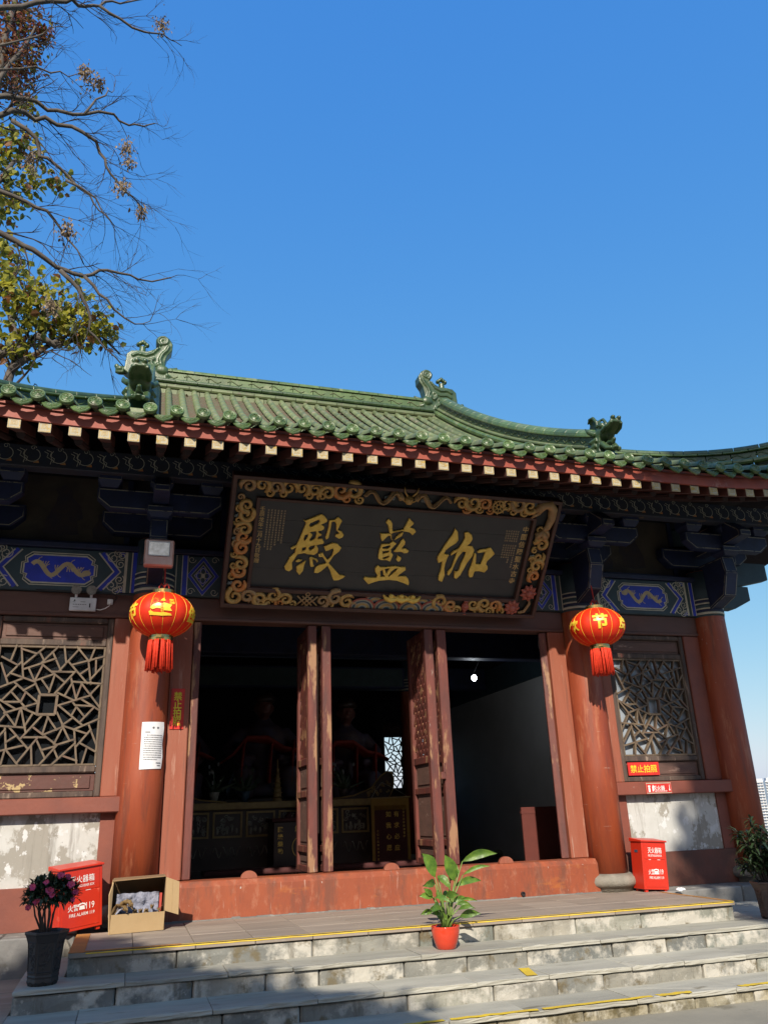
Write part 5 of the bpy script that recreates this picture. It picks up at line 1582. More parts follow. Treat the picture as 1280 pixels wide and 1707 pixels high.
# ------------------------------------------------------------------ signs and fittings
def sign(name, label, cx, cz, y, w_, h, body, m_bg, m_fg, vertical=False, border=None, fat=.012, fit=None, rot=0.0, group=None, extra=None):
    t = thing(name, label, 'sign', (cx, y, cz), group)
    MB().b(cx - w_ / 2, cx + w_ / 2, y - .006, y, cz - h / 2, cz + h / 2).build('board', m_bg, t)
    if border:
        MB().ribbon([(cx - w_ / 2 + .008, cz - h / 2 + .008), (cx + w_ / 2 - .008, cz - h / 2 + .008), (cx + w_ / 2 - .008, cz + h / 2 - .008), (cx - w_ / 2 + .008, cz + h / 2 - .008)], .012, (0, y - .0068, 0), X3, Z3, 0, 0, closed=True).build('border', border, t)
    m = MB()
    put_text(m, body, 1, (cx, y - .0075, cz), X3, Z3, 0, fat, vertical, .92 if vertical else 1.0, fit=fit or (w_ * .8, h * .72))
    if extra: extra(m)
    tag(m.build('lettering', m_fg, t), None, kind='stuff')
    return t


sign('warning_sign', 'tall red sign with yellow vertical characters on the door jamb', -2.35, 2.07, -.004, .142, .43, '禁止拍照', 'sign_red', 'sign_yellow', True, fat=.017, fit=(.088, .36))
sign('warning_sign', 'wide red sign with bold yellow characters under the lattice window', 3.37, 1.345, .02, .45, .155, '禁止拍照', 'sign_red', 'sign_yellow', fat=.010, fit=(.38, .092))
def ext_icons(m):
    m.b(3.30, 3.325, -.1305, -.1285, 1.065, 1.12); m.b(3.297, 3.33, -.1305, -.1285, 1.125, 1.14)
    m.poly([(3.355, 1.07), (3.375, 1.075), (3.37, 1.10), (3.385, 1.12), (3.37, 1.15), (3.355, 1.12)], (0, -.129, 0), X3, Z3, .001)
    m.poly([(3.60, 1.145), (3.605, 1.145), (3.605, 1.09), (3.612, 1.09), (3.60, 1.07), (3.588, 1.09), (3.596, 1.09)], (0, -.129, 0), X3, Z3, .001)
    put_text(m, 'FIRE EXTINGUISHER', 1, (3.475, -.129, 1.072), X3, Z3, 0.0008, .01, fit=(.18, .014))
sign('extinguisher_sign', 'small red fire extinguisher sign with cream border on the sill beam', 3.45, 1.108, -.122, .365, .13, '灭火器', 'sign_red', 'white_paint', border='carve_cream', fat=.012, fit=(.17, .055), extra=ext_icons)

# paper notice wrapped on the left column
t = thing('paper_notice', 'white printed paper notice pasted on the round red column', 'notice', (-2.68, -.23, 1.67))
m = MB()
nn = 10
vs = []
for i in range(9):
    z = 1.905 - .47 * i / 8
    for j in range(nn + 1):
        b_ = -pi / 2 - .12 + (.15 + .95) * j / nn - .0
        r = .2305 + .004 + .005 * sin(i * 1.3) * (j == 0 or j == nn)
        vs.append((-2.68 + r * cos(b_), r * sin(b_), z + .010 * (j / nn)))
m.add(vs, [(i * (nn + 1) + j, (i + 1) * (nn + 1) + j, (i + 1) * (nn + 1) + j + 1, i * (nn + 1) + j + 1) for i in range(8) for j in range(nn)])
po = m.build('sheet', 'paper', t, smooth=True)
m = MB()
def npt(q, z): b_ = -pi / 2 - .12 + 1.1 * q; return (-2.68 + .237 * cos(b_), .237 * sin(b_), z)
def nline(q0, q1, z):
    k = max(2, int((q1 - q0) * 14))
    vs = [npt(q0 + (q1 - q0) * i / k, z + d) for d in (-.0045, .0045) for i in range(k + 1)]
    m.add(vs, [(i, i + 1, k + 2 + i, k + 1 + i) for i in range(k)])
for q in (.42, .62): nline(q, q + .09, 1.855); nline(q + .01, q + .08, 1.845)
nline(.14, .34, 1.805)
for i in range(12):
    z = 1.775 - .022 * i
    q = .22 if i == 0 else .12
    while q < (.92 if i < 11 else .7):
        l = rnd.uniform(.02, .05); nline(q, min(.93, q + l), z); q += l + .018
nline(.66, .9, 1.50); nline(.72, .88, 1.475)
tag(m.build('print', 'ink', po), None, kind='stuff')

# emergency lamp
t = thing('emergency_lamp', 'white twin-headed emergency lamp box on the lintel over the lattice window', 'lamp', (-3.41, -.02, 3.17))
MB().b(-3.55, -3.278, -.065, -.02, 3.105, 3.25).build('lamp_case', 'grey_plastic', t, bevel=.006)
for x in (-3.49, -3.335):
    h = MB().tube([(x, -.06, 3.25), (x, -.07, 3.285)], .014, 8).build('bracket', 'grey_plastic', t)
    MB().tube([(x, -.05, 3.328), (x, -.10, 3.325), (x, -.112, 3.324)], [.03, .052, .053], 20).build('lamp_head', 'lamp_lens', t, smooth=False)
m = MB()
for k in range(8): m.b(-3.515 + .018 * k, -3.505 + .018 * k, -.0665, -.0655, 3.168, 3.176)
m.b(-3.515, -3.455, -.0665, -.0655, 3.142, 3.145).b(-3.52, -3.49, -.0665, -.0655, 3.196, 3.2).b(-3.44, -3.39, -.0665, -.0655, 3.2, 3.204)
m.poly([(-3.512, 3.208), (-3.495, 3.208), (-3.492, 3.222), (-3.503, 3.226)], (0, -.0658, 0), X3, Z3, .0005)
m.build('markings', 'dark_plastic', t)
MB().b(-3.355, -3.328, -.071, -.065, 3.125, 3.2).build('switch_panel', 'grey_plastic', t, bevel=.002)
MB().b(-3.348, -3.335, -.0725, -.0705, 3.14, 3.185).build('switch_slot', 'dark_plastic', t)
t = thing('wall_socket', 'white wall socket and plug with a looping white lead beside emergency lamp', 'socket', (-3.135, -.02, 3.22))
MB().b(-3.165, -3.108, -.04, -.02, 3.19, 3.25).build('socket_plate', 'white_paint', t, bevel=.004)
MB().b(-3.15, -3.123, -.062, -.04, 3.195, 3.225).build('plug', 'white_paint', t, bevel=.004)
MB().tube([(-3.276, -.045, 3.128), (-3.23, -.05, 3.122), (-3.18, -.055, 3.14), (-3.14, -.055, 3.17), (-3.137, -.052, 3.2)], .005, 6).build('lead', 'white_paint', t, smooth=True)
t = thing('black_cable', 'thin black cable running along the beam to a hook by the column', 'cable', (-3.0, -.06, 3.28))
MB().tube([(-3.9, -.068, 3.318), (-3.5, -.07, 3.312), (-3.12, -.07, 3.302), (-3.06, -.06, 3.268), (-3.09, -.04, 3.235)], .007, 6).build('cable_run', 'dark_plastic', t, smooth=True)
MB().tube([(-3.08, -.07, 3.302), (-2.9, -.09, 3.295)], .009, 6).build('cable_end', 'dark_plastic', t)
# floodlight wrapped in clear film, the lantern's red reflection painted into its colour
t = thing('floodlight', 'square floodlight wrapped in clear film, hung on the bracket above the lantern', 'floodlight', (-2.66, -.66, 3.6))
MB().b(-2.815, -2.51, -.74, -.64, 3.45, 3.745).build('housing', 'film', t, bevel=.015)
MB().b(-2.775, -2.555, -.752, -.738, 3.56, 3.715).build('lens', 'lamp_lens', t, bevel=.004)
MB().ribbon([(-2.77, 3.56), (-2.56, 3.56), (-2.56, 3.71), (-2.77, 3.71)], .012, (0, -.7535, 0), X3, Z3, 0, 0, closed=True).build('bezel', 'grey_plastic', t)
MB().tube([(-2.83, -.66, 3.60), (-2.86, -.66, 3.47), (-2.8, -.64, 3.50)], .008, 6).build('mount', 'dark_plastic', t)
MB().bar((-2.66, -.60, 3.60), (-2.66, -.66, 3.60), .04, .04).build('arm', 'dark_plastic', t)

# ------------------------------------------------------------------ fire extinguisher boxes
def fire_box(label, FL, U, w_, dp, h, lean, side_slot):
    FL = Vector(FL); U = Vector(U).normalized()
    D = Vector((-U.y, U.x, 0))          # to the back
    t = thing('fire_extinguisher_box', label, 'fire box', tuple(FL), 'fire extinguisher boxes by the wall')
    V = (Vector((0, 0, 1)) + U * lean).normalized()
    U2 = (U - V * U.dot(V)).normalized()
    def q(u, v, d): return FL + U2 * u + V * v + D * d
    def box(u0, u1, v0, v1, d0, d1, m=None):
        m = m or MB()
        vs = [q(u, v, d) for v in (v0, v1) for d in (d0, d1) for u in (u0, u1)]
        return m.add(vs, [(0, 2, 3, 1), (4, 5, 7, 6), (0, 1, 5, 4), (2, 6, 7, 3), (0, 4, 6, 2), (1, 3, 7, 5)])
    ft = .028
    box(0, w_, ft, h - .03, 0, dp).build('box_body', 'fire_red', t, bevel=.004)
    # lid, sloping to the front
    m = MB()
    vs = [q(u, v, d) for (v, d) in ((h - .03, -.016), (h - .012, -.016), (h + .012, dp + .01), (h - .03, dp + .01)) for u in (-.012, w_ + .012)]
    m.add(vs, [(0, 1, 3, 2), (2, 3, 5, 4), (4, 5, 7, 6), (6, 7, 1, 0), (0, 2, 4, 6), (7, 5, 3, 1)])
    m.build('lid', 'fire_red', t, bevel=.004)
    for u in (.02, w_ - .05):
        for d in (.015, dp - .05): box(u, u + .035, 0, ft, d, d + .035).build('foot', 'fire_red', t)
    box(.03, w_ - .03, h * .62, h - .05, -.004, 0).build('upper_door', 'fire_red', t, bevel=.002)
    box(.03, w_ - .03, .055, h * .605, -.004, 0).build('lower_door', 'fire_red', t, bevel=.002)
    m = MB(); Ov = q(0, 0, -.0065)
    put_text(m, '灭火器箱', 1, q(w_ * .52, h * .79, -.0065), U2, V, 0, .005, fit=(w_ * .56, .062))
    put_text(m, 'FIRE EXTINGUISHER BOX', 1, q(w_ * .52, h * .69, -.0065), U2, V, 0, .004, fit=(w_ * .56, .022))
    put_text(m, '火警', 1, q(w_ * .32, h * .38, -.0065), U2, V, 0, .006, fit=(w_ * .24, .055))
    put_text(m, '119', 1, q(w_ * .71, h * .385, -.0065), U2, V, 0, .004, fit=(w_ * .19, .055))
    put_text(m, 'FIRE ALARM 119', 1, q(w_ * .52, h * .275, -.0065), U2, V, 0, .004, fit=(w_ * .58, .028))
    # telephone mark
    m.poly([(-.028, -.02), (.028, -.02), (.022, .012), (-.022, .012)], q(w_ * .52, h * .375, -.0065), U2, V)
    m.ribbon([(-.033, .008), (-.028, .024), (0, .031), (.028, .024), (.033, .008)], .012, q(w_ * .52, h * .375, -.0068), U2, V)
    tag(m.build('lettering', 'white_paint', t), None, kind='stuff')
    m = MB()
    for a, b_ in ((.25, .34), (.6, .72)): m.ribbon([(w_ * a, h * .612), (w_ * b_, h * .612)], .004, q(0, 0, -.0055), U2, V)
    tag(m.build('hinge_marks', 'white_paint', t), None, kind='stuff')
    if side_slot:
        vs = [q(-.0025, v, d) for v in (h * .74, h * .79) for d in (dp * .35, dp * .65)]
        MB().add(vs, [(0, 1, 3, 2)]).build('handle_slot', 'carve_blue', t)
    return t


fire_box('red fire extinguisher box overhanging the landing end beside the flowering shrub', (-3.30, -.62, -.008), (.365, .20, 0), .415, .20, .575, -.085, False)
fire_box('red fire extinguisher box with a blue hand slot standing by the stone column base', (2.83, -.47, .002), (.32, .0, 0), .32, .22, .555, .07, True)
t = thing('prop_stone', 'lump of dark stone propping the leaning fire box foot', 'stone', (-3.26, -.56, -.313))
m = MB().blob((-3.26, -.54, -.18), (.085, .08, .165), 10)
m.v = [(x + .012 * noise.noise((x * 30, y * 30, z * 30)), y + .012 * noise.noise((x * 30, y * 30, z * 30 + 9)), z) for x, y, z in m.v]
m.build('stone', 'drum_stone', t)
t = thing('crumpled_tissue', 'scrap of crumpled white paper on the floor beside the slotted fire box', 'paper', (3.22, -.585, 0))
m = MB().blob((3.21, -.59, .018), (.06, .035, .02), 10)
m.v = [(x + .02 * noise.noise((x * 40, y * 40, z * 40)), y + .015 * noise.noise((x * 40, y * 40, z * 40 + 9)), max(.003, z + .012 * noise.noise((x * 50, y * 50, 3)))) for x, y, z in m.v]
m.build('scrap', 'paper', t)

# ------------------------------------------------------------------ cardboard box, fleece, dry leaves
t = thing('cardboard_box', 'open brown cardboard box lying on its side with one flap out', 'box', (-2.63, -.55, 0))
c = MB()
x0, x1, y0, y1, H = -2.868, -2.40, -.705, -.36, .445
T = .008
skew = .045
def sy(x): return skew * (x - x0) / (x1 - x0)
def panel(name, pts, m='cardboard'):
    """thin slab through four corners, thickened along its normal"""
    p = [Vector(a) for a in pts]
    n = (p[1] - p[0]).cross(p[2] - p[0]).normalized() * T
    o = MB().add(p + [a + n for a in p], [(3, 2, 1, 0), (4, 5, 6, 7), (0, 1, 5, 4), (1, 2, 6, 5), (2, 3, 7, 6), (3, 0, 4, 7)])
    return o.build(name, m, t)
S_ = skew
panel('front_wall', [(x0, y0 - .03, .004), (x1, y0 + S_ - .0, .004), (x1 + .004, y0 + S_ - .012, .158), (x0 + .004, y0 - .045, .162)])
panel('back_wall', [(x1, y1 + S_, .004), (x0, y1, .004), (x0, y1, H - .012), (x1, y1 + S_, H - .012)], 'cardboard_in')
panel('floor_panel', [(x0, y0, .004), (x0, y1, .004), (x1, y1 + S_, .004), (x1, y0 + S_, .004)], 'cardboard_in')
panel('top_panel', [(x0, y0 - .01, H - .012), (x1, y0 + S_ - .01, H + .004), (x1, y1 + S_, H), (x0, y1, H - .01)], 'cardboard_in')
panel('side_wall', [(x0, y1, .004), (x0, y0, .004), (x0, y0, H - .014), (x0, y1, H - .014)])
panel('side_wall', [(x1, y0 + S_, .004), (x1, y1 + S_, .004), (x1, y1 + S_, H - .008), (x1, y0 + S_, H - .004)], 'cardboard_in')
panel('side_flap', [(x1 + .002, y0 + S_, .162), (x1 + .13, y0 + S_ + .03, .118), (x1 + .125, y0 + S_ + .03, .398), (x1 + .002, y0 + S_, H)])
panel('side_flap', [(x0 - .008, y0 - .03, .0), (x0 - .002, y0, .0), (x0 - .002, y0, H - .02), (x0 - .03, y0 - .035, H - .12)])
panel('flap_fold', [(x1 + .065, y0 + S_ + .0125, .142), (x1 + .0675, y0 + S_ + .0125, .141), (x1 + .0655, y0 + S_ + .0125, .422), (x1 + .063, y0 + S_ + .0125, .423)])
t = thing('fleece_blanket', 'grey fleece blanket with a red edge folded inside the cardboard box', 'blanket', (-2.64, -.5, .02))
m = MB()
W_, Hn = 30, 18
vs = []
for i in range(Hn + 1):
    for j in range(W_ + 1):
        u, v = j / W_, i / Hn
        x = x0 + .035 + .38 * u
        z = .05 + .27 * v
        y = -.655 + .06 * v + .04 * u + .03 * noise.noise((u * 9, v * 6, 1)) + .018 * noise.noise((u * 26, v * 20, 4)) - .02 * (v > .55) * noise.noise((u * 3, v * 4, 8))
        vs.append((x, y, z + .014 * noise.noise((u * 8, 5, 2))))
m.add(vs, [(i * (W_ + 1) + j, i * (W_ + 1) + j + 1, (i + 1) * (W_ + 1) + j + 1, (i + 1) * (W_ + 1) + j) for i in range(Hn) for j in range(W_)])
m.b(x0 + .03, x0 + .42, -.50, -.46, .02, .28)
m.build('fleece', 'fleece', t, smooth=True)
MB().prism([(0, .04), (.022, .04), (.026, .31), (.004, .31)], (x0 + .418, -.60, 0), X3, Z3, 0, .02).build('edge_binding', 'sash', t)
m = MB().tube([(x0 + .02 + .05 * i, -.61 + .01 * (i % 2), .05 + .02 * (i % 3 == 1)) for i in range(9)], [.05, .06, .055, .06, .05, .06, .055, .05, .04], 8)
m.build('cushion', 'fleece', t, smooth=True)


def curled_leaf(c, L_, w_, ang, curl, label, droop=0.0):
    t = thing('dry_leaf', label, 'leaf', c, 'dry leaves on the cardboard box')
    m = MB()
    n = 10
    vs = []
    for i in range(n + 1):
        s = i / n
        ww = w_ * (sin(pi * min(1, s * .95 + .04)) ** .7) * (1 + .25 * sin(s * 17))
        for j in range(5):
            k = (j - 2) / 2
            px, py, pz = L_ * (s - .5), ww * k, curl * (k * k) * .05 + .3 * L_ * sin(pi * s) - droop * max(0, s - .55) ** 1.5 * .4 + .008 * sin(s * 23 + k * 4)
            vs.append((c[0] + px * cos(ang) - py * sin(ang), c[1] + px * sin(ang) + py * cos(ang), c[2] + pz))
    m.add(vs, [(i * 5 + j, i * 5 + j + 1, (i + 1) * 5 + j + 1, (i + 1) * 5 + j) for i in range(n) for j in range(4)])
    o = m.build('blade', 'dry_leaf', t, smooth=True)
    sd = o.modifiers.new('thick', 'SOLIDIFY'); sd.thickness = .004
    MB().tube([vs[2], vs[12], vs[27], vs[42], vs[52]], .004, 5).build('midrib', 'dry_leaf', t)
    return t


curled_leaf((-2.80, -.735, .175), .16, .06, 2.75, .5, 'large curled dry brown leaf drooping over the cardboard front edge', 1.0)
curled_leaf((-2.74, -.72, .20), .13, .05, -.3, .7, 'tan curled leaf arched behind the drooping dry leaf')
for i, x in enumerate((-2.66, -2.61, -2.56, -2.51, -2.45)):
    curled_leaf((x, -.685 + .004 * i, .158 + (.03 if i == 3 else 0)), .042, .017, rnd.uniform(0, 6), .35, 'small crumpled dry leaf in the row along the cardboard front')


# ------------------------------------------------------------------ potted plants
def hex_pot(t, cx, cy, z0, h, R_, m, rot=.25):
    prof_ = [(.66, 0), (.72, .06), (.70, .14), (.74, .16), (.70, .19), (.72, .22), (.76, .5), (.84, .78), (.96, .92), (1.02, .955), (1.02, 1.0), (.93, 1.0), (.88, .93), (.80, .9)]
    o = MB().lathe([(R_ * a, h * b_) for a, b_ in prof_], (cx, cy, z0), 6, a0=rot, a1=rot + 2 * pi)
    po = o.build('pot', m, t, bevel=.004)
    # dark arches laid on stand in for shaded gaps between the scalloped feet; carved flower panels stand proud
    for k in range(6):
        a, b_ = rot + k * pi / 3, rot + (k + 1) * pi / 3
        mid = (a + b_) / 2
        nv = Vector((cos(mid), sin(mid), 0)); tv = Vector((-sin(mid), cos(mid), 0))
        ap = cos(pi / 6)
        rel = MB()
        base = Vector((cx, cy, z0)) + nv * (R_ * .745 * ap)
        up = (Vector((0, 0, 1)) + nv * (R_ * .11 * ap / (h * .5))).normalized()
        def face(u, vv):
            rr_ = .72 + (vv - .22) / .28 * .04 if vv < .5 else .76 + (vv - .5) / .28 * .08
            return Vector((cx, cy, z0 + vv * h)) + nv * (R_ * rr_ * ap + .001) + tv * u
        for i in range(16):
            u, v = rnd.uniform(-.22, .22) * R_ * .9, rnd.uniform(.28, .76) * h
            c_ = face(u, v / h)
            rel.tube([c_ + tv * p[0] + up * p[1] for p in spiral(1.1, .014, .003, 7, rnd.uniform(0, 6))], .0035, 4)
        w2 = R_ * .30
        for (ua, va, ub, vb) in ((-w2, .25, w2, .25), (w2, .25, w2 * 1.1, .8), (w2 * 1.1, .8, -w2 * 1.1, .8), (-w2 * 1.1, .8, -w2, .25)):
            rel.tube([face(ua + (ub - ua) * q_ / 3, va + (vb - va) * q_ / 3) for q_ in range(4)], .0035, 4)
        rel.build('relief_panel', m, po)
        pa = Vector((cx, cy, z0)) + nv * (R_ * .69 * ap + .004)
        MB().prism([(.10 * R_ * 2 * cos(pi * i / 8), .075 * h * sin(pi * i / 8)) for i in range(9)], pa, tv, Vector((0, 0, 1)), -.012, .001).build('foot_arch_shade', 'soil', po)
    MB().lathe([(.001, 0), (R_ * .86, 0)], (cx, cy, z0 + h * .93), 6, a0=rot, a1=rot + 2 * pi).build('soil', 'soil', t)
    return po


def leaf_quad(m, p, d, n, L_, w_, mi=0, bend=.15):
    """one pointed leaf: 3 segments with a slight fold"""
    d = d.normalized(); s_ = d.cross(n)
    if s_.length < 1e-4: s_ = d.cross(Vector((.2, .9, .3)))
    s_.normalize(); up = s_.cross(d)
    a = p; b_ = p + d * L_ * .35 + up * L_ * .03; c_ = p + d * L_ * .75 - up * L_ * bend * .4; e = p + d * L_ - up * L_ * bend
    vs = [a, b_ + s_ * w_ / 2 + up * w_ * .12, b_ - up * .0, b_ - s_ * w_ / 2 + up * w_ * .12, c_ + s_ * w_ * .36 + up * w_ * .1, c_, c_ - s_ * w_ * .36 + up * w_ * .1, e]
    m.add(vs, [(0, 2, 1), (0, 3, 2), (1, 2, 5, 4), (2, 3, 6, 5), (4, 5, 7), (5, 6, 7)], mi)


# flowering shrub, left
t = thing('azalea_pot', 'dark carved hexagonal pot with a pink flowering shrub on the second step', 'potted plant', (-3.30, -1.93, -.162))
hex_pot(t, -3.30, -1.93, -.160, .355, .155, 'clay_dark', .1)
m = MB()
tips = []
for i in range(9):
    a = rnd.uniform(0, 6.28); r = rnd.uniform(.06, .17)
    e = Vector((-3.30 + r * cos(a), -1.93 + r * sin(a), rnd.uniform(.36, .46)))
    b_ = Vector((-3.30 + .03 * cos(a), -1.93 + .03 * sin(a), .16))
    mid = (b_ + e) / 2 + Vector((rnd.uniform(-.02, .02), rnd.uniform(-.02, .02), 0))
    m.tube([b_, mid, e], [.009, .007, .004], 5); tips.append(e)
    for k in range(3):
        e2 = e + Vector((rnd.uniform(-.07, .07), rnd.uniform(-.07, .07), rnd.uniform(.0, .08)))
        m.tube([mid.lerp(e, .6), e2], [.005, .003], 4); tips.append(e2)
m.build('branches', 'twig', t)
m = MB()
for i in range(1500):
    a = rnd.uniform(0, 6.28); b_ = rnd.uniform(-.5, 1.4)
    r = rnd.uniform(.55, 1.0)
    p = Vector((-3.30 + .195 * r * cos(a) * cos(b_), -1.93 + .195 * r * sin(a) * cos(b_), .435 + .125 * r * sin(b_)))
    d = Vector((rnd.gauss(0, 1), rnd.gauss(0, 1), rnd.gauss(.1, .7))) + (p - Vector((-3.3, -1.93, .4))) * 4
    leaf_quad(m, p, d, Vector((0, 0, 1)), rnd.uniform(.045, .07), rnd.uniform(.016, .026), 0)
tag(m.build('foliage', 'leaf_dark', t), None, kind='stuff')
for (dx, dy, dz, k) in ((-.12, -.15, .50, 1), (.0, -.18, .47, 1.3), (-.08, -.17, .40, 1), (.02, -.19, .44, .9), (.14, -.13, .50, 1.2), (.17, -.08, .44, 1.1), (.06, -.08, .565, 1.2), (.11, -.06, .555, 1), (-.14, -.12, .36, .9), (.16, -.12, .40, .8), (-.03, -.17, .53, .8)):
    m = MB()
    c_ = Vector((-3.30 + dx, -1.93 + dy, dz))
    f_ = Vector((dx * 2, -1, .5)).normalized()
    for j in range(11):
        a = j * 2.4
        s1 = f_.cross(Vector((0, 0, 1))).normalized(); s2 = s1.cross(f_)
        d = s1 * cos(a) + s2 * sin(a) + f_ * rnd.uniform(.2, .9)
        leaf_quad(m, c_, d, f_, .032 * k * rnd.uniform(.8, 1.1), .026 * k, 0, -.2)
    m.build('blossom', 'petal', t)

# centre plant
t = thing('broadleaf_pot_plant', 'tall broad-leaved green plant in a glossy red pot on the steps', 'potted plant', (-.122, -1.935, -.16))
MB().lathe([(.001, 0), (.075, 0), (.082, .005), (.098, .05), (.114, .10), (.121, .14), (.120, .162), (.123, .168), (.121, .174), (.113, .174), (.11, .15), (.105, .14)], (-.122, -1.935, -.161), 40).build('pot', 'pot_red', t, smooth=True)
MB().lathe([(.001, .0), (.107, 0)], (-.122, -1.935, -.012), 24).build('soil', 'soil', t)
LEAFS = [[-119,17,-209,400,-341,596,108],[-63,13,-29,357,-131,578,103],[-72,21,-49,358,9,488,88],[-72,13,55,511,362,564,73],[-91,23,47,403,283,466,35],[-81,22,35,305,302,331,60],[-148,18,-240,352,-401,353,68],[-108,40,-180,406,-91,295,68],[-166,28,-194,172,-328,141,64],[-146,42,-247,248,-131,201,39],[-63,13,-10,81,155,103,64],[-72,21,18,212,153,200,27],[-72,21,-13,177,115,145,44],[-166,28,-198,113,-107,67,64],[-108,40,-132,253,-45,268,64],[-146,42,-150,282,-190,236,54]]
for i in range(9):      # smaller leaves low in the clump
    a_ = rnd.uniform(0, 6.28); z_ = rnd.uniform(110, 330)
    LEAFS.append([-122, 20, int(-122 + 90 * cos(a_)), int(z_), int(-122 + 210 * cos(a_) + rnd.uniform(-40, 40)), int(z_ + rnd.uniform(-30, 80)), rnd.choice((36, 46, 56))])
for i, (ax, az, bx_, bz, tx, tz, w_) in enumerate(LEAFS):
    dy = rnd.uniform(-.14, .13) if i not in (0, 1, 3) else -.05
    a = Vector((-.122 + (ax / 1000 + .122) * .55, -1.935 + dy * .2, -.01))
    b_ = Vector((bx_ / 1000, -1.93 + dy, bz / 1000)); e = Vector((tx / 1000, -1.93 + dy * 1.6 - .03, tz / 1000))
    pm = a.lerp(b_, .55) + Vector((-(b_.x - a.x) * .12, 0, .02))
    MB().tube([a, a.lerp(pm, .5) + Vector((0, 0, .01)), pm, b_], [.0085, .0075, .006, .0045], 7).build('stalk', 'stem_green', t, smooth=True)
    m = MB()
    n = 9
    L_ = (e - b_).length
    d = (e - b_).normalized()
    side_ = d.cross(Vector((rnd.uniform(-.3, .3), -1, rnd.uniform(-.25, .25)))).normalized()
    nn_ = side_.cross(d)
    vs = []
    for k in range(n + 1):
        s = k / n
        ww = (w_ / 1000) * .52 * (sin(pi * (s ** .85 * .97 + .02)) ** 1.05)
        cpt = b_ + d * L_ * s + Vector((0, 0, .10 * L_ * sin(pi * s))) + nn_ * .02 * sin(2.5 * s)
        for q in (-1, -.5, 0, .5, 1): vs.append(cpt + side_ * ww * q + nn_ * (abs(q) * ww * .32 + .004 * sin(s * 19 + q * 3)))
    m.add(vs, [(k * 5 + q, k * 5 + q + 1, (k + 1) * 5 + q + 1, (k + 1) * 5 + q) for k in range(n) for q in range(4)])
    m.build('leaf', 'leaf_bright', t, smooth=True)

# shrub, right
t = thing('leafy_shrub_pot', 'brown carved hexagonal pot with a bushy long-leaved shrub beside the landing', 'potted plant', (3.33, -1.86, -.162))
hex_pot(t, 3.33, -1.86, -.160, .33, .165, 'clay_brown', .35)
m = MB(); lf_ = MB()
for i in range(36):
    a = rnd.uniform(0, 6.28); r = rnd.uniform(.05, .33)
    b_ = Vector((3.33 + .04 * cos(a), -1.86 + .04 * sin(a), .13))
    e = Vector((3.33 + r * cos(a), -1.86 + r * sin(a), rnd.uniform(.30, .74)))
    if i in (0, 1): e = Vector((3.10 + .05 * i, -1.9, .36 + .06 * i))
    mid = b_.lerp(e, .55) + Vector((rnd.uniform(-.03, .03), rnd.uniform(-.03, .03), .04))
    m.tube([b_, mid, e], [.008, .006, .0035], 5)
    for k in range(30):
        s = rnd.uniform(.35, 1.05)
        p = b_.lerp(mid, s * 2) if s < .5 else mid.lerp(e, s * 2 - 1)
        d = Vector((rnd.gauss(0, 1), rnd.gauss(0, 1), rnd.gauss(.15, .5)))
        leaf_quad(lf_, p, d, Vector((0, 0, 1)), rnd.uniform(.08, .14), rnd.uniform(.022, .036), 0, .3)
m.build('stems', 'twig', t)
tag(lf_.build('foliage', 'leaf_mid', t), None, kind='stuff')

# ------------------------------------------------------------------ inside the hall
def wall_box(name, m, *bs):
    o = MB()
    for b_ in bs: o.b(*b_)
    return part(o, name, m)


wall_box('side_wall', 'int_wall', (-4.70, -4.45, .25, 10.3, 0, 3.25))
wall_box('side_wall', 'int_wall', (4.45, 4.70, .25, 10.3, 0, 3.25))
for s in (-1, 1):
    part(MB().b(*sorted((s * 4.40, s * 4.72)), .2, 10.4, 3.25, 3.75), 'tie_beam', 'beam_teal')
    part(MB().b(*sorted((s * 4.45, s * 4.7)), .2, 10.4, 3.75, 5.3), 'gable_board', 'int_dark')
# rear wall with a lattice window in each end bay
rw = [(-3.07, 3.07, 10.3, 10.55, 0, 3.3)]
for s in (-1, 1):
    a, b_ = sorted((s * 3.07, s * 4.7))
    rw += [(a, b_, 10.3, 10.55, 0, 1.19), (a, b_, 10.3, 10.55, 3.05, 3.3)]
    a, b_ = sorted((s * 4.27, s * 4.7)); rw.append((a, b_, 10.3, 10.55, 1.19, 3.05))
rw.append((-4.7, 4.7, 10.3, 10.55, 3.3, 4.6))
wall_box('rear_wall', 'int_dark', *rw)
for s in (-1, 1): make_window(s * 3.67, -1, 10.5, True)
# interior cross beams and a faint painted beam over the altar
for y in (3.5, 7.0):
    part(MB().b(-4.4, 4.4, y - .14, y + .14, 3.35, 3.8), 'cross_beam', 'beam_blue', bevel=.02)
    for x in (-2.68, 2.68):
        if y > 5: make_column(x, y, .2)
part(MB().b(-2.5, 2.5, 6.84, 6.858, 3.4, 3.75), 'cross_beam_paint', 'paint_green')
part(MB().b(-4.45, 4.45, .2, 10.3, .0, .02), 'hall_floor', 'int_floor')

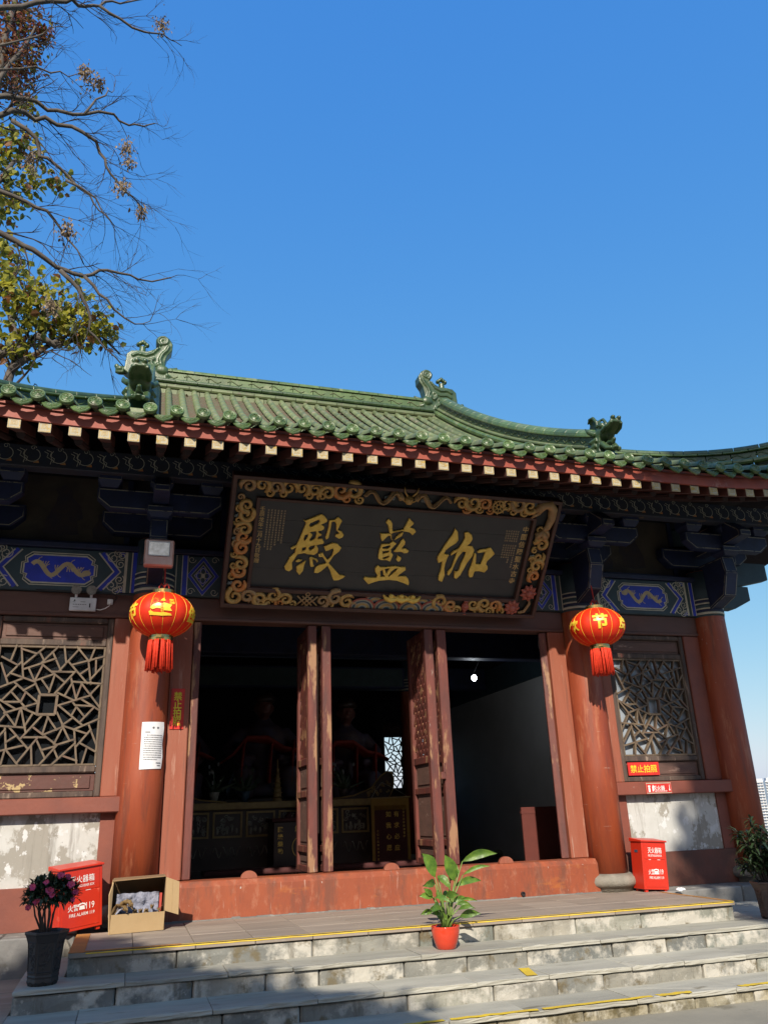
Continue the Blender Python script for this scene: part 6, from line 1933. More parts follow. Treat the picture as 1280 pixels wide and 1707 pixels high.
al = thing('altar_table', 'long dark altar table with gilded relief panels and curled end wings', 'altar', (-.4, 5, .02))
MB().b(-2.1, 1.25, 4.72, 5.5, 1.08, 1.19).build('table_top', 'altar_gold', al, bevel=.01)
MB().b(-2.05, 1.2, 4.82, 5.4, .02, 1.08).build('table_body', 'altar_wood', al)
for i in range(6):
    xa = -2.0 + .53 * i
    fr = MB().prism([[(xa, .66), (xa + .47, .66), (xa + .47, 1.05), (xa, 1.05)], [(xa + .03, .69), (xa + .44, .69), (xa + .44, 1.02), (xa + .03, 1.02)]], (0, 4.82, 0), X3, Z3, 0, .03).build('panel_frame', 'altar_gold', al)
    rel = MB()
    for k in range(16):
        u, v = rnd.uniform(xa + .06, xa + .41), rnd.uniform(.72, .99)
        rel.tube([(u + p[0], 4.812, v + p[1]) for p in spiral(1.1, rnd.uniform(.02, .05), .006, 10, rnd.uniform(0, 6), rnd.choice((-1, 1)))], .009, 5)
    for k in range(5): rel.blob((xa + .08 + .075 * k, 4.81, .76 + .03 * (k % 2)), (.022, .012, .05), 7)
    tag(rel.build('relief', 'altar_relief', fr, smooth=True), None, kind='stuff')
    rel = MB()
    for k in range(3):
        rel.tube([(xa + .02 + .15 * k + .13 * s / 8, 4.812, .45 + .08 * sin(s * .8 + k)) for s in range(9)], .006, 4)
    rel.build('skirt_relief', 'altar_relief', al, smooth=True)
for s, x in ((1, 1.0), (-1, -1.85)):
    wg = [(0, 1.19), (.48 * s, 1.19), (.56 * s, 1.34), (.58 * s, 1.5), (.55 * s, 1.60), (.46 * s, 1.625), (.34 * s, 1.55), (.16 * s, 1.36), (-.15 * s, 1.25), (-.6 * s, 1.2)]
    wo = MB().prism(wg, (x, 4.80, 0), X3, Z3, 0, .06).build('end_wing', 'altar_wood', al)
    rel = MB()
    rel.tube([(x + p[0] * .97, 4.735, p[1] - .008) for p in wg[1:]], .014, 5)
    for k in range(22):
        u = rnd.uniform(.08, .5); v = 1.22 + rnd.uniform(.02, .62) * u
        rel.tube([(x + s * u + p[0], 4.735, v + p[1]) for p in spiral(1.1, rnd.uniform(.015, .035), .005, 9, rnd.uniform(0, 6))], .007, 4)
    rel.build('wing_relief', 'altar_gold', wo, smooth=True)


def statue(cx, cy, z0, k, label, face='skin_clay'):
    t = thing('seated_statue', label, 'statue', (cx, cy, z0 - .9), 'statues behind the altar')
    m = MB()
    m.lathe([(.62, 0), (.66, .1), (.58, .35), (.46, .6), (.40, .85), (.42, 1.05), (.36, 1.22), (.18, 1.33), (.13, 1.42), (.01, 1.43)], (cx, cy, z0), 18, ax=(k, k * .75))
    for s in (-1, 1):
        m.tube([(cx + s * .36 * k, cy - .02, z0 + 1.15), (cx + s * .62 * k, cy - .12, z0 + .85), (cx + s * .40 * k, cy - .42, z0 + .62), (cx + s * .2 * k, cy - .5, z0 + .66)], [.15 * k, .15 * k, .12 * k, .07 * k], 10)
        m.tube([(cx + s * .2 * k, cy - .2, z0 + .35), (cx + s * .42 * k, cy - .55, z0 + .36), (cx + s * .38 * k, cy - .6, z0 - .05)], [.2 * k, .2 * k, .14 * k], 10)
    m.build('robed_body', 'robe', t, smooth=True, remesh=.04)
    h = MB()
    h.blob((cx, cy - .06, z0 + 1.60), (.165, .18, .215), 14)
    h.blob((cx, cy - .235, z0 + 1.575), (.035, .04, .05), 8)
    for s in (-1, 1):
        h.blob((cx + s * .165, cy - .04, z0 + 1.58), (.03, .05, .08), 8); h.blob((cx + s * .07, cy - .2, z0 + 1.64), (.045, .03, .025), 8)
    h.tube([(cx - .06, cy - .215, z0 + 1.49), (cx, cy - .225, z0 + 1.48), (cx + .06, cy - .215, z0 + 1.49)], .016, 6)
    h.tube([(cx, cy - .02, z0 + 1.3), (cx, cy - .03, z0 + 1.5)], .1, 10)
    h.build('head', face, t, smooth=True, remesh=.022)
    MB().lathe([(.19, 1.68), (.215, 1.74), (.20, 1.80), (.17, 1.82), (.13, 1.87), (.0, 1.89)], (cx, cy - .04, z0), 14).build('crown', 'altar_wood', t, smooth=True)
    sm = MB()
    pts = [(-.85, -.35, .55), (-.6, -.42, .72), (-.35, -.42, 1.0), (0, -.40, .98), (.3, -.44, .80), (.55, -.45, .78), (.8, -.36, .7)]
    sm.tube([(cx + a * k, cy + b_, z0 + c_) for a, b_, c_ in pts], [.05, .09, .15, .19, .17, .11, .06], 8, flat=.3)
    for a in (-.4, .1, .5): sm.tube([(cx + a * k, cy - .45, z0 + .95), (cx + (a - .05) * k, cy - .55, z0 + .6), (cx + (a - .07) * k, cy - .55, z0 + .22)], [.10, .13, .16], 8, flat=.25)
    sm.build('sash', 'sash', t, smooth=True)
    MB().b(cx - .75 * k, cx + .75 * k, cy - .6, cy + .55, z0 - 1.0, z0 - .02).build('pedestal', 'altar_wood', t, bevel=.02)
    return t


statue(-.45, 6.4, 1.3, 1.0, 'dark seated statue with open mouth and red sash between altar pots')
statue(1.15, 6.4, 1.2, .9, 'dark seated statue in a blue robe behind the altar wing')
statue(-2.1, 6.4, 1.25, .9, 'dark seated statue at the left end of the altar, half hidden by the jamb')
t = thing('donation_box', 'dark red wooden donation box with gold characters in front of the altar', 'donation box', (-.46, 3.2, .02))
MB().b(-.80, -.12, 2.95, 3.45, .02, .80).build('box_body', 'altar_wood', t, bevel=.01)
MB().b(-.83, -.09, 2.92, 3.48, .80, .85).build('box_top', 'maroon', t, bevel=.008)
m = MB()
for i, chx in enumerate('隨緣樂助'): put_text(m, chx, .075, (-.70, 2.948, .70 - .095 * i), X3, Z3, 0, .002)
put_text(m, '功德箱'[::-1], .09, (-.36, 2.948, .70), X3, Z3, 0, .002)
m.ribbon([(-.38 + .15 * cos(a * pi / 16), .46 + .15 * sin(a * pi / 16)) for a in range(32)], .008, (0, 2.947, 0), X3, Z3, 0, 0, closed=True)
for a in range(7): m.ribbon([(-.40, .46), (-.40 + .06 * cos(a * pi / 6), .47 + .06 * sin(a * pi / 6))], .016, (0, 2.947, 0), X3, Z3)
m.ribbon([(-.40, .46), (-.37, .33)], .008, (0, 2.947, 0), X3, Z3)
tag(m.build('lettering', 'gold_leaf', t), None, kind='stuff')
for i in range(3): MB().tube([(-.55 + .12 * i, 3.2, .85), (-.53 + .13 * i, 3.18, .93)], [.06, .02], 8).build('offering', 'maroon', t)
t = thing('votive_banner', 'maroon banner with gold fringe and gold characters hanging before the altar', 'banner', (.94, 3.0, .2))
MB().b(.70, 1.20, 3.0, 3.012, .24, 1.05).build('cloth', 'maroon', t)
m = MB()
m.b(.655, .70, 2.995, 3.015, .22, 1.06).b(1.20, 1.245, 2.995, 3.015, .22, 1.06).b(.655, 1.245, 2.992, 3.017, 1.05, 1.15)
m.build('gold_border', 'banner_gold', t)
m = MB()
for i in range(46): m.tube([(.71 + .0108 * i, 2.992, 1.06), (.71 + .0108 * i, 2.99, .985 + .006 * (i % 3))], .004, 4)
tag(m.build('fringe', 'banner_gold', t), None, kind='stuff')
MB().tube([(.60, 3.0, 1.155), (1.27, 3.0, 1.165)], .012, 8).build('rod', 'altar_gold', t)
MB().tube([(.66, 3.0, 1.16), (.80, 3.2, 1.29), (.949, 3.397, 1.398)], .003, 4).build('string', 'paint_line', t)
MB().tube([(1.24, 3.0, 1.165), (1.1, 3.2, 1.29), (.949, 3.397, 1.398)], .003, 4).build('string', 'paint_line', t)
m = MB()
for i, chx in enumerate('有求必应'): put_text(m, chx, .085, (1.04, 2.996, .93 - .155 * i), X3, Z3, 0, .001)
for i, chx in enumerate('如我心愿'): put_text(m, chx, .085, (.915, 2.996, .93 - .155 * i), X3, Z3, 0, .001)
for i, chx in enumerate('赠圣水古寺财神菩萨'): put_text(m, chx, .035, (1.155, 2.996, 1.0 - .048 * i), X3, Z3, 0, .0005)
for i, chx in enumerate('二〇二三年六月十五'): put_text(m, chx, .03, (.745, 2.996, .70 - .048 * i), X3, Z3, 0, .0005)
tag(m.build('lettering', 'gold_leaf', t), None, kind='stuff')
for (x, k) in ((-1.45, 0), (-.95, 1), (.15, 2), (.72, 3)):
    t = thing('altar_pot_plant', ['wispy pale lily in a grey pot at the altar end', 'low leafy plant in a teal pot beside the pagoda ornament', 'red bud sprays in a dark vase on the altar', 'spreading pale orchid in a terracotta pot under the altar wing'][k], 'potted plant', (x, 4.95, 1.19))
    MB().lathe([(.05, 0), (.07, .1), (.085, .17), (.07, .17), (.05, .12)], (x, 4.95, 1.19), 14).build('pot', ['altar_relief', 'carve_blue', 'altar_wood', 'clay_brown'][k], t, smooth=True)
    m = MB()
    for i in range(26):
        d = Vector((rnd.gauss(0, 1), rnd.gauss(0, .6), rnd.uniform(.6, 2)))
        leaf_quad(m, Vector((x, 4.95, 1.34)), d, Vector((0, -1, 0)), rnd.uniform(.18, .42), .035, 0, .4)
    m.build('foliage', 'leaf_mid', t)
    m = MB()
    for i in range(7): m.blob((x + rnd.uniform(-.2, .2), 4.9, 1.5 + rnd.uniform(0, .3)), (.02, .02, .035), 6)
    tag(m.build('flowers', ['porcelain', 'leaf_mid', 'carve_red', 'porcelain'][k], t), None, kind='stuff')
t = thing('pagoda_ornament', 'small tiered gilt pagoda ornament standing on the altar', 'ornament', (-.42, 4.9, 1.19))
pr_ = []
z = 0
for k in range(7):
    r = .11 - .013 * k
    pr_ += [(r * .7, z), (r * .7, z + .05), (r, z + .06), (r * .65, z + .075)]; z += .075
pr_ += [(.012, z), (.008, z + .14), (0, z + .15)]
MB().lathe([(.13, 0)] + pr_, (-.42, 4.9, 1.19), 12).build('tiers', 'altar_gold', t)
t = thing('porcelain_vase', 'white porcelain vase beside the donation box by the door leaf', 'vase', (-.14, 3.2, .85))
MB().lathe([(.05, 0), (.075, .08), (.08, .2), (.05, .28), (.045, .33), (.06, .36), (.05, .36)], (-.2, 3.25, .85), 18).build('vase_body', 'porcelain', t, smooth=True)
# these three stand close to the altar, a little larger than first drawn
for nm, loc_, k in (('donation_box', (-.242, 4.35, .02), 1.09), ('votive_banner', (1.34, 4.3, .124), 1.1), ('porcelain_vase', (.05, 4.35, .93), 1.09)):
    o = bpy.data.objects[nm]
    o.location = loc_; o.scale = (k, k, k)
t = thing('kneeling_bench', 'long low kneeling bench with dark red patterned cloth inside the door', 'bench', (-.3, 3.7, .02))
MB().b(-1.7, 2.2, 3.55, 3.95, .17, .25).build('cushion', 'maroon', t, bevel=.03, seg=3)
for x in (-1.9, -.3, 1.7): MB().b(x, x + .08, 3.6, 3.9, .02, .17).build('leg', 'altar_wood', t)
m = MB()
for i in range(8):
    cx = -1.8 + .5 * i
    m.ribbon([(cx + .16 * cos(a * pi / 10), .03 * sin(a * pi / 10)) for a in range(20)], .006, (0, 3.70, .251), X3, Y3, .001, 0, closed=True)
tag(m.build('pattern', 'paint_line', t), None, kind='stuff')
t = thing('red_screen', 'plain dark red board leaning inside the hall near the right jamb', 'board', (3.1, 2.2, .02))
MB().b(2.70, 3.6, 2.2, 2.24, .02, .95).build('panel', 'screen_red', t, bevel=.006)
MB().b(2.72, 2.78, 2.24, 2.45, .02, .08).b(3.5, 3.56, 2.24, 2.45, .02, .08).build('feet', 'altar_wood', t)
MB().b(2.69, 3.61, 2.195, 2.245, .86, .9).build('rail', 'screen_red', t)
t = thing('hanging_bulb', 'lit white bulb hanging in the dark hall', 'bulb', (2.89, 4.0, 3.12))
MB().blob((2.89, 4.0, 3.12), (.045, .045, .055), 14).build('bulb', 'bulb_glow', t, smooth=True)
bl_ = bpy.data.lights.new('bulb_light', 'POINT'); bl_.energy = 5; bl_.color = (.85, .93, 1); bl_.shadow_soft_size = .06
bo_ = bpy.data.objects.new('bulb_light', bl_); col.objects.link(bo_); bo_.parent = t; bo_.location = (0, 0, -.09)
MB().tube([(2.89, 4, 3.17), (2.89, 4, 3.22)], .022, 10).build('holder', 'dark_plastic', t)
MB().tube([(2.89, 4, 3.2), (2.89, 3.7, 3.4)], .005, 5).build('flex', 'dark_plastic', t)

# ------------------------------------------------------------------ trees
def grow(m, p, d, L_, r, depth, mi=0, ends=None, droop=.05, spread=.7):
    """recursive twig"""
    n = 4
    pts = [p.copy()]
    q = p.copy(); dd = d.normalized()
    for i in range(n):
        dd = (dd + Vector((rnd.gauss(0, .13), rnd.gauss(0, .13), rnd.gauss(-droop * .3, .13)))).normalized()
        q = q + dd * (L_ / n); pts.append(q.copy())
    m.tube(pts, [r * (1 - .16 * i) for i in range(n + 1)], 5 if r > .02 else 4, mi)
    if depth <= 0:
        if ends is not None: ends.append(q)
        return
    for i in range(rnd.choice((2, 3, 3))):
        k = rnd.randint(1, n)
        a = Vector((rnd.gauss(0, 1), rnd.gauss(0, 1), rnd.gauss(0, 1)))
        a = (a - dd * a.dot(dd)).normalized()
        grow(m, pts[k], dd * 1.0 + a * rnd.uniform(.4, 1.0) * spread * 1.3, L_ * rnd.uniform(.5, .82), r * .6, depth - 1, mi, ends, droop, spread)


LIMB = [[[-7.68,6.0,18.42],[-7.01,6.12,19.04],[-6.3,6.24,19.63],[-5.67,6.36,20.03],[-5.41,6.48,20.15],[-5.08,6.6,20.42],[-4.83,6.72,20.8],[-4.48,6.84,21.01],[-3.61,6.96,21.73]],[[-4.86,6.0,19.72],[-4.36,6.12,19.59],[-3.78,6.24,19.48],[-3.47,6.36,19.67],[-3.13,6.48,19.7],[-2.85,6.6,19.72]],[[-7.35,6.0,16.02],[-6.68,6.12,16.34],[-6.34,6.24,16.52],[-5.98,6.36,16.66],[-5.54,6.48,16.63],[-4.96,6.6,16.79],[-4.31,6.72,17.1],[-3.95,6.84,16.97],[-3.61,6.96,17.15],[-3.36,7.08,17.44]],[[-7.24,6.0,15.26],[-6.61,6.12,15.79],[-6.17,6.24,16.15],[-5.74,6.36,16.23],[-5.17,6.48,16.23],[-4.62,6.6,16.04],[-4.39,6.72,15.67],[-4.24,6.84,15.36],[-3.94,6.96,15.09],[-3.49,7.08,14.75]],[[-6.33,6.0,15.6],[-5.81,6.12,15.34],[-5.72,6.24,14.96],[-5.28,6.36,14.84],[-5.02,6.48,14.66],[-4.61,6.6,14.43],[-4.4,6.72,14.15],[-4.05,6.84,13.9]],[[-6.93,6.0,12.97],[-6.22,6.12,12.64],[-5.75,6.24,12.49],[-5.33,6.36,12.35],[-4.9,6.48,12.21],[-4.54,6.6,12.21],[-4.25,6.72,12.51],[-3.82,6.84,12.6],[-3.42,6.96,12.6],[-2.7,7.08,12.87]],[[-4.95,6.0,11.84],[-4.57,6.12,11.54],[-4.37,6.24,11.21],[-4.3,6.36,10.7],[-3.94,6.48,10.39],[-3.55,6.6,10.07]],[[-7.05,6.0,13.9],[-6.11,6.12,13.66],[-5.63,6.24,13.55],[-5.26,6.36,13.41],[-4.92,6.48,13.01],[-4.57,6.6,12.52]],[[-7.44,6.0,16.74],[-6.78,6.12,17.13],[-6.08,6.24,17.58],[-5.57,6.36,17.72],[-5.19,6.48,17.9]],[[-4.47,6.0,11.78],[-4.15,6.12,11.47],[-3.83,6.24,11.22],[-3.38,6.36,11.0],[-3.08,6.48,11.2]],[[-5.07,6.0,14.21],[-4.43,6.12,13.97],[-4.0,6.24,13.41]],[[-7.56,6.0,17.58],[-6.87,6.12,17.86],[-6.18,6.24,18.52],[-5.91,6.36,19.06],[-5.57,6.48,19.32]],[[-4.88,6.0,16.18],[-4.68,6.12,16.83],[-4.45,6.24,17.31],[-4.33,6.36,17.48]]]
LIMA = [[[-7.48,15.5,13.05],[-7.41,15.65,13.99],[-7.39,15.8,14.85],[-7.24,15.95,15.76],[-6.86,16.1,16.38],[-6.19,16.25,17.06],[-5.68,16.4,17.73],[-5.05,16.55,17.31]],[[-7.16,15.5,15.49],[-7.56,15.65,16.44],[-8.0,15.8,17.65],[-8.45,15.95,18.89]],[[-6.77,15.5,16.01],[-6.21,15.65,15.84],[-5.52,15.8,16.39],[-4.78,15.95,16.6],[-4.15,16.1,16.07]],[[-7.33,15.5,14.68],[-6.71,15.65,15.42],[-5.9,15.8,16.33],[-5.68,15.95,17.92]],[[-7.93,15.5,17.45],[-7.31,15.65,17.42],[-6.55,15.8,17.18],[-5.84,15.95,17.64]],[[-9.24,15.5,21.14],[-8.64,15.65,22.2],[-8.23,15.8,23.54],[-8.2,15.95,24.83]],[[-9.76,15.5,25.07],[-9.22,15.65,26.86],[-8.63,15.8,28.75],[-8.39,15.95,30.29]]]
SEEDS = [[-3.4,6.4,20.06,0.25],[-4.9,6.4,17.74,0.32],[-5.06,6.4,17.93,0.16],[-3.91,6.4,15.85,0.22],[-3.82,6.4,15.41,0.16],[-3.91,6.4,14.65,0.22],[-3.46,6.4,14.05,0.19],[-4.96,6.4,13.18,0.25],[-5.86,6.4,14.99,0.25],[-5.09,6.4,11.2,0.22],[-4.67,6.4,17.66,0.13]]
LCL = [[[-7.46,15.5,17.29,0.89],[-6.72,15.5,17.3,0.89],[-5.96,15.5,17.19,0.78],[-5.16,15.5,16.73,0.62],[-4.68,15.5,16.69,0.44],[-7.48,15.5,15.9,0.55],[-7.02,15.5,16.66,0.78],[-7.9,15.5,17.93,0.55],[-7.04,15.5,15.28,0.44],[-7.9,15.5,18.66,0.55],[-6.08,15.5,16.46,0.49],[-8.11,15.5,19.35,0.4],[-5.49,15.5,16.21,0.44]],[[-8.57,16.0,24.49,0.63],[-7.91,16.0,24.09,0.5],[-8.66,16.0,23.62,0.57],[-7.56,16.0,22.78,0.45],[-8.34,16.0,22.6,0.63],[-6.97,16.0,22.92,0.45],[-8.34,16.0,21.79,0.5],[-8.46,16.0,21.23,0.45],[-8.24,16.0,26.04,0.36]],[[-9.29,16.5,30.02,0.81],[-8.73,16.5,30.86,0.69],[-8.23,16.5,30.37,0.37],[-9.24,16.5,28.75,0.69],[-8.69,16.5,28.6,0.58],[-9.34,16.5,31.33,0.46],[-9.1,16.5,27.54,0.51],[-8.72,16.5,27.04,0.46]]]


def limb_tree(name, label, trunk, limbs, r0, twig_len, depth, thin):
    t = thing(name, label, 'tree', tuple(trunk[0]))
    tk = MB().tube(trunk, [.34 - .26 * i / (len(trunk) - 1) for i in range(len(trunk))], 12).build('trunk', 'bark', t, smooth=True)
    ends = []
    tw = MB()
    for j, L_ in enumerate(limbs):
        pts = [Vector(p) for p in L_]
        # join to the trunk when the limb starts outside the picture
        sm = []
        for a, b_ in zip(pts, pts[1:]):
            sm += [a, a.lerp(b_, .5) + Vector((rnd.gauss(0, .03), rnd.gauss(0, .05), rnd.gauss(0, .03)))]
        sm.append(pts[-1])
        n = len(sm)
        rr = r0 * thin[j]
        if j in JOIN.get(name, ()):
            near = min([Vector(trunk[i]).lerp(Vector(trunk[i + 1]), q / 6) for i in range(len(trunk) - 1) for q in range(7)], key=lambda v: (v - sm[0]).length + max(0, v.z - sm[0].z) * 1.5)
            sm = [near, near.lerp(sm[0], .5) + Vector((0, 0, .15))] + sm
            n = len(sm)
        rads = [rr * (1 - .80 * i / (n - 1)) for i in range(n)]
        MB().tube(sm, rads, 8).build('limb', 'bark', t, smooth=True)
        for i in range(2, n):
            for _ in range(1 if rnd.random() < .8 else 0):
                dd = (sm[min(i + 1, n - 1)] - sm[i - 1]).normalized()
                a = Vector((rnd.gauss(0, 1), rnd.gauss(0, .8), rnd.gauss(0, 1)))
                a = (a - dd * a.dot(dd)).normalized()
                grow(tw, sm[i], dd + a * rnd.uniform(.5, 1.1), twig_len * rnd.uniform(.55, 1.1), max(.009, rads[i] * .36), depth, 0, ends)
    tag(tw.build('twigs', 'twig', t), None, kind='stuff')
    return t, ends


JOIN = {'bare_branched_tree': (0, 2, 3, 5, 7, 8, 11), 'autumn_tree': (0, 1, 5, 6)}
tb, eb = limb_tree('bare_branched_tree', 'tall bare tree with drooping twigs and tan seed clusters beside the roof', [(-10.6, 6, -.6), (-10.3, 6, 4), (-10.1, 6.1, 9), (-9.6, 6, 13), (-9.2, 6, 17), (-8.6, 6, 20), (-8.2, 6, 23)], LIMB, .076, 1.0, 2, [1.05, .5, .95, 1.0, .7, 1.05, .65, .85, .6, .5, .45, .5, .4])
for (x, y, z, r) in SEEDS:
    m = MB()
    for i in range(int(110 * (r / .22))):
        a = Vector((rnd.gauss(0, .42), rnd.gauss(0, .42), rnd.gauss(0, .5))) * r
        p = Vector((x, y, z)) + a
        d = Vector((rnd.gauss(0, .6), rnd.gauss(0, .6), -1))
        leaf_quad(m, p, d, Vector((rnd.gauss(0, 1), rnd.gauss(0, 1), .2)), rnd.uniform(.07, .12), rnd.uniform(.035, .055), 0, .1)
    for i in range(10):
        m.tube([Vector((x, y, z + r * .8)), Vector((x, y, z)) + Vector((rnd.gauss(0, .5), rnd.gauss(0, .5), rnd.gauss(0, .5))) * r], .006, 4)
    tag(m.build('seed_cluster', 'seed', tb), None, kind='stuff')
ta, ea = limb_tree('autumn_tree', 'autumn tree with yellow-green and rust leaves standing behind the hall', [(-8.2, 17, -.6), (-8.1, 16.6, 6), (-7.8, 16, 12), (-8.6, 16, 18), (-9.3, 16, 24), (-9.4, 16, 29), (-9.2, 16, 33)], LIMA, .19, 1.5, 2, [1, .8, .7, .7, .6, .8, .8])
sets = [(LCL[0], ['leaf_yellow', 'leaf_olive', 'leaf_rust'], (.62, .28, .10), 85), (LCL[1], ['leaf_yellow', 'leaf_olive', 'leaf_rust'], (.4, .45, .15), 80), (LCL[2], ['leaf_rust', 'leaf_crimson', 'leaf_olive'], (.5, .32, .18), 300)]
for cl, ms, pb, cnt in sets:
    m = MB()
    for (x, y, z, r) in cl:
        for i in range(int(cnt * (r / .6) ** 1.4)):
            p = Vector((x, y, z)) + Vector((rnd.gauss(0, .55), rnd.gauss(0, .8), rnd.gauss(0, .5))) * r
            q = rnd.random()
            mi = 0 if q < pb[0] else (1 if q < pb[0] + pb[1] else 2)
            leaf_quad(m, p, Vector((rnd.gauss(0, 1), rnd.gauss(0, 1), rnd.gauss(-.4, .6))), Vector((rnd.gauss(0, 1), rnd.gauss(0, 1), 1)), rnd.uniform(.19, .34) * (1 if ms[0] == 'leaf_yellow' else .75), rnd.uniform(.14, .25) * (1 if ms[0] == 'leaf_yellow' else .5), mi, .2)
    tag(m.build('foliage', ms, ta), None, kind='stuff')


def shade_tree(label, trunk, crowns, nleaf):
    t = thing('courtyard_tree', label, 'tree', tuple(trunk[0]))
    MB().tube(trunk, [.24 - .15 * i / (len(trunk) - 1) for i in range(len(trunk))], 10).build('trunk', 'bark', t, smooth=True)
    lm = MB(); fo_ = MB()
    for (c_, r) in crowns:
        c_ = Vector(c_)
        lm.tube([Vector(trunk[-2]), Vector(trunk[-1]).lerp(c_, .5), c_], [.08, .05, .02], 6)
        for i in range(nleaf):
            d = Vector((rnd.gauss(0, 1), rnd.gauss(0, 1), rnd.gauss(0, 1))).normalized() * (rnd.random() ** .45)
            p = c_ + Vector((d.x * r[0], d.y * r[1], d.z * r[2]))
            leaf_quad(fo_, p, Vector((rnd.gauss(0, 1), rnd.gauss(0, 1), rnd.gauss(-.3, .7))), Vector((rnd.gauss(0, .6), rnd.gauss(0, .6), 1)), rnd.uniform(.16, .28), rnd.uniform(.10, .16), 0, .2)
    lm.build('limbs', 'bark', t)
    tag(fo_.build('crown', 'leaf_mid', t), None, kind='stuff')
    return t


def upstream(p, k): return (p[0] - .37 * k, p[1] - k, p[2] + .72 * k)
# crowns stand up-sun of the shaded ends of the front
shade_tree('leafy courtyard tree shading the lower steps beside the flowering shrub', [(-8.0, -13.4, -.6), (-7.8, -13.2, 3), (-7.4, -12.8, 5.4), (-7.0, -12.4, 6.4)],
           [(upstream((-3.3, -2.75, -.35), 9.5), (1.25, .9, .55)), (upstream((-1.9, -3.1, -.5), 9.8), (1.2, .8, .36)), (upstream((-3.35, -1.95, .25), 9.5), (.42, .5, .36)), (upstream((-3.1, -2.13, -.22), 9.6), (1.0, .8, .36)), (upstream((-2.3, -2.6, -.3), 9.7), (1.05, .7, .32)), (upstream((-1.7, -3.0, -.42), 9.8), (1.2, .7, .34)), (upstream((-2.98, -1.73, -.08), 9.5), (.28, .5, .16)), (upstream((-2.2, -3.0, -.5), 9.8), (.9, .8, .26)), (upstream((-4.5, -2.2, -.1), 9.3), (.9, .9, .8)), (upstream((-3.75, -1.7, .2), 9.4), (.42, .5, .36)), (upstream((-1.2, -3.2, -.62), 9.8), (.5, .6, .12))], 1000)
shade_tree('tall leafy courtyard tree shading the end bay and its eave corner', [(1.6, -16, -.6), (1.5, -15.5, 5), (1.2, -14.8, 9), (1.0, -14.4, 10.6)],
           [(upstream((4.6, -.1, 2.15), 13.2), (.98, .8, 1.25)), (upstream((4.95, -.1, 1.0), 13.4), (.95, .8, .95)), (upstream((5.1, -.2, 3.2), 13.1), (.8, .8, .6)), (upstream((5.9, -1.6, 4.4), 13), (2.0, 1.0, 1.0)), (upstream((4.75, -2.1, 4.55), 13), (1.05, .8, .5)), (upstream((5.4, -.6, 5.7), 13), (1.4, .9, .7)), (upstream((4.5, -.5, .5), 13.6), (1.0, .8, .75)), (upstream((6.4, -.5, 2.2), 13.2), (1.3, 1.0, 2.0)), (upstream((3.9, -2.0, -.1), 13.4), (.85, .8, .26)), (upstream((3.75, -.2, 2.62), 13.1), (.5, .5, .3))], 1300)

# added unseen behind the viewer: a wall and evergreen row that block low sky light
bw = thing('sky_block_wall', 'long grey-capped red wall added behind the viewer to block the low sky', 'wall', (-1, -24.5, -.6))
MB().b(-13, 11, -24.7, -24.3, -.6, 2.2).build('wall_body', 'red_sill', bw)
MB().prism([(-.4, 2.2), (.4, 2.2), (0, 2.6)], (-13, -24.5, 0), Y3, Z3, 0, 24).build('wall_cap', 'plinth_stone', bw)
pt_ = MB().tube([(0, 0, 0), (.1, 0, 2), (0, .1, 4.5), (.1, 0, 7)], [.22, .18, .13, .05], 8).mesh('trunk')
pt_.materials.append(MATS['bark'])
pc_ = MB()
for i in range(2600):
    d = Vector((rnd.gauss(0, 1), rnd.gauss(0, 1), rnd.gauss(0, 1))).normalized() * (rnd.random() ** .4)
    k_ = 1 + .25 * noise.noise(d * 3)
    leaf_quad(pc_, Vector((d.x * 2.7 * k_, d.y * 2.7 * k_, 5.6 + d.z * 3.4 * k_)), Vector((rnd.gauss(0, 1), rnd.gauss(0, 1), rnd.gauss(-.3, .7))), Vector((rnd.gauss(0, .6), rnd.gauss(0, .6), 1)), rnd.uniform(.45, .7), rnd.uniform(.25, .4), 0, .2)
pc_ = pc_.mesh('crown'); pc_.materials.append(MATS['leaf_mid'])
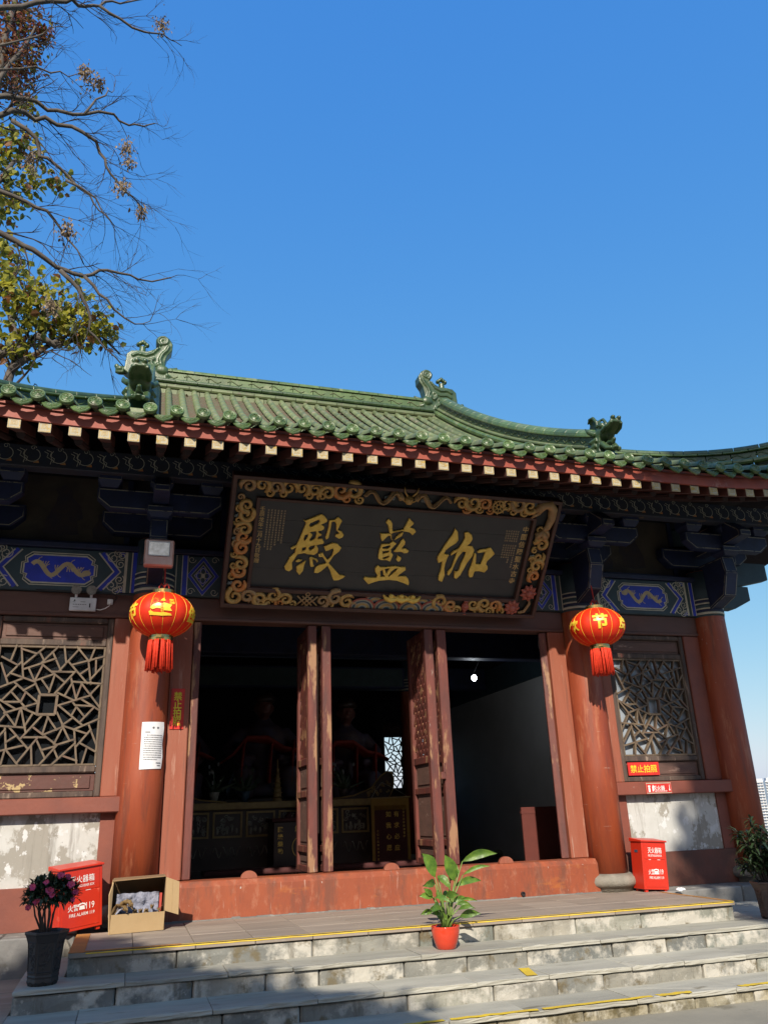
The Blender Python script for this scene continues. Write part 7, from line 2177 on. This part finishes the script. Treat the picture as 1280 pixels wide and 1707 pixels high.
for i in range(7):
    t = thing('sky_block_evergreen', 'round evergreen tree in the row added behind the viewer to block the low sky', 'tree', (-22 + 4.6 * i, -22.6 + .8 * (i % 2), -.6), 'evergreens added to block the low sky')
    t.rotation_euler = (0, 0, i * 1.3)
    for nm, me in (('trunk', pt_), ('crown', pc_)):
        o = bpy.data.objects.new(nm, me); col.objects.link(o); o.parent = t
        if nm == 'crown': o['kind'] = 'stuff'

# ------------------------------------------------------------------ distant apartment tower below the hill
tw = thing('apartment_tower', 'distant white apartment tower with rows of balconies beyond the end column', 'tower', (690, 800, -62))
ux = Vector((.87, -.50, 0)).normalized(); uy = Vector((.50, .87, 0)).normalized()
base = Vector((-2.8, -9.1, .9)) + Vector((.747, .875, 0)) * 900
def tb_(m, a0, a1, d0, d1, z0, z1):
    vs = [base + ux * a + uy * d + Vector((0, 0, z - base.z)) for z in (z0, z1) for d in (d0, d1) for a in (a0, a1)]
    return m.add(vs, [(0, 2, 3, 1), (4, 5, 7, 6), (0, 1, 5, 4), (2, 6, 7, 3), (0, 4, 6, 2), (1, 3, 7, 5)])
wl = MB(); tb_(wl, -16, 34, 0, 18, -66, 22); tb_(wl, -13, 10, 2, 14, 22, 24.5); tb_(wl, -6, 3, 3, 12, 24.5, 28); tb_(wl, 14, 30, 2, 14, 22, 25)
wl.build('wall', 'tower_white', tw)
for f_ in range(28):
    z = 21.2 - 3.0 * f_
    sl = MB(); tb_(sl, -16.4, 9.5, -1.5, 0, z - 1.0, z - .05); tb_(sl, 12.5, 34.4, -1.5, 0, z - 1.0, z - .05)
    sl.build('balcony', 'tower_white', tw)
    gl_ = MB()
    for k in range(8):
        a = -15.2 + 3.15 * k
        tb_(gl_, a, a + 2.3, -.12, -.02, z - 2.9, z - 1.1)
    for k in range(7): tb_(gl_, 13.3 + 3.1 * k, 15.6 + 3.1 * k, -.12, -.02, z - 2.9, z - 1.1)
    tag(gl_.build('windows', 'tower_glass', tw), None, kind='stuff')
st_ = MB(); tb_(st_, 9.8, 12.2, -.3, -.02, -66, 22); st_.build('stair_glazing', 'tower_glass', tw)
